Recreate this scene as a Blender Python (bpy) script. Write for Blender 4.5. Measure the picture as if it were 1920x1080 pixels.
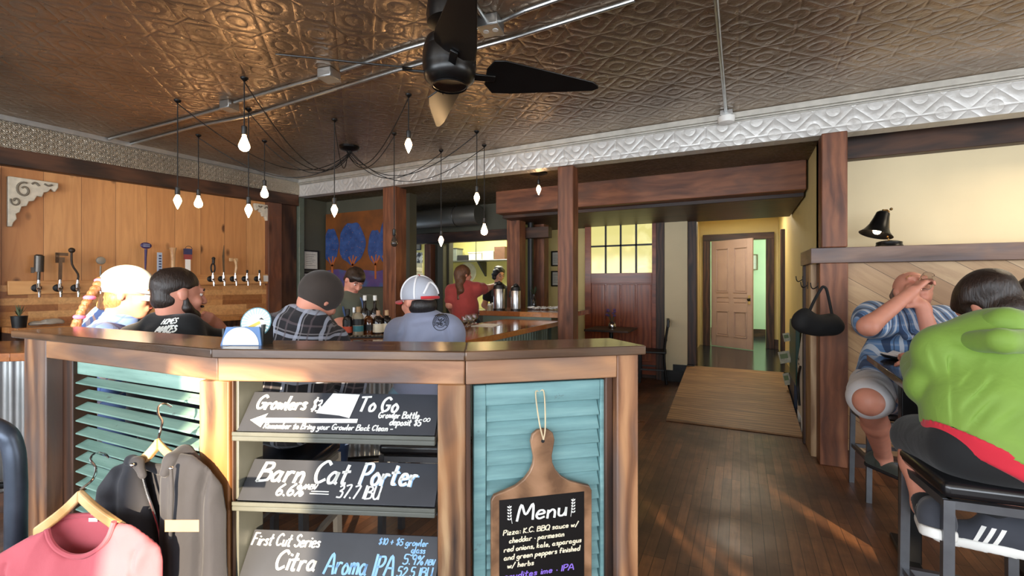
import bpy, math, random
import numpy as np
from mathutils import Vector, Matrix, Euler

scene = bpy.context.scene
for o in list(bpy.data.objects):
    bpy.data.objects.remove(o)
COL = scene.collection

# ------------------------------------------------------------------ camera
F, CX, HY, EYE = 860.0, 960.0, 535.0, 1.42
TH = math.radians(26.5)
SN, CS = math.sin(TH), math.cos(TH)
cd = bpy.data.cameras.new('camera')
cd.sensor_width = 36.0
cd.lens = F / 1920.0 * 36.0
cd.shift_y = -5.0 / 1920.0
cd.clip_start = 0.02
cam = bpy.data.objects.new('camera', cd)
COL.objects.link(cam)
cam.location = (0, 0, EYE)
cam.rotation_euler = (math.radians(90), 0, TH)
scene.camera = cam

# ------------------------------------------------------------------ colour, sky, sun, daylight
vs = scene.view_settings
scene.display_settings.display_device = 'sRGB'
vs.view_transform = 'Standard'
vs.look = 'None'
vs.gamma = 1.0
vs.use_curve_mapping = False
vs.exposure = 0.75
world = bpy.data.worlds.new('sky')
scene.world = world
world.use_nodes = True
wn = world.node_tree.nodes
wn['Background'].inputs[0].default_value = (0.62, 0.78, 1.0, 1)
wn['Background'].inputs[1].default_value = 1.0

SUN_DIR = Vector((-0.57, 0.82, -0.175)).normalized()
sl = bpy.data.lights.new('evening_sun', 'SUN')
sl.energy = 12.5
sl.color = (1.0, 0.80, 0.55)
sl.angle = 0.012
so = bpy.data.objects.new('evening_sun', sl)
COL.objects.link(so)
so.rotation_euler = SUN_DIR.to_track_quat('-Z', 'Y').to_euler()

def area(name, loc, direction, sx, sy, energy, color):
    l = bpy.data.lights.new(name, 'AREA')
    l.shape = 'RECTANGLE'
    l.size, l.size_y = sx, sy
    l.energy = energy
    l.color = color
    o = bpy.data.objects.new(name, l)
    COL.objects.link(o)
    o.location = loc
    o.rotation_euler = Vector(direction).to_track_quat('-Z', 'Y').to_euler()
    return o
# unseen fill panels, added in place of window daylight; no window is built there
area('front_daylight_fill', (-3.9, -2.62, 1.6), (0.0, 1, 0.0), 3.0, 1.7, 95, (0.86, 0.93, 1.0))
area('front_daylight_fill', (-0.6, -2.62, 1.6), (0.0, 1, 0.0), 3.0, 1.7, 90, (0.86, 0.93, 1.0))
area('front_daylight_fill', (2.7, -2.62, 1.6), (0.0, 1, 0.0), 3.0, 1.7, 85, (0.86, 0.93, 1.0))
area('side_daylight_fill', (4.55, 1.6, 1.7), (-1, 0.1, 0), 3.0, 1.6, 60, (0.85, 0.92, 1.0))
# ceiling lamps of the kitchen, the hallway and the room beyond it
area('kitchen_ceiling_lamp', (-4.3, 7.3, 2.6), (0, 0, -1), 1.6, 0.5, 42, (1.0, 0.95, 0.78))
area('hallway_ceiling_lamp', (-0.05, 8.4, 2.66), (0, 0, -1), 0.5, 0.5, 14, (1.0, 0.91, 0.74))
area('back_room_daylight', (1.6, 10.9, 1.9), (-1, 0.0, -0.1), 1.2, 1.2, 28, (0.78, 1.0, 0.92))
area('dining_ceiling_lamp', (2.2, 4.2, 2.55), (0, -0.25, -1), 0.8, 0.2, 10, (1.0, 0.82, 0.58))

# ------------------------------------------------------------------ measuring
def P(px, py, d):
    u = (px - CX) / F * d
    return Vector((u * CS - d * SN, u * SN + d * CS, EYE + (HY - py) / F * d))
def PZ(px, py, z):
    return P(px, py, (z - EYE) * F / (HY - py))
def PY(px, py, y):
    r = (px - CX) / F
    return P(px, py, y / (r * SN + CS))
def PX(px, py, x):
    r = (px - CX) / F
    return P(px, py, x / (r * CS - SN))
RIGHT = Vector((CS, SN, 0))
FWD = Vector((-SN, CS, 0))
UP = Vector((0, 0, 1))

# ------------------------------------------------------------------ object helpers
WM = {}
def link(o, parent=None, wm=None):
    COL.objects.link(o)
    wm = wm or Matrix.Identity(4)
    o.matrix_basis = wm
    WM[o.name] = wm
    if parent is not None:
        o.parent = parent
        o.matrix_parent_inverse = WM[parent.name].inverted()
    return o
def tag(o, label=None, cat=None, group=None, kind=None):
    if label: o['label'] = label
    if cat: o['category'] = cat
    if group: o['group'] = group
    if kind: o['kind'] = kind
    return o
def thing(name, loc, label, cat, group=None):
    o = bpy.data.objects.new(name, None)
    o.empty_display_size = 0.1
    link(o, None, Matrix.Translation(Vector(loc)))
    return tag(o, label, cat, group)
def copy_tree(o, delta, label, parent=None, rot=None):
    c = o.copy()
    COL.objects.link(c)
    WM[c.name] = WM[o.name].copy()
    if parent is None:
        m = Matrix.Translation(Vector(delta)) @ o.matrix_basis
        if rot is not None:
            m = m @ Matrix.Rotation(rot, 4, 'Z')
        c.matrix_basis = m
        WM[c.name] = m
        if label: c['label'] = label
    else:
        c.parent = parent
    for ch in [x for x in COL.objects if x.parent is o]:
        copy_tree(ch, None, None, c)
    return c
def frame(origin, xdir, up=UP):
    x = Vector(xdir).normalized()
    y = up.cross(x)
    if y.length < 1e-4:
        y = Vector((0, 1, 0))
    y.normalize()
    z = x.cross(y)
    m = Matrix((x, y, z)).transposed().to_4x4()
    m.translation = Vector(origin)
    return m

class MB:
    def __init__(s):
        s.v, s.f, s.m, s.mi = [], [], [], 0
    def add(s, vs, fs):
        b = len(s.v)
        s.v += [tuple(v) for v in vs]
        s.f += [tuple(b + i for i in f) for f in fs]
        s.m += [s.mi] * len(fs)
        return s
    def box(s, x0, x1, y0, y1, z0, z1, M=None):
        vs = [Vector((x, y, z)) for z in (z0, z1) for y in (y0, y1) for x in (x0, x1)]
        if M is not None: vs = [M @ v for v in vs]
        return s.add(vs, [(0, 2, 3, 1), (4, 5, 7, 6), (0, 1, 5, 4), (2, 6, 7, 3), (0, 4, 6, 2), (1, 3, 7, 5)])
    def bar(s, a, b, w, h, up=UP):
        a, b = Vector(a), Vector(b)
        M = frame(a, b - a, up)
        L = (b - a).length
        return s.box(0, L, -w / 2, w / 2, -h / 2, h / 2, M)
    def lathe(s, prof, n=24, M=None, caps=True):
        vs, fs = [], []
        for r, z in prof:
            for i in range(n):
                a = 2 * math.pi * i / n
                vs.append(Vector((r * math.cos(a), r * math.sin(a), z)))
        for j in range(len(prof) - 1):
            for i in range(n):
                k = (i + 1) % n
                fs.append((j * n + i, j * n + k, (j + 1) * n + k, (j + 1) * n + i))
        if caps:
            fs.append(tuple(range(n - 1, -1, -1)))
            fs.append(tuple((len(prof) - 1) * n + i for i in range(n)))
        if M is not None: vs = [M @ v for v in vs]
        return s.add(vs, fs)
    def cyl(s, a, b, r, n=16, r2=None):
        a, b = Vector(a), Vector(b)
        d = b - a
        M = d.to_track_quat('Z', 'Y').to_matrix().to_4x4()
        M.translation = a
        return s.lathe([(r, 0), (r if r2 is None else r2, d.length)], n, M)
    def tube(s, pts, r, n=8, smooth=0, closed=False):
        pts = [Vector(p) for p in pts]
        if smooth: pts = spline(pts, smooth)
        rs = r if isinstance(r, (list, tuple)) else [r] * len(pts)
        if len(rs) != len(pts):
            rs = list(np.interp(np.linspace(0, 1, len(pts)), np.linspace(0, 1, len(rs)), rs))
        t0 = (pts[1] - pts[0]).normalized()
        nrm = t0.orthogonal().normalized()
        vs, fs = [], []
        for i, p in enumerate(pts):
            t = (pts[min(i + 1, len(pts) - 1)] - pts[max(i - 1, 0)])
            t = t.normalized() if t.length > 1e-9 else t0
            nrm = (nrm - t * nrm.dot(t))
            nrm = nrm.normalized() if nrm.length > 1e-6 else t.orthogonal().normalized()
            bn = t.cross(nrm)
            for k in range(n):
                a = 2 * math.pi * k / n
                vs.append(p + (nrm * math.cos(a) + bn * math.sin(a)) * rs[i])
        for j in range(len(pts) - 1):
            for i in range(n):
                k = (i + 1) % n
                fs.append((j * n + i, j * n + k, (j + 1) * n + k, (j + 1) * n + i))
        fs.append(tuple(range(n - 1, -1, -1)))
        fs.append(tuple((len(pts) - 1) * n + i for i in range(n)))
        return s.add(vs, fs)
    def prism(s, poly, t0, t1, M=None):
        n = len(poly)
        vs = [Vector((x, y, t0)) for x, y in poly] + [Vector((x, y, t1)) for x, y in poly]
        fs = [tuple(range(n - 1, -1, -1)), tuple(range(n, 2 * n))]
        fs += [(i, (i + 1) % n, n + (i + 1) % n, n + i) for i in range(n)]
        if M is not None: vs = [M @ v for v in vs]
        return s.add(vs, fs)
    def ball(s, c, r, n=12, m=8, M=None):
        rx, ry, rz = r if isinstance(r, (tuple, list)) else (r, r, r)
        prof = [(math.sin(math.pi * j / m), -math.cos(math.pi * j / m)) for j in range(m + 1)]
        prof[0] = (0.001, -1); prof[-1] = (0.001, 1)
        T = Matrix.Translation(Vector(c)) @ (M or Matrix.Identity(4)) @ Matrix.Diagonal((rx, ry, rz, 1))
        return s.lathe(prof, n, T)
    def build(s, name, mat, parent=None, wm=None, bevel=0, smooth=35, segs=2):
        me = bpy.data.meshes.new(name)
        me.from_pydata(s.v, [], s.f)
        mats = mat if isinstance(mat, (list, tuple)) else [mat]
        for m in mats: me.materials.append(m)
        if len(mats) > 1:
            me.polygons.foreach_set('material_index', s.m)
        if smooth:
            me.polygons.foreach_set('use_smooth', [True] * len(me.polygons))
            me.set_sharp_from_angle(angle=math.radians(smooth))
        me.update()
        o = bpy.data.objects.new(name, me)
        link(o, parent, wm)
        if bevel:
            b = o.modifiers.new('edge', 'BEVEL')
            b.width = bevel
            b.segments = segs
            b.limit_method = 'ANGLE'
            b.angle_limit = math.radians(50)
        return o

def spline(pts, k=6):
    pts = [Vector(p) for p in pts]
    if len(pts) < 3: return pts
    out = []
    n = len(pts)
    for i in range(n - 1):
        p0, p1, p2, p3 = pts[max(i - 1, 0)], pts[i], pts[i + 1], pts[min(i + 2, n - 1)]
        for j in range(k):
            t = j / k
            out.append(0.5 * (2 * p1 + (p2 - p0) * t + (2 * p0 - 5 * p1 + 4 * p2 - p3) * t * t + (3 * p1 - p0 - 3 * p2 + p3) * t ** 3))
    out.append(pts[-1])
    return out

def board(name, a, b, w, h, mat, parent=None, up=UP, bevel=0.004):
    """a timber from a to b: w across, h along `up`; its own x axis runs with the grain"""
    a, b = Vector(a), Vector(b)
    L = (b - a).length
    m = MB().box(0, L, -w / 2, w / 2, -h / 2, h / 2)
    return m.build(name, mat, parent, frame(a, b - a, Vector(up)), bevel)

# ------------------------------------------------------------------ implicit solids (bodies, cloth)
def cap(a, b, ra, rb=None):
    return ('c', np.array(a, float), np.array(b, float), ra, ra if rb is None else rb)
def ell(c, r, R=None):
    return ('e', np.array(c, float), np.array(r, float), np.array(R if R is not None else np.eye(3), float))
def K(p, k):
    """the same primitive with its own blending width"""
    return p[:5] + (k,) if p[0] == 'c' else p[:4] + (k,)
def grow(prims, d):
    return [(p[:3] + (p[3] + d, p[4] + d) + p[5:]) if p[0] == 'c' else (p[:2] + (p[2] + d,) + p[3:]) for p in prims]
def panel(poly, M, t=.006, r=.006, bulge=.02, soft=.05, folds=()):
    """a cloth panel: an outline on the plane of M given thickness, a soft bulge and folds (a, b, width, height)"""
    return ('p', np.array(poly, float), np.array(M.inverted()), t, r, None, bulge, soft, folds, np.array([(M @ Vector((x, y, 0)))[:] for x, y in poly]))
def _pdist(p, X):
    _, poly, Mi, t, r, _, bulge, soft, folds, _ = p
    q = X @ Mi[:3, :3].T + Mi[:3, 3]
    uv, w = q[..., :2], q[..., 2]
    d = np.full(uv.shape[:-1], 1e9); sgn = np.zeros(uv.shape[:-1], bool)
    n = len(poly)
    for i in range(n):
        a, b = poly[i], poly[(i + 1) % n]
        e = b - a
        tt = np.clip(((uv - a) @ e) / max(e @ e, 1e-12), 0, 1)
        d = np.minimum(d, np.linalg.norm(uv - a - tt[..., None] * e, axis=-1))
        c1 = (a[1] <= uv[..., 1]) != (b[1] <= uv[..., 1])
        if abs(e[1]) > 1e-12:
            xi = a[0] + (uv[..., 1] - a[1]) / e[1] * e[0]
            sgn ^= c1 & (uv[..., 0] < xi)
    sd = np.where(sgn, -d, d)
    inn = np.maximum(-sd, 0)
    th = t + bulge * (1 - np.exp(-inn / soft))
    for a, b, wd, am in folds:
        a, b = np.array(a), np.array(b); e = b - a
        tt = ((uv - a) @ e) / (e @ e)
        tc = np.clip(tt, 0, 1)
        dd = np.linalg.norm(uv - a - tc[..., None] * e, axis=-1)
        th = th + am * np.exp(-(dd / wd) ** 2)
    dz = np.where(w > 0, w - th, -w - t)
    return np.hypot(np.maximum(sd + r, 0), np.maximum(dz + r, 0)) + np.minimum(np.maximum(sd + r, dz + r), 0) - r
def limb(pts, rs):
    return [cap(pts[i], pts[i + 1], rs[i], rs[i + 1]) for i in range(len(pts) - 1)]
def _dist(p, X):
    if p[0] == 'p': return _pdist(p, X)
    if p[0] == 'c':
        a, b, ra, rb = p[1:5]
        ab = b - a
        t = np.clip(((X - a) @ ab) / max(ab @ ab, 1e-12), 0, 1)
        return np.linalg.norm(X - a - t[..., None] * ab, axis=-1) - (ra + (rb - ra) * t)
    c, r, R = p[1:4]
    q = (X - c) @ R
    k0 = np.linalg.norm(q / r, axis=-1)
    k1 = np.linalg.norm(q / (r * r), axis=-1)
    return k0 * (k0 - 1.0) / np.maximum(k1, 1e-9)
def _bb(p):
    if p[0] == 'p': return p[9].min(0) - .09, p[9].max(0) + .09
    if p[0] == 'c':
        r = max(p[3], p[4])
        return np.minimum(p[1], p[2]) - r, np.maximum(p[1], p[2]) + r
    r = max(p[2])
    return p[1] - r, p[1] + r
def solid(name, prims, mat, parent=None, h=0.01, k=0.03, cut=(), noise=None, planes=(), group_k=None):
    """one continuous smooth skin round the primitives; `cut` primitives are carved away, `planes` (point, normal) keep the side below"""
    lo = np.min([_bb(p)[0] for p in prims], axis=0) - 3 * h
    hi = np.max([_bb(p)[1] for p in prims], axis=0) + 3 * h
    n = np.ceil((hi - lo) / h).astype(int) + 1
    ax = [lo[i] + h * np.arange(n[i]) for i in range(3)]
    D = np.full(n, 1.0)
    def region(p, pad):
        l, u = _bb(p)
        i0 = np.clip(np.floor((l - pad - lo) / h).astype(int), 0, n - 1)
        i1 = np.clip(np.ceil((u + pad - lo) / h).astype(int) + 1, 1, n)
        sl = tuple(slice(a, b) for a, b in zip(i0, i1))
        X = np.stack(np.meshgrid(*[ax[i][sl[i]] for i in range(3)], indexing='ij'), -1)
        return sl, X
    for p in prims:
        kk = k if p[0] == 'p' else (p[5] if len(p) > 5 else k) if p[0] == 'c' else (p[4] if len(p) > 4 else k)
        sl, X = region(p, kk + 3 * h)
        d = _dist(p, X)
        o = D[sl]
        q = np.clip(0.5 + 0.5 * (o - d) / kk, 0, 1)
        D[sl] = o * (1 - q) + d * q - kk * q * (1 - q)
    if noise:
        amp, sc, seed = noise
        X = np.stack(np.meshgrid(*ax, indexing='ij'), -1)
        rg = np.random.RandomState(seed)
        w = 0
        for j in range(7):
            kv = rg.normal(size=3); kv *= sc * (0.6 + 0.8 * rg.rand()) / np.linalg.norm(kv)
            ph = rg.rand() * 6.28
            w = w + np.sin(X @ kv + ph + 1.3 * np.sin(X @ kv[[1, 2, 0]] * 0.7 + ph))
        D = D + amp * w / 3
    kc = 0.012
    for p in cut:
        sl, X = region(p, 0.05)
        d = -_dist(p, X)
        o = D[sl]
        q = np.clip(0.5 - 0.5 * (o - d) / kc, 0, 1)
        D[sl] = o * (1 - q) + d * q + kc * q * (1 - q)
    if planes:
        X = np.stack(np.meshgrid(*ax, indexing='ij'), -1)
        for pt, nr in planes:
            nr = np.array(nr, float); nr /= np.linalg.norm(nr)
            D = np.maximum(D, (X - np.array(pt, float)) @ nr)
    v, f = surface_nets(D, lo, h)
    me = bpy.data.meshes.new(name)
    me.from_pydata(v.tolist(), [], f.tolist())
    me.materials.append(mat)
    me.polygons.foreach_set('use_smooth', [True] * len(me.polygons))
    me.update()
    o = bpy.data.objects.new(name, me)
    return link(o, parent)
def grain(o, axis):
    """turn the object's own x axis (the run of the grain) along world y or z without moving the mesh"""
    M = Matrix.Rotation(math.radians(90), 4, 'Z') if axis == 'Y' else Matrix(((0, 1, 0, 0), (0, 0, 1, 0), (1, 0, 0, 0), (0, 0, 0, 1)))
    o.data.transform(M.inverted())
    o.matrix_basis = o.matrix_basis @ M
    WM[o.name] = WM[o.name] @ M
    return o
def crease(o, folds):
    """press folds into the side of a garment that faces the room: (x0, y0, x1, y1, width, depth in metres)"""
    me = o.data
    n = len(me.vertices)
    co = np.empty(n * 3); me.vertices.foreach_get('co', co); co = co.reshape(-1, 3)
    no = np.empty(n * 3); me.vertices.foreach_get('normal', no); no = no.reshape(-1, 3)
    d = co @ np.array(FWD)
    px = CX + F * (co @ np.array(RIGHT)) / d
    py = HY - F * (co[:, 2] - EYE) / d
    face = np.clip(-(no @ np.array(FWD)) * 1.6, 0, 1)
    sh = np.zeros(n)
    for x0, y0, x1, y1, w, am in folds:
        e = np.array([x1 - x0, y1 - y0], float)
        t = ((px - x0) * e[0] + (py - y0) * e[1]) / (e @ e)
        tc = np.clip(t, 0, 1)
        q = np.hypot(px - x0 - tc * e[0], py - y0 - tc * e[1])
        sh += am * np.exp(-(q / w) ** 2) * (0.35 + 0.65 * np.sin(np.pi * np.clip(tc * .9 + .05, 0, 1)))
    co += (sh * face)[:, None] * np.array(FWD)
    me.vertices.foreach_set('co', co.ravel())
    me.update()
    return o
def surface_nets(D, lo, h):
    n = np.array(D.shape)
    ins = D < 0
    c = [(i, j, k) for i in (0, 1) for j in (0, 1) for k in (0, 1)]
    def sh(A, o):
        return A[o[0]:n[0] - 1 + o[0], o[1]:n[1] - 1 + o[1], o[2]:n[2] - 1 + o[2]]
    cnt = sum(sh(ins, o).astype(np.int8) for o in c)
    act = (cnt > 0) & (cnt < 8)
    idx = np.full(act.shape, -1, dtype=np.int64)
    cells = np.argwhere(act)
    idx[act] = np.arange(len(cells))
    pos = np.zeros((len(cells), 3)); wt = np.zeros(len(cells))
    V = {o: D[cells[:, 0] + o[0], cells[:, 1] + o[1], cells[:, 2] + o[2]] for o in c}
    for a in c:
        for ax in range(3):
            if a[ax]: continue
            b = list(a); b[ax] = 1; b = tuple(b)
            va, vb = V[a], V[b]
            m = (va < 0) != (vb < 0)
            t = np.where(m, va / np.where(m, va - vb, 1), 0)
            q = np.repeat(np.array(a, float)[None], len(cells), 0)
            q[:, ax] += t
            pos[m] += q[m]; wt[m] += 1
    pos = lo + h * (cells + pos / np.maximum(wt, 1)[:, None])
    quads = []
    for ax in range(3):
        u, w = (ax + 1) % 3, (ax + 2) % 3
        A = np.take(ins, np.arange(0, n[ax] - 1), axis=ax)
        B = np.take(ins, np.arange(1, n[ax]), axis=ax)
        e = np.argwhere(A != B)
        e = e[(e[:, u] > 0) & (e[:, w] > 0) & (e[:, u] < n[u] - 1) & (e[:, w] < n[w] - 1)]
        if not len(e): continue
        flip = A[e[:, 0], e[:, 1], e[:, 2]]
        q = []
        for du, dw in ((-1, -1), (0, -1), (0, 0), (-1, 0)):
            g = e.copy(); g[:, u] += du; g[:, w] += dw
            q.append(idx[g[:, 0], g[:, 1], g[:, 2]])
        q = np.stack(q, 1)
        q[~flip] = q[~flip][:, ::-1]
        quads.append(q)
    q = np.concatenate(quads)
    return pos, q[(q >= 0).all(1)]

# ------------------------------------------------------------------ materials
def srgb(r, g, b):
    f = lambda c: (c / 255 / 12.92) if c / 255 <= 0.04045 else ((c / 255 + 0.055) / 1.055) ** 2.4
    return (f(r), f(g), f(b), 1)
class NT:
    def __init__(s, name):
        s.mat = bpy.data.materials.new(name)
        s.mat.use_nodes = True
        s.t = s.mat.node_tree
        s.b = s.t.nodes['Principled BSDF']
    def n(s, typ, **kw):
        nd = s.t.nodes.new('ShaderNode' + typ)
        for k, v in kw.items():
            if k.startswith('i_'):
                key = k[2:]
                key = int(key) if key.isdigit() else key.replace('_', ' ')
                if hasattr(v, 'bl_idname') or hasattr(v, 'is_output'):
                    s.t.links.new(v, nd.inputs[key])
                else:
                    nd.inputs[key].default_value = v
            else:
                setattr(nd, k, v)
        return nd
    def l(s, a, b): s.t.links.new(a, b)
    def coord(s, scale=(1, 1, 1), rnd=0.0, which='Object', rot=(0, 0, 0)):
        tc = s.n('TexCoord').outputs[which]
        if rnd:
            oi = s.n('ObjectInfo').outputs['Random']
            m = s.n('Math', operation='MULTIPLY', i_0=oi, i_1=rnd).outputs[0]
            tc = s.n('VectorMath', operation='ADD', i_0=tc, i_1=m).outputs[0]
        return s.n('Mapping', i_Vector=tc, i_Scale=scale, i_Rotation=rot).outputs[0]
    def noise(s, vec, scale=5, detail=3, rough=0.5, dist=0.0):
        return s.n('TexNoise', i_Vector=vec, i_Scale=scale, i_Detail=detail, i_Roughness=rough, i_Distortion=dist)
    def ramp(s, fac, stops, interp='LINEAR'):
        r = s.n('ValToRGB', i_0=fac)
        r.color_ramp.interpolation = interp
        e = r.color_ramp.elements
        while len(e) < len(stops): e.new(0.5)
        for i, (p, c) in enumerate(stops):
            e[i].position = p
            e[i].color = c if len(c) == 4 else (*c, 1)
        return r.outputs[0]
    def mix(s, fac, a, b, mode='MIX'):
        m = s.n('Mix', data_type='RGBA', blend_type=mode)
        for sock, v in ((m.inputs[0], fac), (m.inputs[6], a), (m.inputs[7], b)):
            if hasattr(v, 'is_output'): s.l(v, sock)
            else: sock.default_value = v
        return m.outputs[2]
    def math(s, op, a, b=0.0, c=0.0):
        m = s.n('Math', operation=op)
        for i, v in enumerate((a, b, c)):
            if hasattr(v, 'is_output'): s.l(v, m.inputs[i])
            else: m.inputs[i].default_value = v
        return m.outputs[0]
    def bump(s, h, strength=0.3, dist=0.01):
        b = s.n('Bump', i_Height=h, i_Strength=strength, i_Distance=dist)
        s.l(b.outputs[0], s.b.inputs['Normal'])
        return b
    def set(s, **kw):
        for k, v in kw.items():
            sock = s.b.inputs[k.replace('_', ' ')]
            if hasattr(v, 'is_output'): s.l(v, sock)
            else: sock.default_value = v
        return s

def plain(name, rgb, rough=0.5, metal=0.0, var=0.12, scale=14, bump=0.0, **kw):
    """an even coat with a little mottling"""
    m = NT(name)
    c = srgb(*rgb)
    v = m.coord(rnd=7.0)
    nz = m.noise(v, scale, 4).outputs[0]
    dk = tuple(x * (1 - var) for x in c[:3]) + (1,)
    lt = tuple(min(1, x * (1 + var)) for x in c[:3]) + (1,)
    m.set(Base_Color=m.ramp(nz, [(0.3, dk), (0.7, lt)]), Roughness=rough, Metallic=metal, **kw)
    if bump: m.bump(nz, bump, 0.004)
    return m.mat
def wood(name, dark, mid, light, rough=0.45, knots=True, grain=1.0, blotch=None, rnd=31.0, scale=1.0, coat=0.0):
    """sawn timber, the grain along the object's own x axis"""
    m = NT(name)
    v = m.coord((0.9 * scale, 9 * scale, 9 * scale), rnd)
    warp = m.noise(m.coord((0.7, 2.2, 2.2), rnd), 2.0, 2).outputs[1]
    v2 = m.n('VectorMath', operation='MULTIPLY_ADD', i_0=warp, i_1=(0.4, 1.3, 1.3), i_2=v).outputs[0]
    g1 = m.noise(v2, 1.6, 6, 0.62, 0.4).outputs[0]
    g2 = m.n('TexWave', i_Vector=v2, i_Scale=0.55, i_Distortion=2.5, i_Detail=3.0, i_Detail_Scale=1.6, bands_direction='Y').outputs[1]
    f = m.math('ADD', m.math('MULTIPLY', g1, 0.72), m.math('MULTIPLY', g2, 0.28 * grain))
    col = m.ramp(f, [(0.30, srgb(*dark)), (0.5, srgb(*mid)), (0.72, srgb(*light))])
    if blotch:
        bz = m.noise(m.coord((0.8, 2.0, 2.0), rnd), 1.7, 3, 0.6, 0.6).outputs[0]
        col = m.mix(m.ramp(bz, [(0.46, (0, 0, 0)), (0.66, (0.85, 0.85, 0.85))]), col, srgb(*blotch))
    if knots:
        vo = m.n('TexVoronoi', i_Vector=m.coord((1.5, 5.0, 5.0), rnd), i_Scale=1.1, i_Randomness=1.0).outputs[0]
        kn = m.ramp(vo, [(0.05, (1, 1, 1)), (0.17, (0, 0, 0))])
        col = m.mix(m.math('MULTIPLY', kn, 0.85), col, tuple(0.35 * x for x in srgb(*dark)[:3]) + (1,))
    m.set(Base_Color=col, Roughness=rough)
    if coat: m.set(Coat_Weight=coat, Coat_Roughness=0.12)
    m.bump(f, 0.12, 0.002)
    return m.mat
def emit(name, rgb, strength):
    m = NT(name)
    m.set(Base_Color=(0, 0, 0, 1), Emission_Color=(*rgb, 1), Emission_Strength=strength)
    return m.mat
def glassy(name, rgb=(255, 255, 255), rough=0.03, ior=1.45):
    m = NT(name)
    m.set(Base_Color=srgb(*rgb), Roughness=rough, Transmission_Weight=1.0, IOR=ior)
    return m.mat
# ------------------------------------------------------------------ materials of the room
W_POST = wood('reddish_brown_timber', (92, 52, 34), (134, 82, 54), (160, 104, 70), 0.5, blotch=(96, 64, 50), grain=.5)
W_DARK = wood('dark_brown_timber', (34, 20, 14), (62, 38, 25), (88, 56, 38), 0.5)
W_RAIL = wood('weathered_brown_timber', (92, 60, 42), (150, 104, 72), (186, 138, 98), 0.45, blotch=(104, 92, 88))
W_CAP = wood('dark_varnished_plank', (62, 44, 32), (92, 66, 47), (122, 92, 66), 0.26, knots=False, blotch=(78, 70, 66), coat=0.25)
W_PINE = wood('knotty_pine', (176, 112, 62), (206, 146, 90), (226, 172, 116), 0.45)
W_PINE_GREY = wood('pale_pine', (146, 112, 80), (186, 152, 114), (206, 176, 138), 0.5)
W_BURNT = wood('streaked_brown_timber', (46, 30, 22), (112, 82, 58), (176, 146, 110), 0.5, blotch=(160, 104, 56))
W_RED = wood('red_mahogany', (112, 50, 26), (142, 68, 36), (160, 84, 46), 0.35, knots=False, coat=0.2)
W_DOOR = wood('limed_oak', (140, 106, 92), (176, 142, 126), (196, 164, 146), 0.4, knots=False)
W_PLY = wood('worn_plywood', (120, 84, 48), (176, 130, 82), (200, 154, 102), 0.5, blotch=(150, 108, 66))
W_HANGER = wood('pale_beech', (204, 156, 98), (226, 182, 124), (240, 202, 150), 0.35, knots=False)
BLACK = plain('black_paint', (18, 17, 17), 0.45)
BLACK_METAL = plain('black_metal', (20, 20, 21), 0.35, 0.6)
STEEL = plain('brushed_steel', (190, 190, 190), 0.28, 1.0, 0.05)
CHROME = plain('chrome', (225, 225, 228), 0.12, 1.0, 0.02)
ZINC = plain('dull_zinc', (168, 170, 170), 0.42, 0.85, 0.1)
CREAM = plain('cream_wall_paint', (226, 208, 168), 0.55, var=0.03, scale=3)
YELLOW = plain('yellow_wall_paint', (228, 206, 142), 0.6, var=0.03, scale=3)
KITCHEN_YELLOW = plain('kitchen_wall_paint', (206, 200, 126), 0.5, var=0.04, scale=3)
MINT = plain('pale_green_wall_paint', (196, 214, 178), 0.6, var=0.03, scale=3)
OLIVE = plain('grey_green_wall_paint', (82, 80, 66), 0.6, var=0.08, scale=3)
WHITE = plain('white_paint', (238, 236, 230), 0.5, var=0.03)
VINYL = plain('dark_hall_floor', (34, 42, 46), 0.18, var=0.1, scale=4)

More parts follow.
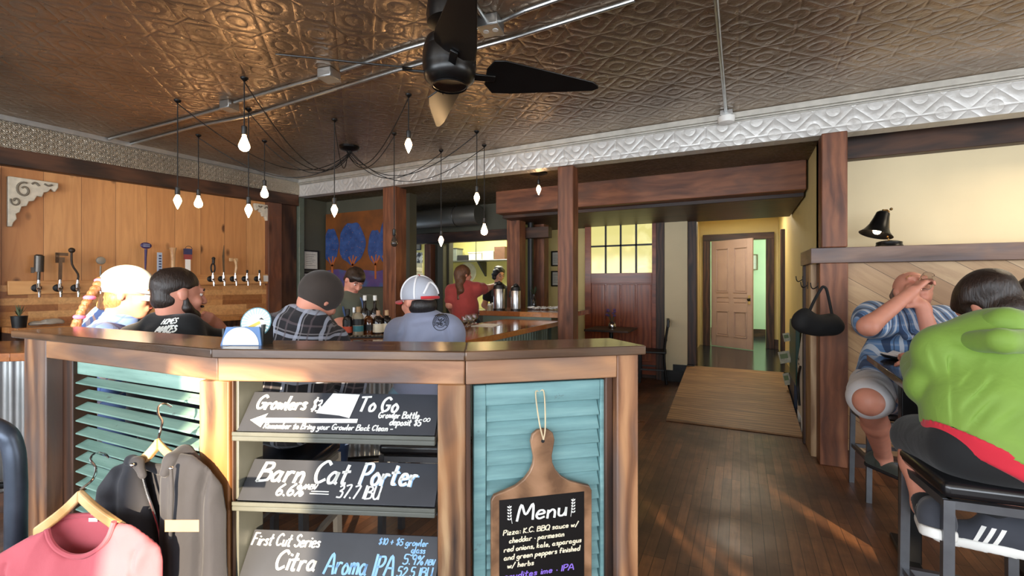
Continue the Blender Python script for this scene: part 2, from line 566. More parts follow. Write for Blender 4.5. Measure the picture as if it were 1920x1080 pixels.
def tin(name, lo, hi, rough, tile, metal=0.85, bump=1.0, axis='XY', crinkle=0.4):
    """pressed tin: lobed quatrefoils in square panels, seams between the sheets"""
    m = NT(name)
    v = m.coord()
    sp = m.n('SeparateXYZ', i_0=v)
    a, b = {'XY': (0, 1), 'XZ': (0, 2), 'YZ': (1, 2)}[axis]
    k = 2 * math.pi / tile
    wob = m.noise(v, 3.0, 2)
    ws = m.n('SeparateColor', i_0=wob.outputs[1])
    u = m.math('ADD', m.math('MULTIPLY', sp.outputs[a], k), m.math('MULTIPLY', ws.outputs[0], 0.5))
    w = m.math('ADD', m.math('MULTIPLY', sp.outputs[b], k), m.math('MULTIPLY', ws.outputs[1], 0.5))
    cu, cw = m.math('COSINE', u), m.math('COSINE', w)
    s = m.math('ADD', cu, cw)
    ring = m.math('ABSOLUTE', m.math('SINE', m.math('MULTIPLY', s, 2.2)))
    ring = m.math('POWER', ring, 0.6)
    pr = m.math('ABSOLUTE', m.math('MULTIPLY', m.math('SINE', m.math('MULTIPLY', u, 0.5)), m.math('SINE', m.math('MULTIPLY', w, 0.5))))
    leaf = m.math('SMOOTH_MIN', m.math('MULTIPLY', pr, 6.0), 0.7, 0.2)
    seam_u = m.math('LESS_THAN', m.math('FRACT', m.math('MULTIPLY', sp.outputs[a], 1 / (tile * 2))), 0.018)
    seam_w = m.math('LESS_THAN', m.math('FRACT', m.math('MULTIPLY', sp.outputs[b], 1 / (tile * 4))), 0.008)
    seam = m.math('MAXIMUM', seam_u, seam_w)
    cr = m.noise(v, 26, 3, 0.6, 0.5).outputs[0]
    h = m.math('ADD', m.math('MULTIPLY', ring, 0.6), m.math('MULTIPLY', leaf, 0.5))
    h = m.math('ADD', h, m.math('MULTIPLY', cr, crinkle))
    h = m.math('ADD', h, m.math('MULTIPLY', seam, 0.5))
    dirt = m.noise(v, 1.3, 4, 0.6).outputs[0]
    col = m.ramp(dirt, [(0.35, srgb(*lo)), (0.65, srgb(*hi))])
    m.set(Base_Color=col, Metallic=metal, Roughness=m.ramp(cr, [(0.3, (rough * 0.75,) * 3), (0.7, (rough * 1.3,) * 3)]))
    m.bump(h, bump, 0.012)
    return m.mat
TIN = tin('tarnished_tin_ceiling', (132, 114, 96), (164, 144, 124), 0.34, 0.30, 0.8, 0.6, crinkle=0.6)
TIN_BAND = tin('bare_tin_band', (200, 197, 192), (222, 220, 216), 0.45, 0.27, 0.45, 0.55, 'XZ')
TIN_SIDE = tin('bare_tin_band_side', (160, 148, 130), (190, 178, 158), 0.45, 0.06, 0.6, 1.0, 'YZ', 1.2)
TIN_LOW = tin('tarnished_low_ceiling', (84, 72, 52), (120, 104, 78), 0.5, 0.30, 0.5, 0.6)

def strip_floor():
    m = NT('worn_strip_floor')
    v = m.coord((1, 1, 1), rot=(0, 0, math.radians(90)))
    def brick(c1, c2, mo):
        b = m.n('TexBrick', i_Vector=v, i_Color1=c1, i_Color2=c2, i_Mortar=mo, i_Scale=1.0, i_Mortar_Size=0.0016, i_Mortar_Smooth=0.3, i_Bias=-0.1, i_Brick_Width=0.62, i_Row_Height=0.058)
        b.offset, b.offset_frequency, b.squash = 0.37, 3, 1.0
        return b
    b = brick(srgb(98, 62, 40), srgb(150, 100, 64), srgb(22, 13, 8))
    g = m.noise(m.coord((26, 1.6, 1)), 2.2, 6, 0.6, 0.6).outputs[0]
    wear = m.noise(m.coord(), 1.5, 5, 0.65).outputs[0]
    col = m.mix(m.ramp(g, [(0.35, (0, 0, 0)), (0.75, (0.6, 0.6, 0.6))]), b.outputs[0], srgb(60, 38, 25))
    col = m.mix(m.ramp(wear, [(0.42, (0, 0, 0)), (0.62, (0.7, 0.7, 0.7))]), col, srgb(66, 46, 34))
    m.set(Base_Color=col, Roughness=m.ramp(wear, [(0.3, (0.26,) * 3), (0.7, (0.5,) * 3)]))
    h = m.math('ADD', m.math('MULTIPLY', b.outputs[1], -1.0), m.math('MULTIPLY', g, 0.25))
    m.bump(h, 0.45, 0.004)
    return m.mat
FLOOR = strip_floor()

def struct(name, mb, mat, bevel=0, parent=None):
    return tag(mb.build(name, mat, parent, None, bevel), kind='structure')
def slab(name, x0, x1, y0, y1, z0, z1, mat, bevel=0):
    return struct(name, MB().box(x0, x1, y0, y1, z0, z1), mat, bevel)
def LW(y): return -5.75 - (4.5 - y) * 0.069

# ------------------------------------------------------------------ floors and ceilings
slab('floor', -6.6, 5.6, -2.8, 7.3, -0.1, 0.0, FLOOR)
slab('floor_kitchen', -6.6, -2.9, 7.3, 9.9, -0.1, 0.0, VINYL)
slab('floor_hallway', -0.9, 3.2, 7.15, 12.2, -0.1, 0.25, VINYL)
slab('ceiling', -6.6, 5.6, -2.8, 4.56, 2.92, 3.0, TIN)
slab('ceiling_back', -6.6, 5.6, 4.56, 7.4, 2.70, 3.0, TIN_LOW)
slab('ceiling_kitchen', -6.6, -2.9, 7.4, 9.9, 2.66, 3.0, WHITE)
slab('ceiling_hallway', -0.9, 3.2, 7.4, 12.2, 2.72, 3.0, WHITE)
# pressed tin band dropping below the ceiling along the back and along the tap wall
m = MB()
m.add([(-5.72, 4.50, 2.685), (4.9, 4.40, 2.60), (4.9, 4.56, 2.60), (-5.72, 4.62, 2.685),
       (-5.72, 4.50, 2.925), (4.9, 4.40, 2.925), (4.9, 4.56, 2.925), (-5.72, 4.62, 2.925)],
      [(0, 1, 5, 4), (0, 3, 2, 1), (2, 3, 7, 6), (4, 5, 6, 7), (0, 4, 7, 3), (1, 2, 6, 5)])
struct('trim_1', m, TIN_BAND)
m = MB()
for dz, out, hh in ((2.895, 0.035, 0.05), (2.862, 0.018, 0.016), (2.846, 0.010, 0.010)):
    m.bar((-5.72, 4.50 - out / 2, dz), (4.9, 4.40 - out / 2, dz), out, hh)
struct('trim_2', m, plain('pale_tin_moulding', (196, 192, 182), 0.4, 0.5), 0.004)
m = MB()
y0 = -2.6
m.add([(LW(y0), y0, 2.55), (LW(y0) + .12, y0, 2.55), (-5.63, 4.5, 2.705), (-5.75, 4.5, 2.705),
       (LW(y0), y0, 2.925), (LW(y0) + .12, y0, 2.925), (-5.63, 4.5, 2.925), (-5.75, 4.5, 2.925)],
      [(0, 3, 2, 1), (4, 5, 6, 7), (0, 1, 5, 4), (1, 2, 6, 5), (2, 3, 7, 6), (3, 0, 4, 7)])
struct('trim_3', m, TIN_SIDE)
m = MB().bar((LW(y0) + .135, y0, 2.895), (-5.615, 4.5, 2.90), 0.03, 0.05)
struct('trim_4', m, ZINC, 0.004)

# ------------------------------------------------------------------ the tap wall
def wallboards():
    """vertical knotty boards of the tap wall, one object per board would be pattern: one mesh"""
    m = NT('knotty_pine_boards')
    uv = m.coord()
    sp = m.n('SeparateXYZ', i_0=uv)
    bw = 0.272
    col_i = m.math('FLOOR', m.math('DIVIDE', sp.outputs[1], bw))
    rnd = m.n('TexWhiteNoise', noise_dimensions='1D', i_W=col_i).outputs[0]
    off = m.n('CombineXYZ', i_0=m.math('MULTIPLY', rnd, 37.0), i_1=m.math('MULTIPLY', rnd, 11.0), i_2=m.math('MULTIPLY', rnd, 23.0)).outputs[0]
    v = m.n('VectorMath', operation='ADD', i_0=uv, i_1=off).outputs[0]
    def mp(s): return m.n('Mapping', i_Vector=v, i_Scale=s).outputs[0]
    g = m.noise(mp((9, 9, 0.8)), 1.6, 5, 0.6, 1.2).outputs[0]
    tone = m.ramp(rnd, [(0.0, srgb(204, 142, 86)), (0.5, srgb(216, 158, 100)), (1.0, srgb(190, 128, 76))])
    col = m.mix(m.ramp(g, [(0.4, (0, 0, 0)), (0.72, (0.45, 0.45, 0.45))]), tone, srgb(160, 98, 54))
    vo = m.n('TexVoronoi', i_Vector=mp((3.6, 3.6, 1.9)), i_Scale=1.0).outputs[0]
    col = m.mix(m.ramp(vo, [(0.06, (0.9,) * 3), (0.13, (0, 0, 0))]), col, srgb(84, 46, 24))
    fr = m.math('FRACT', m.math('DIVIDE', sp.outputs[1], bw))
    gap = m.math('LESS_THAN', fr, 0.014)
    col = m.mix(m.math('MULTIPLY', gap, 0.8), col, srgb(92, 52, 28))
    m.set(Base_Color=col, Roughness=0.42)
    m.bump(m.math('SUBTRACT', m.math('MULTIPLY', g, 0.2), gap), 0.4, 0.004)
    return m.mat
def leftquad(name, y0, y1, z0, z1, out0, out1, mat, bevel=0, z0b=None, z1b=None):
    a, b, c, d = LW(y0), LW(y1), 0, 0
    z0b = z0 if z0b is None else z0b
    z1b = z1 if z1b is None else z1b
    m = MB().add([(a + out0, y0, z0), (a + out1, y0, z0), (b + out1, y1, z0b), (b + out0, y1, z0b),
                  (a + out0, y0, z1), (a + out1, y0, z1), (b + out1, y1, z1b), (b + out0, y1, z1b)],
                 [(0, 3, 2, 1), (4, 5, 6, 7), (0, 1, 5, 4), (1, 2, 6, 5), (2, 3, 7, 6), (3, 0, 4, 7)])
    return struct(name, m, mat, bevel)
leftquad('wall_left', -2.8, 5.1, 0, 2.95, -0.2, 0.0, OLIVE)
leftquad('wall_left_boards', 1.45, 4.2, 1.42, 2.6, 0.0, 0.025, wallboards(), 0, 1.42, 2.62)
grain(leftquad('beam_left', -2.6, 4.5, 2.40, 2.555, 0.0, 0.11, W_DARK, 0.006, 2.55, 2.705), 'Y')
grain(leftquad('wall_left_post', 4.06, 4.25, 0, 2.57, 0.0, 0.10, W_POST, 0.005), 'Z')
grain(leftquad('wall_left_corner_post', 4.25, 4.5, 0, 2.60, 0.0, 0.06, W_DARK, 0.005), 'Z')
grain(leftquad('wall_left_front_post', 1.42, 1.60, 0, 2.46, 0.0, 0.10, W_POST, 0.005), 'Z')

def butcher(name, tones, row=0.07, width=0.55, rough=0.3, axis=0, coat=0.3, horiz=False):
    m = NT(name)
    rot = (0, 0, math.radians(90)) if axis else (0, 0, 0)
    v = m.coord((1, 1, 1), rot=rot)
    if horiz:
        s = m.n('SeparateXYZ', i_0=m.coord())
        v = m.n('CombineXYZ', i_0=s.outputs[1], i_1=s.outputs[2], i_2=s.outputs[0]).outputs[0]
    b = m.n('TexBrick', i_Vector=v, i_Color1=(0, 0, 0, 1), i_Color2=(1, 1, 1, 1), i_Mortar=(0.3, 0.3, 0.3, 1), i_Scale=1, i_Mortar_Size=0.0008, i_Bias=0.0, i_Brick_Width=width, i_Row_Height=row)
    b.offset, b.offset_frequency = 0.41, 3
    n = len(tones) - 1
    col = m.ramp(b.outputs[0], [(i / n, srgb(*t)) for i, t in enumerate(tones)])
    g = m.noise(m.coord((14, 14, 14)), 2.0, 5, 0.6, 0.8).outputs[0]
    col = m.mix(m.ramp(g, [(0.4, (0, 0, 0)), (0.75, (0.4,) * 3)]), col, srgb(92, 50, 26))
    m.set(Base_Color=col, Roughness=rough, Coat_Weight=coat, Coat_Roughness=0.08)
    return m.mat
BLOCK = butcher('butcher_block_backsplash', [(150, 92, 50), (206, 148, 90), (226, 176, 116), (186, 120, 70)], 0.062, 0.5, 0.4, 0, 0.1, True)
leftquad('wall_left_backsplash', 1.6, 4.06, 1.05, 1.42, 0.0, 0.05, BLOCK)

# ------------------------------------------------------------------ back of the bar, kitchen
slab('wall_bar_back', -5.95, -4.1, 5.05, 5.2, 0, 2.75, OLIVE)
m = MB().box(-6.6, -2.97, 6.3, 6.42, 2.27, 2.75).box(-4.75, -4.30, 6.3, 6.42, 0, 2.3).box(-6.6, -5.3, 6.3, 6.42, 0, 2.3).box(-3.22, -2.97, 6.3, 6.42, 0, 2.3).box(-4.3, -3.22, 6.3, 6.42, 0, 0.95)
struct('wall_kitchen_front', m, OLIVE)
slab('trim_5', -6.4, -2.5, 6.2, 6.34, 2.12, 2.28, W_DARK, 0.004)
slab('wall_kitchen_back', -6.6, -2.97, 8.1, 8.2, 0, 2.75, KITCHEN_YELLOW)
slab('wall_kitchen_side', -3.07, -2.97, 6.42, 8.2, 0, 2.75, KITCHEN_YELLOW)
slab('wall_kitchen_divider', -6.6, -5.55, 7.6, 7.7, 0, 2.75, KITCHEN_YELLOW)

# ------------------------------------------------------------------ wall with the sliding door, hallway
slab('wall_back', -3.2, -0.98, 7.3, 7.4, 0, 2.8, YELLOW)
slab('wall_back_pillar', -1.04, -0.70, 7.16, 7.42, 0, 2.8, CREAM)
slab('wall_back_header', -0.9, 1.4, 7.3, 7.42, 2.42, 2.8, W_DARK)
slab('wall_hallway_left', -0.86, -0.72, 7.4, 9.75, 0.25, 2.75, YELLOW)
m = MB().box(-0.86, -0.53, 9.75, 9.85, 0.25, 2.75).box(0.42, 3.2, 9.75, 9.85, 0.25, 2.75).box(-0.53, 0.42, 9.75, 9.85, 2.28, 2.75)
struct('wall_hallway_back', m, YELLOW)
slab('wall_hallway_right', 0.62, 0.74, 4.9, 9.75, 0, 2.75, YELLOW)
slab('wall_room_back', -0.9, 3.2, 11.9, 12.0, 0.25, 2.75, MINT)
slab('wall_room_left', -0.9, -0.8, 9.85, 12.0, 0.25, 2.75, MINT)
slab('wall_room_right', 2.6, 2.7, 9.85, 12.0, 0.25, 2.75, MINT)
slab('wall_right_back', 0.62, 5.6, 4.9, 5.0, 0, 2.75, CREAM)
slab('wall_right', 5.45, 5.6, -2.8, 5.0, 0, 3.0, CREAM)
# trims
slab('trim_6', 0.70, 5.4, 4.80, 4.92, 2.50, 2.70, W_DARK, 0.005)
slab('beam_back', -3.0, 0.60, 5.52, 5.72, 2.40, 2.72, W_POST, 0.008)
slab('trim_7', -3.0, 0.60, 5.72, 7.3, 2.36, 2.42, W_DARK, 0.004)
grain(slab('trim_8', -1.14, -1.02, 7.14, 7.34, 0, 2.5, W_DARK, 0.005), 'Z')
grain(slab('trim_9', -0.72, -0.58, 7.22, 7.44, 0, 2.42, W_DARK, 0.005), 'Z')
grain(slab('trim_10', -0.66, -0.53, 9.66, 9.78, 0.25, 2.40, W_DARK, 0.005), 'Z')
grain(slab('trim_11', 0.42, 0.55, 9.66, 9.78, 0.25, 2.40, W_DARK, 0.005), 'Z')
slab('trim_12', -0.66, 0.55, 9.65, 9.78, 2.28, 2.40, W_DARK, 0.005)
grain(slab('trim_13', 0.56, 0.625, 8.3, 8.42, 0.25, 2.30, W_DARK, 0.004), 'Z')
slab('baseboard_hallway', 0.55, 0.62, 9.70, 9.76, 0.25, 0.42, W_DARK)
slab('baseboard_pillar', -1.06, -0.68, 7.12, 7.17, 0, 0.16, BLACK)
slab('baseboard_back', -2.6, -1.06, 7.24, 7.30, 0, 0.3, W_DARK)
slab('baseboard_room', -0.8, 2.6, 11.86, 11.91, 0.25, 0.42, W_DARK)
slab('trim_14', -0.7, -0.6, 7.12, 7.2, 0.0, 0.26, BLACK)
slab('trim_15', -2.40, -1.04, 7.16, 7.34, 2.62, 2.72, W_DARK)

# ------------------------------------------------------------------ unseen wall behind the photographer, openings cut to aim the sun patches
def holed(x0, x1, z0, z1, y0, y1, holes):
    m = MB()
    xs = sorted({x0, x1, *[h[0] for h in holes], *[h[1] for h in holes]})
    for a, b in zip(xs, xs[1:]):
        hs = sorted([h for h in holes if h[0] <= a and h[1] >= b], key=lambda h: h[2])
        z = z0
        for h in hs:
            m.box(a, b, y0, y1, z, h[2]); z = h[3]
        m.box(a, b, y0, y1, z, z1)
    return m
SUN_OPENINGS = [(-0.55, 0.18, 1.98, 2.52), (0.84, 1.46, 1.0, 1.95), (3.46, 3.56, 1.08, 1.24), (3.60, 3.72, 1.08, 1.19), (4.58, 4.78, 1.16, 1.36)]
struct('wall_front', holed(-6.6, 5.6, 0, 3.0, -2.8, -2.72, SUN_OPENINGS), OLIVE)

# ------------------------------------------------------------------ timber posts
def post(label, px, y, half, ztop, mat=None, w=0.2, z0=0.0):
    a = PY(px, 600, y)
    o = board('timber_post', (a.x, y, z0), (a.x, y, ztop), w, w, mat or W_POST, None, Vector((0, 1, 0)), 0.008)
    return tag(o, label, 'post')
post('knotty brown timber post between the bar end and the red sliding door', 1065, 4.56, 0, 2.65, w=0.17)
post('brown timber post beside the orange and blue tree painting', 740, 4.62, 0, 2.67, w=0.21)
post('brown timber post behind the steel airpots', 968, 6.08, 0, 2.70, w=0.21)
post('dark timber post with a large knot beside the thin black pole', 1014, 6.6, 0, 2.70, w=0.19)
post('narrow brown post in the kitchen opening behind the trucker cap', 806, 6.21, 0, 2.1, w=0.13)
post('grey green post at the edge of the kitchen opening', 829, 6.22, 0, 2.1, OLIVE, w=0.11)
post('reddish timber post rising past the corner of the booth divider', 1561, 4.42, 0, 2.62, w=0.17, z0=1.717)
p = PY(995, 600, 6.3)
tag(MB().cyl((p.x, p.y, 0), (p.x, p.y, 2.7), 0.045).build('pole', BLACK), 'black round pole between the two timber posts by the airpots', 'pole')
p = PX(557, 500, -5.70)
tag(MB().box(-5.735, -5.645, 4.51, 4.60, 0, 2.68).build('corner_post', plain('grey_green_metal', (104, 112, 98), 0.5, 0.2), None, None, 0.01), 'slim grey green post in the corner past the tap wall', 'post')
# ------------------------------------------------------------------ hand lettering: one stroke list per character, x-height 0.5, cap height 1
GLY = {
 'A': ['0,0 .33,1 .66,0', '.14,.36 .54,.36'], 'B': ['.04,0 .06,1', '.06,1 .45,.97 .48,.7 .1,.54', '.1,.54 .55,.48 .55,.1 .04,0'],
 'C': ['.58,.85 .36,1 .08,.75 .04,.35 .24,.02 .56,.16'], 'G': ['.6,.84 .36,1 .08,.75 .05,.32 .26,0 .56,.12 .6,.42', '.36,.42 .66,.42'],
 'E': ['.5,.98 .08,1 .04,.0 .5,.02', '.06,.52 .42,.54'], 'H': ['.06,0 .08,1', '.54,0 .56,1', '.06,.5 .54,.52'], 'O': ['.3,1 .05,.7 .06,.2 .3,0 .56,.25 .56,.75 .3,1'], 'V': ['.02,1 .28,0 .56,1'],
 'F': ['.06,0 .08,1', '.08,1 .55,1', '.08,.54 .44,.54'], 'I': ['.1,0 .1,1'], 'K': ['.06,0 .06,1', '.5,1 .08,.46 .54,0'],
 'M': ['.0,0 .1,1 .38,.35 .66,1 .76,0'], 'P': ['.06,0 .08,1', '.02,.96 .45,.98 .52,.72 .35,.5 .08,.46'], 'Q': ['.34,1 .06,.7 .1,.15 .4,0 .64,.35 .6,.85 .34,1', '.42,.25 .66,-.08'],
 'R': ['.06,0 .08,1', '.06,.98 .46,.96 .5,.66 .1,.5', '.2,.5 .55,0'], 'S': ['.5,.86 .3,1 .08,.8 .2,.56 .46,.42 .48,.14 .22,0 .02,.14'], 'T': ['0,.96 .66,1', '.34,.98 .28,0'],
 'U': ['.04,1 .06,.25 .28,0 .52,.22 .54,1', '.54,.5 .58,0'], 'a': ['.42,.42 .22,.52 .04,.28 .14,.02 .36,.1 .44,.5', '.44,.5 .42,.1 .52,.0'], 'b': ['.06,1 .06,0', '.06,.3 .26,.52 .44,.3 .32,.02 .06,.06'],
 'c': ['.4,.42 .22,.52 .04,.28 .14,.02 .4,.08'], 'd': ['.42,.4 .22,.52 .04,.26 .16,.0 .4,.1', '.44,1 .42,.02'], 'e': ['.06,.26 .4,.32 .32,.5 .14,.48 .04,.2 .18,.0 .42,.08'],
 'f': ['.4,.9 .26,1 .18,.8 .16,0', '.02,.5 .36,.52'], 'g': ['.42,.42 .22,.52 .04,.28 .14,.04 .36,.1 .44,.5', '.44,.5 .42,-.3 .2,-.42 .04,-.28'], 'h': ['.06,1 .05,0', '.06,.3 .24,.52 .38,.38 .38,0'],
 'i': ['.08,.5 .08,0', '.08,.72 .09,.76'], 'k': ['.06,1 .05,0', '.36,.5 .06,.24 .4,0'], 'l': ['.08,1 .08,.06 .16,0'], 'm': ['.04,.5 .04,0', '.05,.34 .18,.52 .3,.4 .3,0', '.3,.34 .44,.52 .56,.4 .58,0'],
 'n': ['.05,.5 .05,0', '.06,.32 .24,.52 .38,.38 .4,0'], 'o': ['.22,.52 .04,.3 .12,.02 .34,.04 .42,.3 .22,.52'], 'p': ['.06,.5 .04,-.42', '.06,.34 .26,.52 .44,.3 .3,.02 .06,.08'],
 'r': ['.06,.5 .06,0', '.06,.3 .2,.5 .38,.48'], 's': ['.36,.44 .18,.52 .08,.38 .32,.2 .26,.02 .04,.06'], 't': ['.2,.9 .16,.08 .34,.02', '.0,.56 .38,.6'], 'u': ['.05,.5 .08,.08 .26,.02 .38,.2 .4,.5', '.4,.5 .42,0'],
 'v': ['.02,.5 .2,0 .4,.52'], 'w': ['.02,.5 .14,.02 .28,.42 .42,.02 .56,.52'], 'y': ['.04,.5 .1,.14 .3,.1 .4,.5', '.42,.5 .36,-.2 .16,-.42 .04,-.32'], 'z': ['.04,.5 .36,.5 .04,.02 .4,.02'],
 'x': ['.04,.5 .38,0', '.38,.5 .04,0'],
 '0': ['.25,1 .04,.7 .06,.2 .26,0 .48,.3 .46,.8 .25,1'], '1': ['.1,.8 .2,1 .2,0'], '2': ['.06,.8 .26,1 .46,.78 .3,.4 .04,.02 .5,.04'], '3': ['.06,.9 .34,1 .42,.74 .16,.54', '.16,.54 .46,.44 .4,.06 .04,.06'], '5': ['.48,1 .12,.98 .1,.58 .4,.56 .46,.2 .24,0 .02,.1'],
 '6': ['.4,1 .12,.6 .06,.2 .24,0 .44,.2 .32,.44 .08,.3'], '7': ['.04,.96 .5,1 .2,0'], '9': ['.44,.8 .24,1 .06,.76 .2,.52 .42,.66 .44,.9 .36,0'],
 '$': ['.46,.8 .26,.92 .08,.74 .24,.54 .46,.36 .36,.1 .06,.14', '.28,1.06 .24,-.06'], '%': ['.16,.98 .04,.8 .14,.62 .26,.8 .16,.98', '.6,1 .08,0', '.54,.36 .42,.18 .52,0 .64,.18 .54,.36'],
 '+': ['.24,.7 .24,.1', '.02,.4 .46,.4'], ':': ['.1,.42 .11,.46', '.1,.06 .11,.1'], '.': ['.08,.0 .1,.04'], ',': ['.12,.06 .04,-.14'], '-': ['.04,.32 .4,.34'], '/': ['.04,-.1 .46,1'], '*': ['.1,.24 .14,.28'], '=': ['.02,.44 .9,.44', '.0,.22 .96,.2'], "'": ['.08,1 .06,.8'],
}
def write(mb, text, x, y, size, thick, M, width=None, slant=0.12, seed=1, lift=0.0012, gap=0.14, script=False):
    """ribbon strokes of a brush pen lying on the plane of M (x right, y up)"""
    rg = random.Random(seed)
    strokes, cx = [], 0.0
    for ch in text:
        if ch == ' ':
            cx += 0.34; continue
        g = GLY.get(ch)
        if not g: continue
        w = 0
        dy, sc = rg.uniform(-.03, .03), rg.uniform(.95, 1.06)
        for st in g:
            pts = [tuple(map(float, q.split(','))) for q in st.split()]
            w = max(w, max(q[0] for q in pts))
            strokes.append([Vector((cx + q[0] * sc + slant * q[1], q[1] * sc + dy, 0)) for q in pts])
        cx += w + gap
    k = size if width is None else width / max(cx, 0.01)
    for st in strokes:
        pts = spline(st, 5) if len(st) > 2 else st
        pts = [Vector((x + q.x * k, y + q.y * size, 0)) for q in pts]
        if len(pts) == 2: pts = [pts[0], (pts[0] + pts[1]) / 2, pts[1]]
        L = []
        for i, q in enumerate(pts):
            t = pts[min(i + 1, len(pts) - 1)] - pts[max(i - 1, 0)]
            t = t.normalized() if t.length > 1e-9 else Vector((1, 0, 0))
            nr = Vector((-t.y, t.x, 0))
            hw = thick / 2 * (0.8 + 0.35 * abs(t.y))
            if i == 0: q = q - t * thick * .25
            if i == len(pts) - 1: q = q + t * thick * .25
            L.append((q + nr * hw, q - nr * hw))
        vs = [M @ Vector((a.x, a.y, lift)) for pr in L for a in pr] + [M @ Vector((a.x, a.y, 0.0002)) for pr in L for a in pr]
        n = len(vs) // 2
        fs = [(2 * i, 2 * i + 1, 2 * i + 3, 2 * i + 2) for i in range(len(L) - 1)]
        fs += [(2 * i, 2 * i + 2, n + 2 * i + 2, n + 2 * i) for i in range(len(L) - 1)]
        fs += [(2 * i + 1, n + 2 * i + 1, n + 2 * i + 3, 2 * i + 3) for i in range(len(L) - 1)]
        mb.add(vs, fs)
    return cx * k
# ------------------------------------------------------------------ the low partition of reclaimed timber
def ray_plane(px, py, a, n):
    o = Vector((0, 0, EYE))
    d = P(px, py, 1.0) - o
    return o + d * ((Vector(a) - o).dot(n) / d.dot(n))
TOP, PS = 1.235, 0.84
GAP = EYE - TOP
ZS = lambda z: EYE - (EYE - z) * PS
pC, pB, pA, pD = P(20, HY + 85, GAP * F / 85), P(396, HY + 119, GAP * F / 119), P(872, HY + 124, GAP * F / 124), P(1212, HY + 113, GAP * F / 113)
for q in (pC, pB, pA, pD): q.z = 0
class Seg:
    """a straight run of the partition: local x along the front, y into the room, z up"""
    def __init__(s, a, b):
        s.a, s.b = a, b
        s.M = frame(a, b - a)
        s.x, s.y = s.M.col[0].to_3d(), s.M.col[1].to_3d()
        s.L = (b - a).length
    def at(s, x, y, z): return s.M @ Vector((x, y, z))
    def lx(s, px, y=0.02):
        q = ray_plane(px, 700, s.at(0, y, 0), s.y)
        return (q - s.a).dot(s.x)
    def lz(s, px, py, y=0.02):
        return ray_plane(px, py, s.at(0, y, 0), s.y).z
S1, S2, S3 = Seg(pC, pB), Seg(pB, pA), Seg(pA, pD)
part = thing('room_divider', P(620, 900, 1.7) * Vector((1, 1, 0)) if False else (pA.x * .5 + pB.x * .5, pA.y * .5 + pB.y * .5, 0), 'low reclaimed timber room divider with dark plank top and weathered shutters', 'divider')
MINTP = NT('flaking_mint_paint')
_v = MINTP.coord((1.0, 12, 12), 9.0)
_n = MINTP.noise(_v, 2.0, 5, 0.65).outputs[0]
_n2 = MINTP.noise(MINTP.coord(rnd=5.0), 22, 4, 0.7).outputs[0]
_c = MINTP.ramp(_n, [(0.32, srgb(116, 150, 138)), (0.52, srgb(140, 176, 162)), (0.75, srgb(162, 194, 180))])
_c = MINTP.mix(MINTP.ramp(_n2, [(0.64, (0, 0, 0)), (0.72, (0.7,) * 3)]), _c, srgb(92, 102, 92))
MINTP.set(Base_Color=_c, Roughness=0.55)
MINTP = MINTP.mat
TEALP = NT('flaking_teal_paint')
_v = TEALP.coord((1.0, 12, 12), 9.0)
_n = TEALP.noise(_v, 2.0, 5, 0.65).outputs[0]
_n2 = TEALP.noise(TEALP.coord(rnd=5.0), 18, 4, 0.7).outputs[0]
_c = TEALP.ramp(_n, [(0.32, srgb(96, 134, 136)), (0.52, srgb(116, 156, 158)), (0.75, srgb(140, 178, 178))])
_c = TEALP.mix(TEALP.ramp(_n2, [(0.66, (0, 0, 0)), (0.74, (0.7,) * 3)]), _c, srgb(84, 92, 88))
TEALP.set(Base_Color=_c, Roughness=0.55)
TEALP = TEALP.mat

# plank top: three lengths mitred at the bends
def offs(a, b, d):
    t = (b - a).normalized(); return Vector((-t.y, t.x, 0)) * d
def mitre(p, s0, s1, d):
    n0, n1 = Vector((-s0.x.y, s0.x.x, 0)), Vector((-s1.x.y, s1.x.x, 0))
    b = (n0 + n1).normalized()
    return p + b * d / b.dot(n0)
CAPW = 0.215
f0, f1, f2, f3 = pC, pB, pA, pD
b0, b1, b2, b3 = pC + offs(pC, pB, CAPW), mitre(pB, S1, S2, CAPW), mitre(pA, S2, S3, CAPW), pD + offs(pA, pD, CAPW) - S3.x * 0.02
for (a, b, c, d), sg in (((f0, f1, b1, b0), S1), ((f1, f2, b2, b1), S2), ((f2, f3, b3, b2), S3)):
    Mi = sg.M.inverted()
    poly = [(Mi @ q).to_2d() for q in (a, b, c, d)]
    MB().prism([(q.x, q.y) for q in poly], TOP - 0.028, TOP).build('plank_top', W_CAP, part, sg.M, 0.004)
def rail(sg, x0, x1, z0, z1, y0, y1, mat, name='rail', bevel=0.004):
    M = sg.M.copy(); M.translation = sg.at(x0, (y0 + y1) / 2, (z0 + z1) / 2)
    return MB().box(0, x1 - x0, -(y1 - y0) / 2, (y1 - y0) / 2, -(z1 - z0) / 2, (z1 - z0) / 2).build(name, mat, part, M, bevel)
def upright(sg, x0, x1, y0, y1, mat, name='post', z1=TOP - .028, bevel=0.004):
    a, b = sg.at((x0 + x1) / 2, (y0 + y1) / 2, 0), sg.at((x0 + x1) / 2, (y0 + y1) / 2, z1)
    m = MB().box(0, z1, -(x1 - x0) / 2, (x1 - x0) / 2, -(y1 - y0) / 2, (y1 - y0) / 2)
    M = Matrix((UP, sg.x, sg.y)).transposed().to_4x4(); M.translation = a
    return m.build(name, mat, part, M, bevel)
RT = TOP - .028
RH = RT - 0.070
rail(S1, S1.lx(86), S1.L - .005, RH, RT, 0.02, 0.06, W_RAIL)
rail(S2, .005, S2.L - .005, RH, RT, 0.02, 0.06, W_RAIL)
rail(S3, 0.005, S3.lx(1157), RH, RT, 0.02, 0.06, W_RAIL)
rail(S1, S1.lx(86), S1.L - .02, RH, RT, 0.13, 0.165, W_DARK)
rail(S2, .03, S2.L - .03, RH, RT, 0.13, 0.165, W_DARK)
rail(S3, 0.03, S3.lx(1157), RH, RT, 0.13, 0.165, W_DARK)
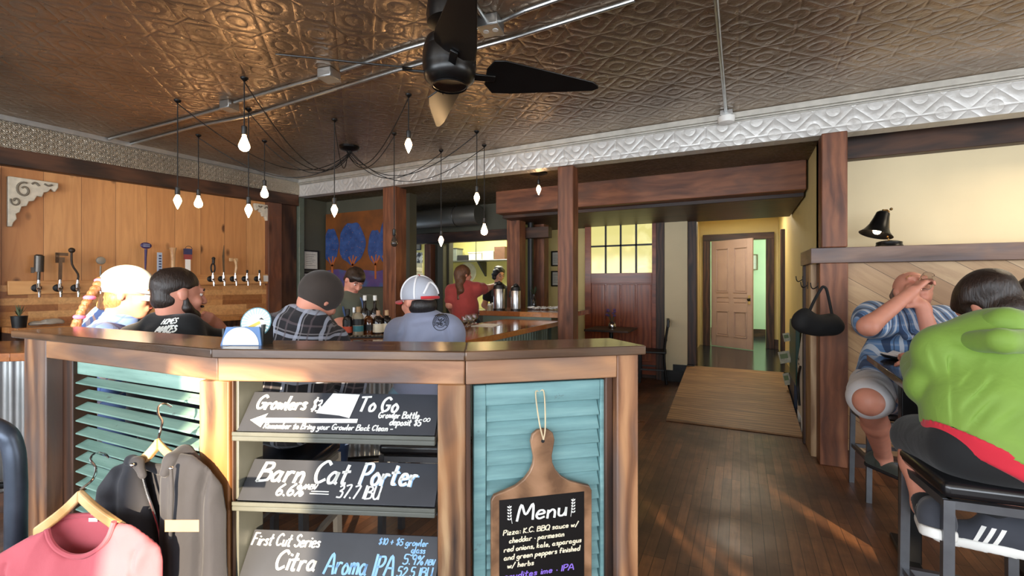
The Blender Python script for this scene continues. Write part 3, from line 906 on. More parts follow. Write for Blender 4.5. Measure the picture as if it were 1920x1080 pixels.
upright(S1, S1.lx(45), S1.lx(86), 0.02, 0.12, W_RAIL)
upright(S1, S1.lx(104, .07), S1.lx(136, .07), 0.07, 0.15, W_DARK, 'jamb')
xpm = S2.lx(372)
upright(S2, xpm, S2.lx(428), 0.022, 0.12, W_BURNT, z1=RH)
xr0, xr1 = S2.lx(820), S2.lx(872)
upright(S2, xr0, xr1, 0.022, 0.12, W_BURNT, z1=RH)
upright(S3, 0.004, S3.lx(884), 0.03, 0.11, W_DARK, 'jamb', RH)
upright(S3, S3.lx(1157), S3.lx(1197), 0.02, 0.11, W_RAIL)
upright(S3, S3.lx(1142), S3.lx(1156), 0.045, 0.13, W_DARK, 'jamb')

# shutters: frame, louvres that stand open beside the clothes and closed behind the menu
def shutter(sg, xa, xb, ztop, y, mat, n, pitch, ang, sw, stile):
    yc = y
    M = sg.M.copy(); M.translation = sg.at(xa, yc, 0)
    w = xb - xa
    zb = 0.10
    fr = MB()
    fr.box(0, stile, -0.016, 0.016, zb, ztop).box(w - stile, w, -0.016, 0.016, zb, ztop)
    fr.box(stile, w - stile, -0.015, 0.015, ztop - 0.063, ztop).box(stile, w - stile, -0.015, 0.015, zb, zb + .1)
    sh = fr.build('shutter', mat, part, M, 0.003)
    z = ztop - 0.063 - pitch * .55
    for i in range(n):
        ca, sa = math.cos(ang), math.sin(ang)
        Mi = sg.M @ Matrix.Translation((xa + stile + .002, yc, z)) @ Matrix.Rotation(ang, 4, 'X')
        Mi = Matrix.Translation(sg.at(xa + stile + .002, yc, z)) @ sg.M.to_3x3().to_4x4() @ Matrix.Rotation(ang, 4, 'X')
        MB().box(0, w - 2 * stile - .004, -sw / 2, sw / 2, -0.0035, 0.0035).build('louver', mat, sh, Mi, 0.003)
        z -= pitch
    return sh
shutter(S1, S1.lx(138, .10), S1.L - 0.03, RH - 0.005, 0.10, MINTP, 20, 0.050, math.radians(22), 0.045, 0.035)
shutter(S3, S3.lx(886, .08), S3.lx(1141, .08), RH - 0.012, 0.075, TEALP, 21, 0.0437, math.radians(62), 0.054, 0.037)

# chalkboards on ledges in the middle bay
SLATE = plain('chalkboard_paint', (56, 58, 64), 0.45, 0, 0.12, 9)
GREYP = plain('grey_painted_plank', (88, 90, 84), 0.4, 0, 0.1)
xs0, xs1 = S2.lx(446, .05), S2.lx(818, .03)
upright(S2, S2.lx(430), S2.lx(437, .03), 0.03, 0.045, W_DARK, 'side_panel', RH)
rail(S2, xs0 - .008, xs0 + .006, 0.02, RH, 0.045, 0.165, GREYP, 'side_panel', 0.002)
rail(S2, xs1 - .001, xs1 + .012, 0.02, RH, 0.045, 0.165, BLACK, 'side_panel', 0.002)
CHALK = plain('white_chalk_pen', (236, 236, 230), 0.7, var=0.05)
BLUECHALK = plain('pale_blue_chalk_pen', (150, 196, 238), 0.7, var=0.08)
VIOLET = plain('violet_chalk_pen', (140, 108, 214), 0.7, var=0.08)
CREAMCHALK = plain('cream_chalk_pen', (240, 228, 200), 0.7, var=0.05)
def chalk_sign(zb, zt, label, letters, xw=(0.0, 0.0)):
    """board leaning back on its ledge; letters(mb_white, mb_blue, M, w, h) writes on it"""
    y0, y1 = 0.032, 0.116
    zb, zt = ZS(zb), ZS(zt)
    x0, x1 = xs0 + .009 + xw[0], xs1 - .005 + xw[1]
    rail(S2, xs0 + .004, xs1 - .001, zb - 0.019, zb - 0.004, 0.016, 0.125, GREYP, 'ledge', 0.003)
    rail(S2, xs0 + .004, xs1 - .001, zb - 0.004, zb + 0.008, 0.016, 0.022, GREYP, 'ledge_lip', 0.002)
    u = (S2.at(0, y1, zt) - S2.at(0, y0, zb)); h = u.length; u.normalize()
    nrm = S2.x.cross(u)
    M = Matrix((S2.x, u, nrm)).transposed().to_4x4(); M.translation = S2.at(x0, y0, zb + 0.006)
    w = x1 - x0
    t = thing('chalkboard_sign', S2.at((x0 + x1) / 2, y0, zb), label, 'sign')
    MB().box(0, w, 0, h, -0.012, 0).build('board', SLATE, t, M, 0.002)
    return t, M, w, h
t, M, w, h = chalk_sign(0.897, 1.014, 'black chalkboard sign about growlers to go with a white arrow', None)
mw = MB()
write(mw, 'Growlers', .045 * w, .55 * h, .32 * h, 0.0072, M, .27 * w, seed=2)
write(mw, '$3', .34 * w, .52 * h, .3 * h, 0.0048, M, .05 * w, seed=2)
write(mw, 'To Go', .585 * w, .55 * h, .36 * h, 0.0072, M, .21 * w, seed=3)
write(mw, 'Growler Bottle', .70 * w, .39 * h, .15 * h, 0.0036, M, .21 * w, seed=4)
write(mw, 'deposit $5', .765 * w, .22 * h, .15 * h, 0.0036, M, .16 * w, seed=5)
write(mw, '00', .93 * w, .32 * h, .08 * h, 0.0024, M, .035 * w, seed=5)
write(mw, 'Remember to Bring your Growler Back Clean -', .13 * w, .08 * h, .13 * h, 0.0032, M, .66 * w, seed=6)
mw.add([M @ Vector((a * w, b * h, .0012)) for a, b in ((.045, .27), (.125, .44), (.118, .33), (.60, .35), (.60, .25), (.122, .21), (.115, .10))], [(0, 1, 2, 3, 4, 5, 6)])
mw.build('lettering', CHALK, t)
mw = MB()
mw.add([M @ Vector((a * w, b * h, .0015)) for a, b in ((.375, .47), (.50, .42), (.555, .36), (.575, .96), (.43, .98))], [(0, 1, 2, 3, 4)])
mw.build('paper_patch', WHITE, t)
t, M, w, h = chalk_sign(0.652, 0.762, 'black chalkboard sign for a porter in tall shaded lettering', None)
mw, mb2 = MB(), MB()
write(mw, 'Barn', .06 * w, .46 * h, .46 * h, 0.0088, M, .25 * w, seed=7)
write(mw, 'Cat', .355 * w, .46 * h, .5 * h, 0.0088, M, .19 * w, seed=8)
write(mw, 'Porter', .595 * w, .46 * h, .5 * h, 0.0088, M, .30 * w, seed=9)
write(mb2, 'Porter', .60 * w, .445 * h, .5 * h, 0.0048, M, .305 * w, seed=9, lift=.0008)
write(mw, '6.6%', .185 * w, .14 * h, .26 * h, 0.0056, M, .15 * w, seed=10)
write(mw, 'ABV', .33 * w, .30 * h, .11 * h, 0.0032, M, .06 * w, seed=10)
write(mw, '=', .36 * w, .15 * h, .24 * h, 0.0032, M, .11 * w, seed=10)
write(mw, '37.7 IBU', .50 * w, .13 * h, .28 * h, 0.0048, M, .22 * w, seed=11)
mw.build('lettering', CHALK, t); mb2.build('shaded_lettering', BLUECHALK, t)
t, M, w, h = chalk_sign(0.36, 0.497, 'black chalkboard sign for an aroma ale, lowest of the ledges', None)
mw, mb2 = MB(), MB()
write(mw, 'First Cut Series', .01 * w, .70 * h, .22 * h, 0.0044, M, .37 * w, seed=12)
write(mw, 'Citra', .17 * w, .27 * h, .34 * h, 0.0072, M, .22 * w, seed=13)
write(mb2, 'Aroma IPA', .43 * w, .24 * h, .36 * h, 0.0064, M, .36 * w, seed=14)
write(mb2, '$10 + $5 growler', .68 * w, .80 * h, .12 * h, 0.0032, M, .26 * w, seed=15)
write(mb2, 'glass', .855 * w, .67 * h, .12 * h, 0.0032, M, .075 * w, seed=16)
write(mb2, '5.9%', .82 * w, .46 * h, .17 * h, 0.0040, M, .11 * w, seed=17)
write(mb2, 'ABV', .935 * w, .46 * h, .10 * h, 0.0032, M, .05 * w, seed=17)
write(mb2, '52.5 IBU', .80 * w, .24 * h, .17 * h, 0.0040, M, .18 * w, seed=18)
mw.build('lettering', CHALK, t); mb2.build('blue_lettering', BLUECHALK, t)

# menu on a paddle board
yM = 0.028
def m3(px, py): 
    q = ray_plane(px, py, S3.at(0, yM, 0), S3.y)
    return ((q - S3.a).dot(S3.x), q.z)
cxh, czh = m3(1024, 829)
xl, zsl = m3(921, 925); xr, zsr = m3(1110, 903)
zs = (zsl + zsr) / 2; cx_ = (xl + xr) / 2
hw = (xr - xl) / 2
half = [(0.0, czh + 0.0395), (0.0168, czh + 0.0370), (0.0319, czh + 0.0252), (0.0370, czh + 0.0042), (0.0336, czh - 0.0168), (0.0286, czh - 0.0420), (0.0302, czh - 0.0630), (0.0395, czh - 0.0840), (0.0571, czh - 0.1050), (0.0840, zs + 0.0101), (0.1134, zs), (hw - 0.0084, zs - 0.0101), (hw, zs - 0.0252), (hw, zs - 0.3528), (hw - 0.0168, zs - 0.3696)]
poly = [(cx_ + x, z) for x, z in half] + [(cx_ - x, z) for x, z in half[::-1][:-1]]
Mm = Matrix((S3.x, UP, -S3.y)).transposed().to_4x4(); Mm.translation = S3.at(0, yM, 0)
t = thing('menu_board', S3.at(cx_, yM, zs - .37), 'paddle shaped wooden menu board hanging by twine on the teal shutter', 'sign')
W_PAD = wood('paddle_wood', (104, 74, 52), (138, 102, 74), (164, 124, 94), 0.4, knots=False)
MB().prism(poly, -0.016, 0.0, Mm).build('paddle', W_PAD, t, None, 0.003)
xa, za = m3(936, 938); xb, zb2 = m3(1095, 921)
zt = (za + zb2) / 2
MB().prism([(xa, zs - .36), (xb, zs - .36), (xb, zt), (xa, zt)], 0.0003, 0.0016, Mm).build('chalk_panel', plain('black_chalk_panel', (14, 14, 15), 0.35), t)
Mt = Mm @ Matrix.Translation((0, 0, 0.0016))
mw, mc, mv = MB(), MB(), MB()
pw = xb - xa
zq = lambda v: v * .84
def line(mb, s, a, b, zc, sz, th, seed): write(mb, s, xa + a * pw, zt - zc, sz, th, Mt, (b - a) * pw, seed=seed)
line(mw, 'Menu', .20, .80, .066, .044, .0062, 20)
for sgn, xc in ((1, .115), (-1, .865)):
    for i in range(5):
        for q in (-1, 1):
            a = math.radians(90 + q * 48)
            c = Vector((xa + xc * pw, zt - .025 - i * .0088, 0))
            e = c + Vector((math.cos(a), math.sin(a), 0)) * .0092
            nn = Vector((-math.sin(a), math.cos(a), 0)) * .0026
            mw.add([Mt @ (v + Vector((0, 0, .001))) for v in (c, (c + e) / 2 + nn, e, (c + e) / 2 - nn)], [(0, 1, 2, 3)])
    mw.bar(Mt @ Vector((xa + xc * pw, zt - .017, .0006)), Mt @ Vector((xa + (xc + .03 * sgn) * pw, zt - .071, .0006)), .0016, .001)
for i, (s, a, b) in enumerate([('Pizza: K.C. BBQ sauce w/', .04, .93), ('cheddar * parmesan', .11, .76), ('red onions, kale, asparagus', .05, .97), ('and green peppers finished', .05, .95), ('w/ herbs', .09, .40)]):
    line(mc, s, a, b, zq(.122) + i * .0244, .0145, .0027, 30 + i)
line(mv, 'crudites Lime * IPA', .05, .88, .231, .017, .003, 40)
mw.build('heading', CHALK, t); mc.build('lettering', CREAMCHALK, t); mv.build('violet_lettering', VIOLET, t)
TWINE = plain('jute_twine', (206, 186, 152), 0.8, var=0.2)
q0 = S3.at(cx_, yM - .006, czh + .01)
tx, tz = m3(1009, 742); tx2, tz2 = m3(1025, 740)
tm = MB().tube([q0, S3.at(cx_ - .012, yM - .004, czh + .06), S3.at(tx, .055, tz), S3.at((tx + tx2) / 2, .062, tz + .004), S3.at(tx2, .055, tz2), S3.at(cx_ + .006, yM - .005, czh + .05), q0], .0022, 6, 5)
tm.build('twine', TWINE, t)
MB().cyl(S3.at(cx_, yM - .0012, czh + .004), S3.at(cx_, yM + .001, czh + .004), .0055, 12).build('hole', BLACK, t)
# ------------------------------------------------------------------ hanging lamp with many cords
ZC = 2.92
BULB = emit('warm_bulb_glass', (1.0, 0.62, 0.30), 26.0)
BULB_OFF = plain('unlit_bulb_glass', (60, 52, 46), 0.1)
CORD = plain('black_cord', (16, 15, 14), 0.6)
TEAR = [(.006, .0), (.011, -.006), (.013, -.018), (.022, -.042), (.031, -.066), (.032, -.082), (.026, -.097), (.014, -.106), (.003, -.109)]
FLAME = [(.006, .0), (.011, -.006), (.018, -.02), (.026, -.038), (.027, -.05), (.020, -.072), (.011, -.092), (.004, -.108), (.001, -.113)]
HOOKS = [(333, 188, 378, 'F'), (372, 253, 378, 'T'), (458, 146, 268, 'T'), (466, 204, 395, 'F'), (496, 264, 360, 'T'), (627, 224, 395, 'F'), (766, 177, 273, 'F'),
         (739, 250, 452, 'X'), (827, 282, 452, 'F'), (894, 246, 372, 'F'), (908, 272, 430, 'T')]
cpos = PZ(655, 275, ZC)
lamp = thing('pendant_lamp', cpos, 'black hanging lamp whose many swagged cords carry bare glowing bulbs', 'lamp')
MB().lathe([(.105, 0), (.105, -.02), (.09, -.035), (.03, -.05)], 24, Matrix.Translation(cpos)).build('canopy', BLACK_METAL, lamp)
def bulb_set(hook, zb, kind, parent, scale=1.0):
    top = hook.z - .012
    b = zb + .055 * scale
    MB().tube([(hook.x, hook.y, top), (hook.x, hook.y, b + .05)], .0042, 8).build('cord', CORD, parent)
    MB().lathe([(.008, .062), (.018, .056), (.018, .002), (.014, -.004)], 14, Matrix.Translation((hook.x, hook.y, b))).build('socket', BLACK, parent)
    prof = FLAME if kind == 'F' else TEAR
    prof = [(r * scale, z * scale) for r, z in prof][::-1]
    MB().lathe(prof, 14, Matrix.Translation((hook.x, hook.y, b))).build('bulb', BULB_OFF if kind == 'X' else BULB, parent, smooth=80)
rg = random.Random(5)
for i, (px, py, pb, kd) in enumerate(HOOKS):
    hk = PZ(px, py, ZC)
    d = 1.5 * F / (HY - py)
    MB().lathe([(.004, -.03), (.010, -.022), (.022, -.012), (.026, -.004), (.026, 0)], 12, Matrix.Translation(hk)).build('ceiling_hook', BLACK_METAL, lamp)
    zb = EYE + (HY - pb) * d / F
    bulb_set(hk, zb, kd, lamp, 1.15 if kd == 'T' else 1.05)
    a = 2 * math.pi * i / len(HOOKS)
    s = cpos + Vector((math.cos(a) * .03, math.sin(a) * .03, -.05))
    e = hk + Vector((0, 0, -.028))
    sag = 0.16 + 0.10 * (s - e).length * rg.uniform(.7, 1.3)
    pts = [s.lerp(e, t) + Vector((0, 0, -sag * 4 * t * (1 - t) * (1.25 - .5 * t))) for t in np.linspace(0, 1, 13)]
    MB().tube(pts, .0042, 6, 2).build('swag_cord', CORD, lamp)
hk = PZ(1010, 324, 2.70)
lone = thing('pendant_lamp', hk, 'single bare bulb lamp on the low tin ceiling near the timber posts', 'lamp')
MB().lathe([(.10, 0), (.10, -.012), (.03, -.03)], 20, Matrix.Translation(hk)).build('canopy', BLACK_METAL, lone)
bulb_set(hk, PZ(1010, 356, 1.0).z if False else EYE + (HY - 356) * (2.70 - EYE) / (HY - 324), 'F', lone)

# ------------------------------------------------------------------ ceiling fan
fc = P(843, 105, 2.38); fc.z = ZC
fan = thing('ceiling_fan', fc, 'black ceiling fan with tapered blades under the tin ceiling', 'fan')
FANB = plain('black_fan_enamel', (14, 13, 13), 0.32)
T = Matrix.Translation(fc)
MB().lathe([(.03, -.16), (.115, -.145), (.12, -.10), (.11, -.02), (.10, 0)], 32, T).build('ceiling_canopy', FANB, fan)
MB().cyl(fc + Vector((0, 0, -.26)), fc + Vector((0, 0, -.14)), .035).build('downrod', FANB, fan)
MB().lathe([(.06, -.455), (.085, -.462), (.105, -.452), (.128, -.43), (.136, -.40), (.134, -.385), (.138, -.375), (.138, -.30), (.130, -.285), (.132, -.27), (.12, -.235), (.04, -.225)], 40, T).build('motor_housing', FANB, fan)
MB().lathe([(.086, -.468), (.09, -.462), (.094, -.466), (.09, -.472)], 32, T, False).build('trim_ring', BLACK_METAL, fan)
for i in range(4):
    a = TH + math.radians(13 + 90 * i)
    R = T @ Matrix.Rotation(a, 4, 'Z') @ Matrix.Translation((0, 0, -.405)) @ Matrix.Rotation(math.radians(-24), 4, 'X')
    MB().box(.11, .24, -.02, .02, -.006, .006, R).build('blade_arm', FANB, fan, None, .003)
    outline = [(.19, -.05), (.22, -.105), (.28, -.112), (.78, -.040), (.82, -.02), (.83, 0.0), (.80, .02), (.35, .095), (.24, .105), (.19, .05)]
    MB().prism(outline, .006, .014, R).build('blade', FANB, fan, None, .003)

# ------------------------------------------------------------------ conduits, boxes, detector
PIPE = plain('galvanised_conduit', (176, 176, 174), 0.3, 0.9, 0.08)
def conduit(pts, label, r=.0125):
    m = MB().tube([PZ(x, y, ZC - .014) for x, y in pts], r, 10)
    for x, y in pts[1:-1]:
        q = PZ(x, y, ZC - .014)
        m.ball(q, r * 1.05, 8, 6)
    return tag(m.build('conduit_pipe', PIPE), label, 'pipe')
def jbox(px, py, label, w=.11, face=False):
    c = PZ(px, py, ZC - .03)
    t = thing('junction_box', (c.x, c.y, ZC - .06), label, 'electrical box')
    R = Matrix.Translation((c.x, c.y, 0)) @ Matrix.Rotation(math.radians(8), 4, 'Z')
    MB().box(-w / 2, w / 2, -w / 2, w / 2, ZC - .06, ZC - .001, R).build('box', PIPE, t, None, .004)
    MB().box(-w / 2 - .002, w / 2 + .002, -w / 2 - .002, w / 2 + .002, ZC - .066, ZC - .061, R).build('cover', ZINC, t, None, .002)
    if face:
        for s in (-.028, .028):
            MB().lathe([(.017, -.0025), (.017, 0)], 14, R @ Matrix.Translation((s, 0, ZC - .066))).build('socket', WHITE, t)
conduit([(905, 50), (760, 92), (640, 133)], 'bent steel conduit between the outlet box and the next grey box')
conduit([(598, 146), (520, 168), (440, 192)], 'steel conduit between the two plain grey ceiling boxes')
conduit([(420, 202), (320, 230), (205, 260)], 'steel conduit running from the last grey box to the tap wall')
conduit([(1190, 0), (960, 72), (740, 133), (520, 201), (466, 218), (371, 236), (245, 270)], 'long steel conduit crossing the whole ceiling beside the boxes')
conduit([(936, 42), (985, 20), (1060, -6)], 'steel conduit leaving the outlet box away from the fan')
conduit([(1341, -20), (1350, 90), (1361, 208)], 'steel conduit leading to the white smoke detector')
conduit([(885, 0), (912, 40)], 'short steel conduit dropping into the outlet box beside the fan')
jbox(920, 46, 'grey steel ceiling box with two round sockets beside the fan', .12, True)
jbox(617, 140, 'plain grey ceiling box between the fan and the bulbs')
jbox(430, 198, 'plain grey ceiling box above the hanging bulbs', .10)
c = PZ(1362, 213, ZC - .02)
t = thing('smoke_detector', (c.x, c.y, ZC - .10), 'white round smoke detector on a steel box by the bright tin band', 'detector')
MB().box(c.x - .05, c.x + .05, c.y - .05, c.y + .05, ZC - .045, ZC - .001).build('mounting_box', PIPE, t, None, .003)
MB().lathe([(.03, -.105), (.062, -.098), (.068, -.075), (.07, -.05), (.066, -.047)], 28, Matrix.Translation((c.x, c.y, ZC))).build('detector_body', WHITE, t)

# ------------------------------------------------------------------ tap wall: counter, faucets, handles, brackets
def onLW(px, py, out=0.0):
    q = PX(px, py, -5.8)
    for _ in range(4):
        q = PX(px, py, LW(q.y) + out)
    return q
LWx = Vector((0.069, 1, 0)).normalized()      # along the tap wall
LWn = Vector((1, -0.069, 0)).normalized()     # out of it
WOODEDGE = butcher('butcher_block_counter', [(150, 84, 44), (196, 128, 74), (214, 152, 92), (166, 98, 54)], 0.05, 0.6, 0.25, 1)
a, b = 1.62, 4.04
t = thing('tap_counter', (LW(2.8) + .2, 2.8, 0), 'butcher block counter with dark cabinet under the beer taps', 'counter')
m = MB().add([(LW(a) + .052, a, 1.0), (LW(a) + .42, a, 1.0), (LW(b) + .42, b, 1.0), (LW(b) + .052, b, 1.0), (LW(a) + .052, a, 1.05), (LW(a) + .42, a, 1.05), (LW(b) + .42, b, 1.05), (LW(b) + .052, b, 1.05)],
              [(0, 3, 2, 1), (4, 5, 6, 7), (0, 1, 5, 4), (1, 2, 6, 5), (2, 3, 7, 6), (3, 0, 4, 7)])
m.build('countertop', WOODEDGE, t, None, .003)
m = MB().add([(LW(a) + .052, a, .0), (LW(a) + .38, a, .0), (LW(b) + .38, b, .0), (LW(b) + .052, b, .0), (LW(a) + .052, a, 1.0), (LW(a) + .38, a, 1.0), (LW(b) + .38, b, 1.0), (LW(b) + .052, b, 1.0)],
              [(0, 3, 2, 1), (4, 5, 6, 7), (0, 1, 5, 4), (1, 2, 6, 5), (2, 3, 7, 6), (3, 0, 4, 7)])
m.build('cabinet', W_DARK, t)
RAILY = [(40, 536), (190, 534), (230, 524), (510, 523)]
def taprail(x0, y0, x1, y1, label):
    p0, p1 = onLW(x0, y0, .065), onLW(x1, y1, .065)
    o = board('tap_rail', p0, p1, .028, .125, wood('tap_rail_pine', (186, 122, 68), (212, 152, 92), (226, 170, 110), .4, knots=False))
    tag(o, label, 'rail')
taprail(14, 540, 186, 537, 'pine rail carrying the four taps beside the window side')
taprail(200, 527, 505, 523, 'pine rail carrying the row of taps behind the drinkers')
DKGREY = plain('dark_grey_steel', (70, 70, 70), 0.35, 0.7)
RUST = plain('rusty_iron', (110, 84, 62), 0.6, 0.3, 0.25)
PURP = plain('purple_enamel', (62, 44, 92), 0.4)
SIGNBL = plain('pale_blue_enamel', (170, 186, 206), 0.4)
NAVY = plain('navy_enamel', (44, 52, 92), 0.4)
PALEWOOD = wood('tap_handle_maple', (176, 128, 82), (206, 164, 116), (222, 186, 140), .4, knots=False)
def tap(px, yf, yt, kind, label):
    c = onLW(px, yf, .08)
    d = (Vector((c.x, c.y, 0))).dot(FWD)
    ztop = EYE + (HY - yt) * d / F
    t = thing('beer_tap', c, label, 'tap', 'beer taps on the pine wall')
    R = Matrix((LWx, LWn.cross(LWx) * -1, LWn)).transposed().to_4x4()
    R = Matrix((LWx, UP, LWn)).transposed().to_4x4(); R.translation = c
    MB().lathe([(.036, 0), (.036, .006), (.030, .012), (.016, .014)], 18, R).build('flange', BLACK, t)
    MB().cyl(c + LWn * .01, c + LWn * .075, .011, 10).cyl(c + LWn * .062 + UP * .045, c + LWn * .062 - UP * .02, .014, 10).tube([c + LWn * .062, c + LWn * .085 - UP * .03, c + LWn * .09 - UP * .085], [.014, .012, .009], 10, 4).build('faucet', CHROME, t)
    h0 = c + LWn * .062 + UP * .045
    H = max(.05, ztop - h0.z)
    up = (UP + LWn * .08).normalized()
    MB().cyl(h0, h0 + up * .035, .012, 10, .009).build('ferrule', STEEL, t)
    b = h0 + up * .03
    top = h0 + up * H
    m = MB()
    mat = DKGREY
    Rh = Matrix((LWx, LWn, UP)).transposed().to_4x4()
    if kind == 'cylinder':
        m.cyl(b, b + up * H * .3, .012, 12).cyl(b + up * H * .3, top, .034, 18).cyl(top, top + up * .012, .034, 18, .02)
        m.box(-.05, -.03, -.012, .012, H * .25, H * .45, Matrix.Translation(b) @ Rh); mat = plain('gunmetal', (88, 82, 76), .35, .6)
    elif kind == 'wrench':
        m.bar(b, b + up * H * .7, .024, .014, LWn).box(-.03, .03, -.012, .012, H * .62, H * .8, Matrix.Translation(b) @ Rh).box(-.03, .055, -.012, .012, H * .86, H * .96, Matrix.Translation(b) @ Rh).box(-.03, -.008, -.012, .012, H * .6, H * .95, Matrix.Translation(b) @ Rh); mat = RUST
    elif kind == 'crank':
        m.tube([b, b + up * H * .2, b + up * H * .5 - LWx * .045, b + up * H * .9 - LWx * .05], .009, 8, 3).ball(b + up * H * .93 - LWx * .05, .026); mat = plain('worn_crank_iron', (62, 50, 40), .5, .4)
    elif kind == 'disc':
        m.cyl(b, b + up * H * .55, .007, 8).lathe([(.036, -.01), (.04, 0), (.036, .01), (.02, .012)], 20, Matrix.Translation(b + up * (H * .75)) @ R.to_3x3().to_4x4()); mat = plain('grey_gauge', (140, 134, 124), .4, .5)
    elif kind == 'oval':
        m.cyl(b, b + up * H * .75, .006, 8, .014).ball(b + up * H * .86, (.052, .012, .034), 18, 10, Rh); mat = PURP
    elif kind == 'plaque':
        m.box(-.02, .02, -.012, .012, .0, H - .03, Matrix.Translation(b) @ Rh); mat = SIGNBL
    elif kind == 'flare':
        m.lathe([(.014, 0), (.02, H * .3), (.022, H * .7), (.036, H * .92), (.03, H - .03)], 14, Matrix.Translation(b)); mat = PALEWOOD
    elif kind == 'badge':
        m.box(-.022, .022, -.014, .014, .0, H * .45, Matrix.Translation(b) @ Rh); mat = WHITE
    elif kind == 'loop':
        m.tube([b + Rh.to_3x3() @ Vector((.022 * math.sin(q), 0, .055 - .055 * math.cos(q))) for q in np.linspace(0, 2 * math.pi, 18)], .009, 8).cyl(b + up * .11, top - up * .02, .016, 10).ball(top - up * .02, .02); mat = plain('black_iron_link', (36, 32, 30), .5, .3)
    elif kind == 'blade':
        m.prism([(-.006, 0), (.012, 0), (.004, H - .03), (-.016, H * .55)], -.004, .004, Matrix.Translation(b) @ R.to_3x3().to_4x4()); mat = plain('worn_blade', (120, 104, 84), .4, .6)
    elif kind == 'hatchet':
        m.tube([b, b + up * H * .45 + LWx * .01, b + up * H * .8 - LWx * .02], [.014, .016, .013], 10, 3).box(-.07, .03, -.012, .012, H * .66, H * .84, Matrix.Translation(b) @ Rh); mat = PALEWOOD
    elif kind == 'pad':
        m.box(-.06, .05, -.012, .012, .04, .075, Matrix.Translation(b) @ Rh).cyl(b, b + up * .05, .008, 8); mat = plain('dark_plum_enamel', (46, 34, 44), .4)
    else:
        m.cyl(b, top, .010, 10, .013).ball(top, .013); mat = BLACK
    hd = m.build('handle', mat, t)
    if kind == 'oval':
        mw = MB(); Q = Matrix.Translation(b + up * H * .86 + LWn * .012) @ R.to_3x3().to_4x4()
        for z in (.012, -.002, -.014): mw.box(-.03, .03, z, z + .004, 0, .001, Q)
        mw.build('lettering', SIGNBL, hd)
    if kind == 'plaque':
        mw = MB(); Q = Matrix.Translation(b + LWn * .013) @ R.to_3x3().to_4x4()
        for j in range(6): mw.box(-.012, .012, .02 + j * .03, .036 + j * .03, 0, .001, Q)
        mw.build('lettering', NAVY, hd)
    if kind == 'badge':
        MB().box(-.036, .036, -.018, .018, H * .45, H * .62, Matrix.Translation(b) @ Rh).build('lower_band', plain('faded_red_enamel', (150, 66, 62), .4), hd)
        MB().box(-.038, .038, -.018, .018, H * .62, H * .82, Matrix.Translation(b) @ Rh).build('cap_band', NAVY, hd)
        MB().tube([b + up * H * .82 + LWx * (.034 * math.cos(q)) + UP * (.03 * math.sin(q)) for q in np.linspace(0, math.pi, 12)], .003, 6).build('wire_loop', DKGREY, hd)
tap(68, 540, 480, 'cylinder', 'beer tap with a thick grey cylinder handle, first from the white bracket')
tap(108, 540, 478, 'wrench', 'beer tap with a rusty wrench for a handle')
tap(141, 540, 472, 'crank', 'beer tap with a bent crank handle and round knob')
tap(183, 540, 482, 'disc', 'beer tap with a small round gauge on a thin stem')
tap(217, 530, 492, 'pad', 'beer tap with a flat dark plum handle over the white cap')
tap(267, 524, 458, 'oval', 'beer tap with a purple oval sign handle')
tap(294, 523, 474, 'plaque', 'beer tap with a tall pale blue lettered handle')
tap(319, 523, 466, 'flare', 'beer tap with a pale flared wooden handle')
tap(347, 523, 462, 'badge', 'beer tap with a white, red and navy badge handle')
tap(394, 523, 482, 'loop', 'beer tap with a black iron link handle')
tap(414, 523, 460, 'blade', 'beer tap with a long thin blade handle')
tap(436, 523, 484, 'hatchet', 'beer tap with a small wooden hatchet handle')
tap(458, 523, 508, 'plain', 'beer tap with a short black lever beside the hatchet handle')
tap(481, 523, 508, 'plain', 'last beer tap of the row with a short black lever, next to a white card')
c = onLW(500, 523, .085)
R = Matrix((LWx, UP, LWn)).transposed().to_4x4(); R.translation = c
tag(MB().box(-.045, .045, -.035, .045, 0, .004, R).build('card', WHITE), 'small white card at the end of the tap rail', 'card')

PLASTER = plain('chipped_cream_paint', (206, 196, 176), 0.6, var=0.15, scale=20)
def corbel(pc, sgn, W, H, label):
    """carved bracket: scrolled outline with raised curls; corner at pc, running along the beam by sgn"""
    R = Matrix((LWx * sgn, UP, LWn * 1)).transposed().to_4x4(); R.translation = pc
    t = thing('carved_bracket', pc, label, 'bracket')
    pts = [(0, 0), (W, 0), (W, -.10 * H), (.93 * W, -.20 * H), (.84 * W, -.14 * H), (.78 * W, -.22 * H), (.70 * W, -.24 * H), (.66 * W, -.34 * H), (.56 * W, -.33 * H), (.50 * W, -.44 * H), (.40 * W, -.46 * H), (.36 * W, -.56 * H), (.26 * W, -.58 * H), (.22 * W, -.70 * H), (.15 * W, -.74 * H), (.17 * W, -.84 * H), (.10 * W, -.92 * H), (.08 * W, -H), (0, -H)]
    if sgn < 0: pts = pts[::-1]
    MB().prism(pts, 0.0, .05, R).build('bracket_body', PLASTER, t, None, .006)
    def curl(cx, cy, r, a0, turns, w):
        q = [(cx + r * (1 - .7 * s) * math.cos(a0 + turns * 6.28 * s), cy + r * (1 - .7 * s) * math.sin(a0 + turns * 6.28 * s)) for s in np.linspace(0, 1, 22)]
        return MB().tube([R @ Vector((x * W, y * H, .052)) for x, y in q], w, 6)
    SH = plain('grey_carved_groove', (120, 110, 94), 0.6)
    curl(.30, -.24, .16, 1.2, 1.2, .009).build('scroll', SH, t)
    curl(.14, -.48, .10, 2.8, 1.1, .008).build('scroll', SH, t)
    MB().tube([R @ Vector((x * W, y * H, .052)) for x, y in ((.45, -.10), (.52, -.06), (.60, -.12))], .009, 6, 4).tube([R @ Vector((x * W, y * H, .052)) for x, y in ((.70, -.06), (.78, -.09), (.86, -.06))], .009, 6, 4).build('leaf_carving', SH, t)
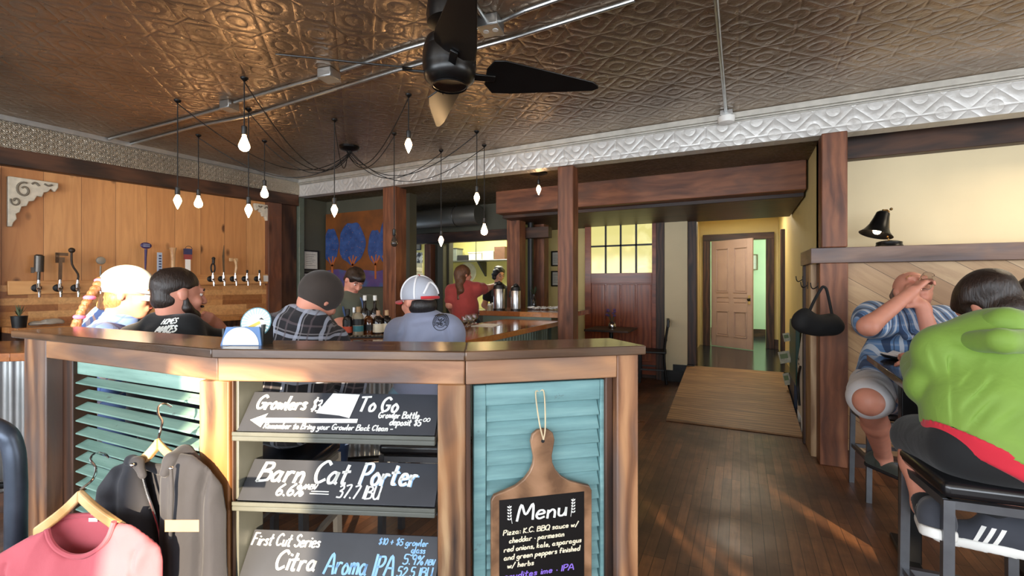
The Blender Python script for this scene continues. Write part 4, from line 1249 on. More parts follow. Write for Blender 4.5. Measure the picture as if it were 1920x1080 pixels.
p0 = onLW(12, 331, .03); p1 = onLW(106, 338, .03); p2 = onLW(12, 425, .03)
corbel(p0, 1, (p1 - p0).length, p0.z - p2.z, 'large cream carved bracket in the upper corner beside the grey cylinder tap')
p0 = onLW(517, 388, .03); p1 = onLW(474, 382, .03); p2 = onLW(519, 452, .03)
corbel(p0, -1, (p1 - p0).length, p0.z - p2.z, 'cream carved bracket in the far upper corner of the tap wall')

# things standing on the tap counter
c = onLW(36, 605, .25); c.z = 1.05
t = thing('potted_plant', c, 'small plant in a black pot on the tap counter', 'plant')
MB().lathe([(.045, 0), (.055, .1), (.05, .1), (.04, .012)], 16, Matrix.Translation(c)).build('pot', BLACK, t)
m = MB()
rg = random.Random(3)
for i in range(14):
    a, r = rg.uniform(0, 6.28), rg.uniform(.01, .05)
    b = c + Vector((0, 0, .09)); e = b + Vector((math.cos(a) * r, math.sin(a) * r, rg.uniform(.06, .12)))
    n = Vector((-math.sin(a), math.cos(a), 0)) * .010
    m.add([b, b.lerp(e, .5) + n, e, b.lerp(e, .5) - n], [(0, 1, 2, 3)])
m.build('foliage', plain('grey_green_leaf', (92, 100, 72), .6), t)
c = onLW(88, 600, .22); c.z = 1.05
o = solid('bar_towel', [ell(c + Vector((0, 0, .025)), (.07, .12, .016)), ell(c + Vector((.01, .03, .04)), (.05, .07, .022)), cap(c + Vector((0, -.1, .022)), c + Vector((.02, .09, .03)), .014)], plain('grey_white_towel', (176, 166, 152), .9, var=.15), None, .008, .02, noise=(.004, 70, 3))
tag(o, 'crumpled grey white towel on the tap counter', 'towel')
# ------------------------------------------------------------------ the bar
BARTOP = butcher('bar_butcher_block', [(112, 58, 28), (168, 96, 48), (206, 140, 78), (142, 78, 38), (186, 116, 60)], 0.055, 0.8, 0.16, 1, 0.6)
ZB = 1.02
FL = [Vector((-5.0, .25)), Vector((-3.86, 1.10)), Vector((-1.78, 2.72)), Vector((-1.80, 5.0))]     # front edge, seen from the drinkers
def inset(pl, d):
    out = []
    for i, p in enumerate(pl):
        ns = []
        for a, b in ((i - 1, i), (i, i + 1)):
            if a >= 0 and b < len(pl):
                t = (pl[b] - pl[a]).normalized(); ns.append(Vector((-t.y, t.x)))
        n = sum(ns, Vector((0, 0))).normalized()
        out.append(p + n * d / n.dot(ns[0]))
    return out
BL = inset(FL, .70)
bar = thing('bar_counter', (-2.6, 2.6, 0), 'long angled bar with glossy butcher block top and corrugated metal front', 'bar')
# the three lengths of the top, each with its strips along its own length
for i in range(3):
    a, b, c, d = FL[i], FL[i + 1], BL[i + 1], BL[i]
    dirv = (b - a).normalized()
    M = frame((a.x, a.y, 0), (dirv.x, dirv.y, 0)); Mi = M.inverted()
    Mq = M @ Matrix.Rotation(math.radians(90), 4, 'Z'); Mi = Mq.inverted()
    poly = [(Mi @ Vector((q.x, q.y, 0))).to_2d()[:] for q in (a, b, c, d)]
    MB().prism(poly, ZB - .05, ZB).build('bar_top', BARTOP, bar, Mq, .003)
def corrugated(name, pts, z0, z1, mat, parent, pitch=.068, amp=.011, thick=None):
    vs, fs = [], []
    acc = 0.0
    prof = []
    for i in range(len(pts) - 1):
        a, b = pts[i], pts[i + 1]
        L = (b - a).length; t = (b - a) / L; n = Vector((-t.y, t.x))
        k = int(L / (pitch / 8))
        for j in range(k + 1):
            s = L * j / k
            prof.append(a + t * s + n * amp * math.cos(6.2832 * (acc + s) / pitch))
        acc += L
    n = len(prof)
    m = MB().add([(p.x, p.y, z0) for p in prof] + [(p.x, p.y, z1) for p in prof], [(i, i + 1, n + i + 1, n + i) for i in range(n - 1)])
    return m.build(name, mat, parent, smooth=80)
CORR = plain('corrugated_zinc', (186, 188, 188), 0.30, 0.9, 0.1, 6)
CORRG = plain('green_grey_corrugated_steel', (112, 124, 112), 0.4, 0.6, 0.1, 6)
FI = inset(FL, .22)
corrugated('corrugated_front', FI[:3], 0.10, ZB - .05, CORR, bar)
corrugated('corrugated_end', FI[2:], 0.10, ZB - .05, CORRG, bar)
m = MB()
for a, b in zip(FI[:-1], FI[1:]):
    m.bar((a.x, a.y, .06), (b.x, b.y, .06), .05, .12)
m.build('kick_rail', W_DARK, bar)
m = MB()
fr = inset(FL, .12)
m.tube([(p.x, p.y, .20) for p in fr], .022, 10)
m.build('foot_rail', BLACK_METAL, bar)
m = MB()
for a, b in zip(inset(FL, .26)[:-1], inset(FL, .26)[1:]):
    m.bar((a.x, a.y, .5), (b.x, b.y, .5), .03, .92)
m.build('front_frame', BLACK, bar)
# raised far end of the bar where the coffee stands
ZR = 1.10
rb = thing('coffee_counter', (-2.5, 5.45, 0), 'raised glossy wooden counter at the far end of the bar under the airpots', 'counter')
M = Matrix.Rotation(math.radians(90), 4, 'Z')
MB().box(5.02, 5.96, 1.80, 2.97, ZR - .06, ZR).build('countertop', BARTOP, rb, M, .003)
MB().box(-2.93, -2.0, 5.05, 5.9, 0, ZR - .06).build('cabinet', CORRG, rb)
# under-counter shelf inside the bar
def onbar(px, py, z=ZB): return PZ(px, py, z)

def bottle(pos, label, prof, glass, cap, labcol=None, lz=(.06, .15), extra=None, group='bottles on the bar'):
    t = thing('liquor_bottle', pos, label, 'bottle', group)
    T = Matrix.Translation(pos)
    MB().lathe(prof, 18, T).build('glass_body', glass, t)
    top = prof[-1]
    MB().lathe([(top[0] + .003, -.03), (top[0] + .003, .012), (top[0], .014)], 14, T @ Matrix.Translation((0, 0, top[1]))).build('cap', cap, t)
    R = prof[1][0] + .0012
    if labcol is not None:
        MB().lathe([(R, lz[0]), (R, lz[1])], 18, T, False).build('paper_label', labcol, t)
    if extra is not None:
        MB().lathe([(R + .0006, extra[1]), (R + .0006, extra[2])], 18, T, False).build('label_band', extra[0], t)
CLEAR = glassy('clear_glass', (246, 248, 246))
AMBER = plain('amber_spirit', (88, 46, 18), 0.08, var=.1, Coat_Weight=0.5)
DARKSP = plain('dark_bottle_glass', (26, 20, 18), 0.08)
PALESP = plain('pale_spirit', (150, 140, 118), 0.08)
REDSP = plain('orange_red_label', (196, 74, 40), 0.5)
TEALLAB = plain('teal_label', (44, 112, 120), 0.5)
CREAMLAB = plain('cream_label', (226, 216, 190), 0.6)
TALL = [(.034, 0), (.036, .01), (.036, .16), (.030, .185), (.014, .21), (.013, .30)]
SQ = [(.036, 0), (.038, .008), (.038, .125), (.03, .145), (.014, .155), (.014, .195)]
STUB = [(.040, 0), (.042, .01), (.042, .11), (.032, .135), (.015, .15), (.014, .18)]
def bt(px, py, *a, **k):
    bottle(onbar(px, py), *a, **k)
bt(652, 628, 'bottle of dark spirit with an orange red label, nearest the plaid shirt', SQ, DARKSP, BLACK, REDSP, (.02, .07), (BLACK, .075, .12))
bt(672, 628, 'pale bottle with a black and teal label in the middle of the bar', [(.038, 0), (.04, .01), (.04, .15), (.03, .17), (.014, .18), (.014, .215)], PALESP, plain('tan_cork', (170, 140, 100), .6), TEALLAB, (.03, .075), (BLACK, .08, .13))
bt(684, 622, 'tall clear bottle with a white label beside its taller twin', TALL, DARKSP, WHITE, plain('white_label', (226, 218, 212), .6), (.06, .15))
bt(703, 622, 'tall clear bottle with a white label next to the timber post', TALL, DARKSP, WHITE, plain('white_label_pink', (222, 206, 204), .6), (.06, .15))
bt(691, 626, 'small brown bottle with a black round label between the tall bottles', STUB, AMBER, BLACK, BLACK, (.03, .08))
bt(709, 626, 'squat dark bottle with a cream and black label', STUB, DARKSP, plain('pink_cork', (190, 150, 120), .6), CREAMLAB, (.015, .085))
bt(725, 625, 'squat dark bottle with a plain cream label and cork stopper', STUB, DARKSP, plain('pale_cork', (200, 164, 124), .6), CREAMLAB, (.015, .085))
bt(664, 623, 'narrow clear bottle behind the orange labelled one', [(.024, 0), (.026, .01), (.026, .12), (.012, .15), (.012, .2)], PALESP, STEEL)
# rubber mat with small things
c = onbar(686, 633)
R = Matrix.Translation(c) @ Matrix.Rotation(math.radians(38), 4, 'Z')
t = thing('bar_mat', c, 'black ribbed bar mat below the liquor bottles', 'mat')
MB().box(-.22, .22, -.06, .06, 0.001, .012, R).build('mat_base', BLACK, t, None, .003)
m = MB()
for i in range(14):
    for j in (-.03, .0, .03): m.box(-.20 + i * .03, -.185 + i * .03, j - .008, j + .008, .012, .016, R)
tag(m.build('raised_nubs', plain('grey_rubber', (120, 112, 96), .6), t), kind='stuff')
# tasting glasses, paper, shakers, airpots
def glass(pos, label, s=1.0, grp='tasting glasses on the bar'):
    t = thing('tasting_glass', pos, label, 'glass', grp)
    MB().lathe([(.001, .002), (.028 * s, .002), (.030 * s, .008), (.012 * s, .014), (.034 * s, .045), (.036 * s, .065), (.028 * s, .105), (.0265 * s, .105), (.034 * s, .065), (.032 * s, .048), (.003, .020)], 18, Matrix.Translation(pos), False).build('glass_bowl', CLEAR, t)
    MB().lathe([(.004, .022), (.031 * s, .048), (.0335 * s, .062), (.001, .0625)], 16, Matrix.Translation(pos), False).build('drink', plain('amber_drink', (120, 88, 44), .1), t)
for i, (px, py, l) in enumerate([(871, 613, 'stemless tasting glass nearest the grey T-shirt'), (881, 611, 'tasting glass in the middle of the row beside the paper'), (889, 607, 'tasting glass behind the others beside the white paper'), (877, 609, 'tasting glass set back between its neighbours')]):
    glass(onbar(px, py), l)
c = onbar(914, 610)
R = Matrix.Translation(c) @ Matrix.Rotation(math.radians(6), 4, 'Z')
tag(MB().box(-.11, .11, -.15, .15, .001, .004, R).build('menu_sheet', WHITE), 'white menu sheet lying on the glossy bar', 'paper')
def airpot(pos, r, hgt, label):
    t = thing('airpot', pos, label, 'flask', 'steel airpots')
    T = Matrix.Translation(pos)
    MB().lathe([(r * .98, 0.02), (r, .03), (r, hgt * .76), (r * .96, hgt * .78)], 28, T).build('steel_body', STEEL, t)
    MB().lathe([(r * 1.03, 0), (r * 1.03, .02)], 28, T).build('base', BLACK, t)
    MB().lathe([(r * 1.02, hgt * .76), (r * 1.02, hgt * .80), (r * .9, hgt * .90), (r * .55, hgt * .95), (r * .5, hgt)], 28, T).build('lid', BLACK, t)
    MB().tube([pos + Vector((-SN * 0 - r * .7 * CS, -r * .7 * SN, hgt * .78)), pos + Vector((-r * 1.15 * CS, -r * 1.15 * SN, hgt * .70)), pos + Vector((-r * 1.2 * CS, -r * 1.2 * SN, hgt * .5))], .012, 8, 4).build('spout', BLACK, t)
    MB().tube([pos + Vector((-r * .8, 0, hgt * .86)), pos + Vector((0, 0, hgt * 1.03)), pos + Vector((r * .8, 0, hgt * .86))], .008, 8, 4).build('carry_handle', BLACK, t)
airpot(PZ(936, 581, ZR), .078, .36, 'larger steel airpot with black pump lid in front of the cook')
airpot(PZ(967, 582, ZR), .064, .33, 'slimmer steel airpot in front of the timber post')
for px, py, l in ((918, 582, 'small glass sugar shaker beside the larger airpot'), (925, 580, 'small white topped shaker touching the airpot')):
    c = PZ(px, py, ZR)
    t = thing('shaker', c, l, 'shaker', 'shakers by the airpots')
    MB().lathe([(.028, 0), (.03, .01), (.028, .06), (.02, .065)], 14, Matrix.Translation(c)).build('jar', PALESP, t)
    MB().lathe([(.024, .066), (.024, .085), (.01, .09)], 14, Matrix.Translation(c)).build('lid', WHITE, t)
c = PZ(1001, 578, ZR)
t = thing('plant_bottle', c, 'dark bottle holding a few sprigs beside the black pole', 'bottle')
MB().lathe([(.034, 0), (.036, .01), (.034, .12), (.016, .15), (.015, .19)], 14, Matrix.Translation(c)).build('glass_body', DARKSP, t)
m = MB(); rg = random.Random(8)
for i in range(12):
    a = rg.uniform(0, 6.28); e = c + Vector((math.cos(a) * .06, math.sin(a) * .06, rg.uniform(.22, .32))); b = c + Vector((0, 0, .18))
    n = Vector((-math.sin(a), math.cos(a), 0)) * .012
    m.add([b, b.lerp(e, .6) + n, e, b.lerp(e, .6) - n], [(0, 1, 2, 3)])
m.build('foliage', plain('dark_leaf', (44, 58, 40), .5), t)
m = MB(); rg = random.Random(4)
c = PZ(1022, 581, ZR)
for i in range(40):
    p = c + RIGHT * rg.uniform(-.2, .2) + FWD * rg.uniform(-.05, .08) + Vector((0, 0, .020 + rg.uniform(0, .018)))
    m.box(-.03, .03, -.02, .02, -.004, .004, Matrix.Translation(p) @ Euler((rg.uniform(-.4, .4), rg.uniform(-.4, .4), rg.uniform(0, 3))).to_matrix().to_4x4())
tag(m.build('napkin_scraps', WHITE), 'heap of white sugar and creamer packets at the far end of the bar', 'packets', kind='stuff')

# ------------------------------------------------------------------ bar stools
SEATV = plain('black_vinyl', (20, 21, 24), 0.28, Coat_Weight=0.3)
LEGM = plain('grey_steel_tube', (112, 114, 118), 0.35, 0.8)
def stool(pos, rot, label, w=.36, hz=.76, group=None):
    t = thing('bar_stool', pos, label, 'stool', group)
    M = Matrix.Translation(pos) @ Matrix.Rotation(rot, 4, 'Z')
    h = w / 2
    MB().box(-h, h, -h, h, hz - .055, hz, M).build('seat', SEATV, t, None, .02, segs=3)
    q = h - .018
    fr = MB()
    for a, b in (((-q, -q), (q, -q)), ((q, -q), (q, q)), ((q, q), (-q, q)), ((-q, q), (-q, -q))):
        fr.bar(M @ Vector((*a, hz - .075)), M @ Vector((*b, hz - .075)), .028, .028)
    fr.build('seat_frame', LEGM, t)
    for x, y in ((-q, -q), (q, -q), (q, q), (-q, q)):
        MB().bar(M @ Vector((x * 1.04, y * 1.04, 0)), M @ Vector((x, y, hz - .062)), .03, .03, Vector((1, 0, 0))).build('leg', LEGM, t)
    fr = MB()
    for a, b in (((-q, -q), (q, -q)), ((q, -q), (q, q)), ((q, q), (-q, q)), ((-q, q), (-q, -q))):
        fr.bar(M @ Vector((*a, .27)), M @ Vector((*b, .27)), .024, .024)
    fr.build('foot_ring', LEGM, t)
    return t
# ------------------------------------------------------------------ booth divider, ledge, lamp, coat hooks, bag
dv = thing('booth_divider', (2.6, 4.6, 0), 'tall booth divider of slanting pale pine boards with grey brown cap', 'divider')
ZD = 1.715
def slant_boards():
    m = NT('slanting_pine_boards')
    v = m.coord(rot=(0, math.radians(-34), 0))
    sp = m.n('SeparateXYZ', i_0=v)
    bw = .15
    idx = m.math('FLOOR', m.math('DIVIDE', sp.outputs[2], bw))
    rnd = m.n('TexWhiteNoise', noise_dimensions='1D', i_W=idx).outputs[0]
    off = m.n('CombineXYZ', i_0=m.math('MULTIPLY', rnd, 31.0), i_1=m.math('MULTIPLY', rnd, 17.0), i_2=0.0).outputs[0]
    vv = m.n('VectorMath', operation='ADD', i_0=v, i_1=off).outputs[0]
    g = m.noise(m.n('Mapping', i_Vector=vv, i_Scale=(.9, 9, 9)).outputs[0], 1.8, 5, .6, 1.0).outputs[0]
    tone = m.ramp(rnd, [(0, srgb(168, 130, 92)), (.5, srgb(190, 154, 112)), (1, srgb(204, 172, 132))])
    col = m.mix(m.ramp(g, [(.42, (0, 0, 0)), (.72, (.5,) * 3)]), tone, srgb(140, 100, 66))
    vo = m.n('TexVoronoi', i_Vector=m.n('Mapping', i_Vector=vv, i_Scale=(1.4, 4, 4)).outputs[0], i_Scale=1.0).outputs[0]
    col = m.mix(m.ramp(vo, [(.05, (.8,) * 3), (.13, (0, 0, 0))]), col, srgb(96, 60, 36))
    gap = m.math('LESS_THAN', m.math('FRACT', m.math('DIVIDE', sp.outputs[2], bw)), .02)
    col = m.mix(m.math('MULTIPLY', gap, .9), col, srgb(54, 34, 22))
    m.set(Base_Color=col, Roughness=.45)
    m.bump(m.math('SUBTRACT', m.math('MULTIPLY', g, .2), gap), .4, .004)
    return m.mat
SL = slant_boards()
MB().box(.74, 5.2, 4.42, 4.50, .06, ZD - .12).build('board_facing', SL, dv)
grain(MB().box(.52, .60, 4.52, 4.86, .0, ZD - .12).build('end_panel', W_PINE_GREY, dv, None, .003), 'Z')
grain(MB().box(.50, .54, 4.84, 4.90, .0, ZD - .12).build('edge_strip', W_DARK, dv, None, .003), 'Z')
grain(MB().box(.56, .745, 4.34, 4.52, .0, ZD - .12).build('corner_post', W_POST, dv, None, .005), 'Z')
board('cap_rail', (.50, 4.36, ZD - .06), (5.2, 4.36, ZD - .06), .06, .12, W_CAPR := wood('grey_brown_cap_rail', (74, 54, 46), (108, 82, 70), (136, 108, 92), .45, blotch=(92, 84, 88)), dv)
MB().box(.50, 5.2, 4.39, 4.89, ZD - .03, ZD - .002).build('ledge', W_CAPR, dv, None, .003)
board('end_cap_rail', (.52, 4.36, ZD - .06), (.505, 4.88, ZD - .06), .04, .119, W_CAPR, dv)
MB().box(.74, 5.2, 4.40, 4.43, 0, .12).build('base_board', W_DARK, dv)
# the reddish post stands on the cap (its lower half is the corner post)
def hook(q, n, label, group='coat hooks on the booth divider'):
    t = thing('coat_hook', q, label, 'hook', group)
    x = Vector((-n.y, n.x, 0))
    MB().bar(q - UP * .03, q + UP * .03, .014, .004, n).build('plate', BLACK_METAL, t)
    MB().tube([q, q + n * .03 - UP * .02, q + n * .045 - UP * .005, q + n * .05 + UP * .03], .004, 8, 4).build('prong', BLACK_METAL, t)
hook(Vector((.498, 4.865, PX(1493, 525, .497).z)), Vector((-1, 0, 0)), 'small dark coat hook on the far edge of the end panel')
hook(Vector((.518, 4.70, PX(1519, 535, .517).z)), Vector((-1, 0, 0)), 'dark coat hook on the pale end panel')
q = PY(1540, 541, 4.335)
hook(Vector((.558, 4.42, PX(1545, 537, .555).z)), Vector((-1, 0, 0)), 'dark coat hook holding the black bag')
# shoulder bag
hk = PX(1545, 541, .50)
d0 = hk.dot(FWD)
def B(px, py, dd=0.0): return P(px, py, d0 + dd)
BAGC = plain('black_bag_cloth', (16, 16, 17), 0.8, var=.2)
t = thing('shoulder_bag', B(1533, 628), 'black shoulder bag hanging by its strap from the coat hook', 'bag')
solid('bag_body', [cap(B(1505, 598), B(1560, 608), .06, .06), cap(B(1512, 590), B(1502, 606), .045, .05), cap(B(1512, 607), B(1557, 612), .065, .065), cap(B(1556, 598), B(1566, 612), .035, .04), ell(B(1534, 608), (.12, .06, .075), np.array(Matrix.Rotation(TH, 3, 'Z')))], BAGC, t, .008, .03, cut=[ell(B(1540, 575), (.10, .12, .055), np.array(Matrix.Rotation(TH, 3, 'Z')))], noise=(.003, 40, 2))
m = MB().tube([B(1514, 592), B(1526, 565), B(1540, 541, -.005), B(1545, 538, -.01), B(1550, 544, -.005), B(1556, 570), B(1561, 596)], .009, 8, 5)
m.build('strap', BAGC, t)
MB().tube([B(1513, 590) + RIGHT * .012 * math.cos(a) + UP * .012 * math.sin(a) for a in np.linspace(0, 6.28, 12)], .003, 6).build('ring', CHROME, t)

# lamp on the ledge
lz = ZD + .0
lp = PY(1667, 462, 4.52); lp.z = lz
t = thing('table_lamp', lp, 'black table lamp with a flared metal shade standing on the divider ledge', 'lamp')
dl = lp.dot(FWD)
def Lp(px, py): return P(px, py, dl)
MB().lathe([(.085, 0), (.088, .012), (.082, .022), (.082, .042), (.055, .052), (.02, .056)], 28, Matrix.Translation(lp)).build('base', BLACK_METAL, t)
MB().tube([lp + Vector((0, 0, .05)), Lp(1666, 440), Lp(1666, 396), Lp(1663, 394), Lp(1655, 394)], .007, 8).ball(Lp(1671, 392), .011).ball(lp + Vector((0, 0, .085)), .016).build('stem', plain('aged_brass', (120, 92, 52), .35, .9), t)
ax0, ax1 = Lp(1657, 397), Lp(1642, 440)
Msh = (ax1 - ax0).to_track_quat('Z', 'Y').to_matrix().to_4x4(); Msh.translation = ax0
Ls = (ax1 - ax0).length
MB().lathe([(.03, 0), (.043, .012), (.052, Ls * .35), (.064, Ls * .62), (.085, Ls * .85), (.112, Ls), (.108, Ls), (.080, Ls * .85), (.058, Ls * .6), (.045, Ls * .3), (.02, .02)], 32, Msh, False).build('lamp_shade', BLACK_METAL, t)
MB().ball(ax0.lerp(ax1, .84), .027).build('bulb', emit('lamp_bulb', (1.0, .72, .42), 30.0), t)

# ------------------------------------------------------------------ ramp
rm = thing('ramp', (-.09, 6.1, 0), 'worn plywood ramp leading up to the dark hallway floor', 'ramp')
x0, x1, y0, y1 = -.70, .515, 5.02, 7.14
m = MB().add([(x0, y0, 0.003), (x1, y0, 0.003), (x1, y1, .003), (x0, y1, .003), (x0, y0, .018), (x1, y0, .018), (x1, y1, .252), (x0, y1, .252)],
             [(0, 3, 2, 1), (4, 5, 6, 7), (0, 1, 5, 4), (1, 2, 6, 5), (2, 3, 7, 6), (3, 0, 4, 7)])
m.build('ramp_deck', W_PLY, rm)
# ------------------------------------------------------------------ sliding door with eight panes
dr = thing('door_1', (-1.7, 7.2, 0), 'red wooden sliding door with eight lit panes above four tall panels', 'door')
dr['kind'] = 'structure'
xa, xb = PY(1097, 500, 7.18).x, PY(1236, 500, 7.18).x
zt = 2.60; zb = .06
pz0, pz1 = PY(1165, 512, 7.2).z, PY(1165, 409, 7.2).z
px0, px1 = PY(1109, 450, 7.2).x, PY(1223, 450, 7.2).x
m = MB().box(xa, px0, 7.17, 7.22, zb, zt).box(px1, xb, 7.17, 7.22, zb, zt).box(px0, px1, 7.17, 7.22, pz1, zt).box(px0, px1, 7.17, 7.22, pz0 - .16, pz0).box(px0, px1, 7.17, 7.22, zb, zb + .2).box(px0, px1, 7.19, 7.21, zb + .2, pz0 - .16)
wdt = (px1 - px0)
m.build('door_frame', W_RED, dr, None, .003)
for i in range(4):
    a = px0 + wdt * i / 4
    grain(MB().box(a + .012, a + wdt / 4 - .012, 7.178, 7.195, zb + .22, pz0 - .18).build('panel', W_RED, dr, None, .006), 'Z')
m = MB()
for i in range(1, 4): m.box(px0 + wdt * i / 4 - .014, px0 + wdt * i / 4 + .014, 7.175, 7.215, pz0, pz1)
m.box(px0, px1, 7.175, 7.215, (pz0 + pz1) / 2 - .014, (pz0 + pz1) / 2 + .014)
m.build('glazing_bars', BLACK, dr)
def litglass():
    m = NT('glowing_pane')
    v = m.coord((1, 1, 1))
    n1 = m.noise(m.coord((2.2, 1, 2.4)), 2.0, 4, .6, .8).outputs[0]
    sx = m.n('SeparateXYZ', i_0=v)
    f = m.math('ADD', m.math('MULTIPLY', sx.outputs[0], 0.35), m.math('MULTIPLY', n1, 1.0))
    m.set(Base_Color=(.02, .02, .02, 1), Roughness=.1, Emission_Color=m.ramp(f, [(0.0, srgb(204, 194, 120)), (.4, srgb(232, 224, 160)), (.75, srgb(255, 252, 232))]), Emission_Strength=0.8)  # kitchen light behind the glass put in as mottled emission, whiter along x
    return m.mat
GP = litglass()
MB().box(px0, px1, 7.19, 7.20, pz0, pz1).build('lit_panes', GP, dr)
MB().box(-2.5, -1.05, 7.10, 7.16, zt + .005, zt + .05).build('track', BLACK_METAL, dr)

# hallway door, ajar
DOORP = plain('limed_door_paint', (184, 160, 152), .4, var=.06, scale=5)
def paneldoor():
    p0, p1 = P(1331, 650, 8.95), P(1396, 643, 8.55)
    a = PZ(1331, 650, .26); b = PZ(1397, 643, .26)
    hx = Vector((-.50, 9.72, .26))
    dirv = (b - a).normalized(); L = .92
    ang = math.atan2(dirv.y, dirv.x)
    t = thing('door_2', hx, 'pale panelled hallway door standing ajar with dark knob', 'door'); t['kind'] = 'structure'
    M = Matrix.Translation(hx) @ Matrix.Rotation(math.radians(-32 + 0), 4, 'Z')
    W = .82
    H = 2.01
    m = MB()
    st = .10
    m.box(0, st, -.02, .02, 0, H, M).box(W - st, W, -.02, .02, 0, H, M).box(W / 2 - .05, W / 2 + .05, -.02, .02, 0, H, M)
    for z0, z1 in ((0, .2), (.68, .82), (.93, 1.02), (1.86, H)): m.box(st, W - st, -.0195, .0195, z0, z1, M)
    m.box(st, W - st, -.008, .008, .1, H - .1, M)
    for x0 in (st, W / 2 + .05):
        x1 = x0 + (W / 2 - .05 - st)
        for z0, z1 in ((.2, .68), (1.02, 1.86)):
            m.box(x0, x0 + .016, -.029, .029, z0, z1, M).box(x1 - .016, x1, -.029, .029, z0, z1, M).box(x0, x1, -.029, .029, z0, z0 + .016, M).box(x0, x1, -.029, .029, z1 - .016, z1, M)
    m.build('door_leaf', DOORP, t, None, .003)
    for x0 in (st, W / 2 + .05):
        for z0, z1 in ((.2, .68), (1.02, 1.86)):
            MB().box(x0 + .03, x0 + (W / 2 - .05 - st) - .03, -.016, .016, z0 + .03, z1 - .03, M).build('panel', DOORP, t, None, .008)
    MB().box(st + .02, W - st - .02, -.016, .016, .84, .91, M).build('panel', DOORP, t, None, .006)
    kb = M @ Vector((W - .05, -.05, .90))
    MB().ball(kb, .028).cyl(kb, M @ Vector((W - .05, -.02, .90)), .012).build('knob', BLACK_METAL, t)
    m = MB().box(W - .075, W - .03, -.024, -.02, .82, .98, M); m.build('lock_plate', CHROME, t)
paneldoor()
def framed(c, w, h, n, label, art, rgb=(20, 18, 16), depth=.02, cat='picture'):
    t = thing('framed_certificate' if cat == 'certificate' else 'framed_picture', c, label, cat)
    n = Vector(n).normalized(); x = UP.cross(n); R = Matrix((x, UP, n)).transposed().to_4x4(); R.translation = c
    fw = .022
    fm = plain('frame_' + str(rgb[0]), rgb, .4)
    MB().box(-w / 2, w / 2, h / 2 - fw, h / 2, 0, depth, R).box(-w / 2, w / 2, -h / 2, -h / 2 + fw, 0, depth, R).box(-w / 2, -w / 2 + fw, -h / 2 + fw, h / 2 - fw, 0, depth, R).box(w / 2 - fw, w / 2, -h / 2 + fw, h / 2 - fw, 0, depth, R).build('frame', fm, t)
    MB().box(-w / 2 + fw, w / 2 - fw, -h / 2 + fw, h / 2 - fw, 0, .006, R).build('sheet', art, t)
    return t, R
PAPER = plain('printed_paper', (214, 210, 200), .6, var=.06, scale=30)
def printed(t, R, w, h, n=7, mat=None):
    m = MB()
    for i in range(n): m.box(-w * .3, w * (.3 - .1 * (i % 3)), h * (.28 - i * .09), h * (.295 - i * .09), .0062, .007, R)
    m.build('print_lines', mat or DKGREY, t)
def wallframe(px0, py0, px1, py1, label, cat='certificate'):
    """certificate on the short dark wall past the corner"""
    return None
c = PX(582, 488, -5.63)
LWp = Vector((1, -.35, 0)).normalized()
c = PY(582, 488, 4.98); c.x = max(c.x, -5.62)
def cert(pxa, pya, pxb, pyb, y, label, n=(0, -1, 0), art=PAPER, lines=True):
    a, b = PY(pxa, pya, y), PY(pxb, pyb, y)
    t, R = framed((a + b) / 2, abs(b.x - a.x), abs(a.z - b.z), n, label, art, cat='certificate')
    if lines: printed(t, R, abs(b.x - a.x), abs(a.z - b.z))
def wallcert(pxa, pya, pxb, pyb, label):
    a, b = PX(pxa, pya, -5.715), PX(pxb, pya, -5.715); lo = PX((pxa + pxb) / 2, pyb, -5.715)
    w, h = abs(b.y - a.y), abs(a.z - lo.z)
    t, R = framed(Vector((-5.722, (a.y + b.y) / 2, (a.z + lo.z) / 2)), w, h, (1, -.05, 0), label, PAPER, cat='certificate')
    printed(t, R, w, h)
wallcert(568, 468, 597, 507, 'upper of two black framed certificates on the grey green corner wall')
wallcert(568, 510, 597, 561, 'lower of two black framed certificates, half behind the dark brown cap')
cert(1034, 471, 1052, 499, 7.28, 'upper framed certificate on the yellow wall by the knotty post')
cert(1034, 508, 1052, 537, 7.28, 'lower framed certificate on the yellow wall by the knotty post')
a, b = PY(1393, 478, 11.88), PY(1416, 506, 11.88)
t, R = framed((a + b) / 2, .36, .36, (0, -1, 0), 'small framed picture seen through the hallway door on the pale green wall', PAPER, (120, 104, 72))
MB().lathe([(.07, .0062), (.07, .008)], 20, R).build('print', plain('faded_print', (170, 176, 150), .6), t)

# ------------------------------------------------------------------ painting of blue crowned trees
xa, xb, z0, z1 = -5.66, PY(736, 470, 5.0).x, 1.40, 2.50
t = thing('tree_painting', ((xa + xb) / 2, 5.0, z0), 'unframed painting of round blue trees with orange trunks over violet ground', 'painting')
def pm(name, stops, scale, thr=None, dot=None):
    m = NT(name)
    n = m.noise(m.coord(), scale, 4, .6).outputs[0]
    c = m.ramp(n, [(p, srgb(*q)) for p, q in stops])
    if dot:
        vo = m.n('TexVoronoi', i_Vector=m.coord(), i_Scale=26.0).outputs[0]
        c = m.mix(m.ramp(vo, [(.10, (1, 1, 1)), (.16, (0, 0, 0))]), c, srgb(*dot))
    m.set(Base_Color=c, Roughness=.55)
    return m.mat
MB().box(xa, xb, 4.99, 5.045, z0, z1).build('canvas', [pm('ochre_ground', [(.35, (96, 58, 26)), (.6, (132, 74, 26)), (.8, (92, 82, 30))], 2.2)], t)
yy = 4.988
def blob(cx, cz, rx, rz, seed):
    rg = random.Random(seed)
    return [(cx + rx * math.cos(a) * (1 + .05 * math.sin(5 * a + seed)), cz + rz * math.sin(a) * (1 + .05 * math.sin(7 * a))) for a in np.linspace(0, 2 * math.pi, 40)[:-1]]
Rp = Matrix(((1, 0, 0, 0), (0, 0, -1, yy), (0, 1, 0, 0), (0, 0, 0, 1)))
W_, H_ = xb - xa, z1 - z0
m = MB()
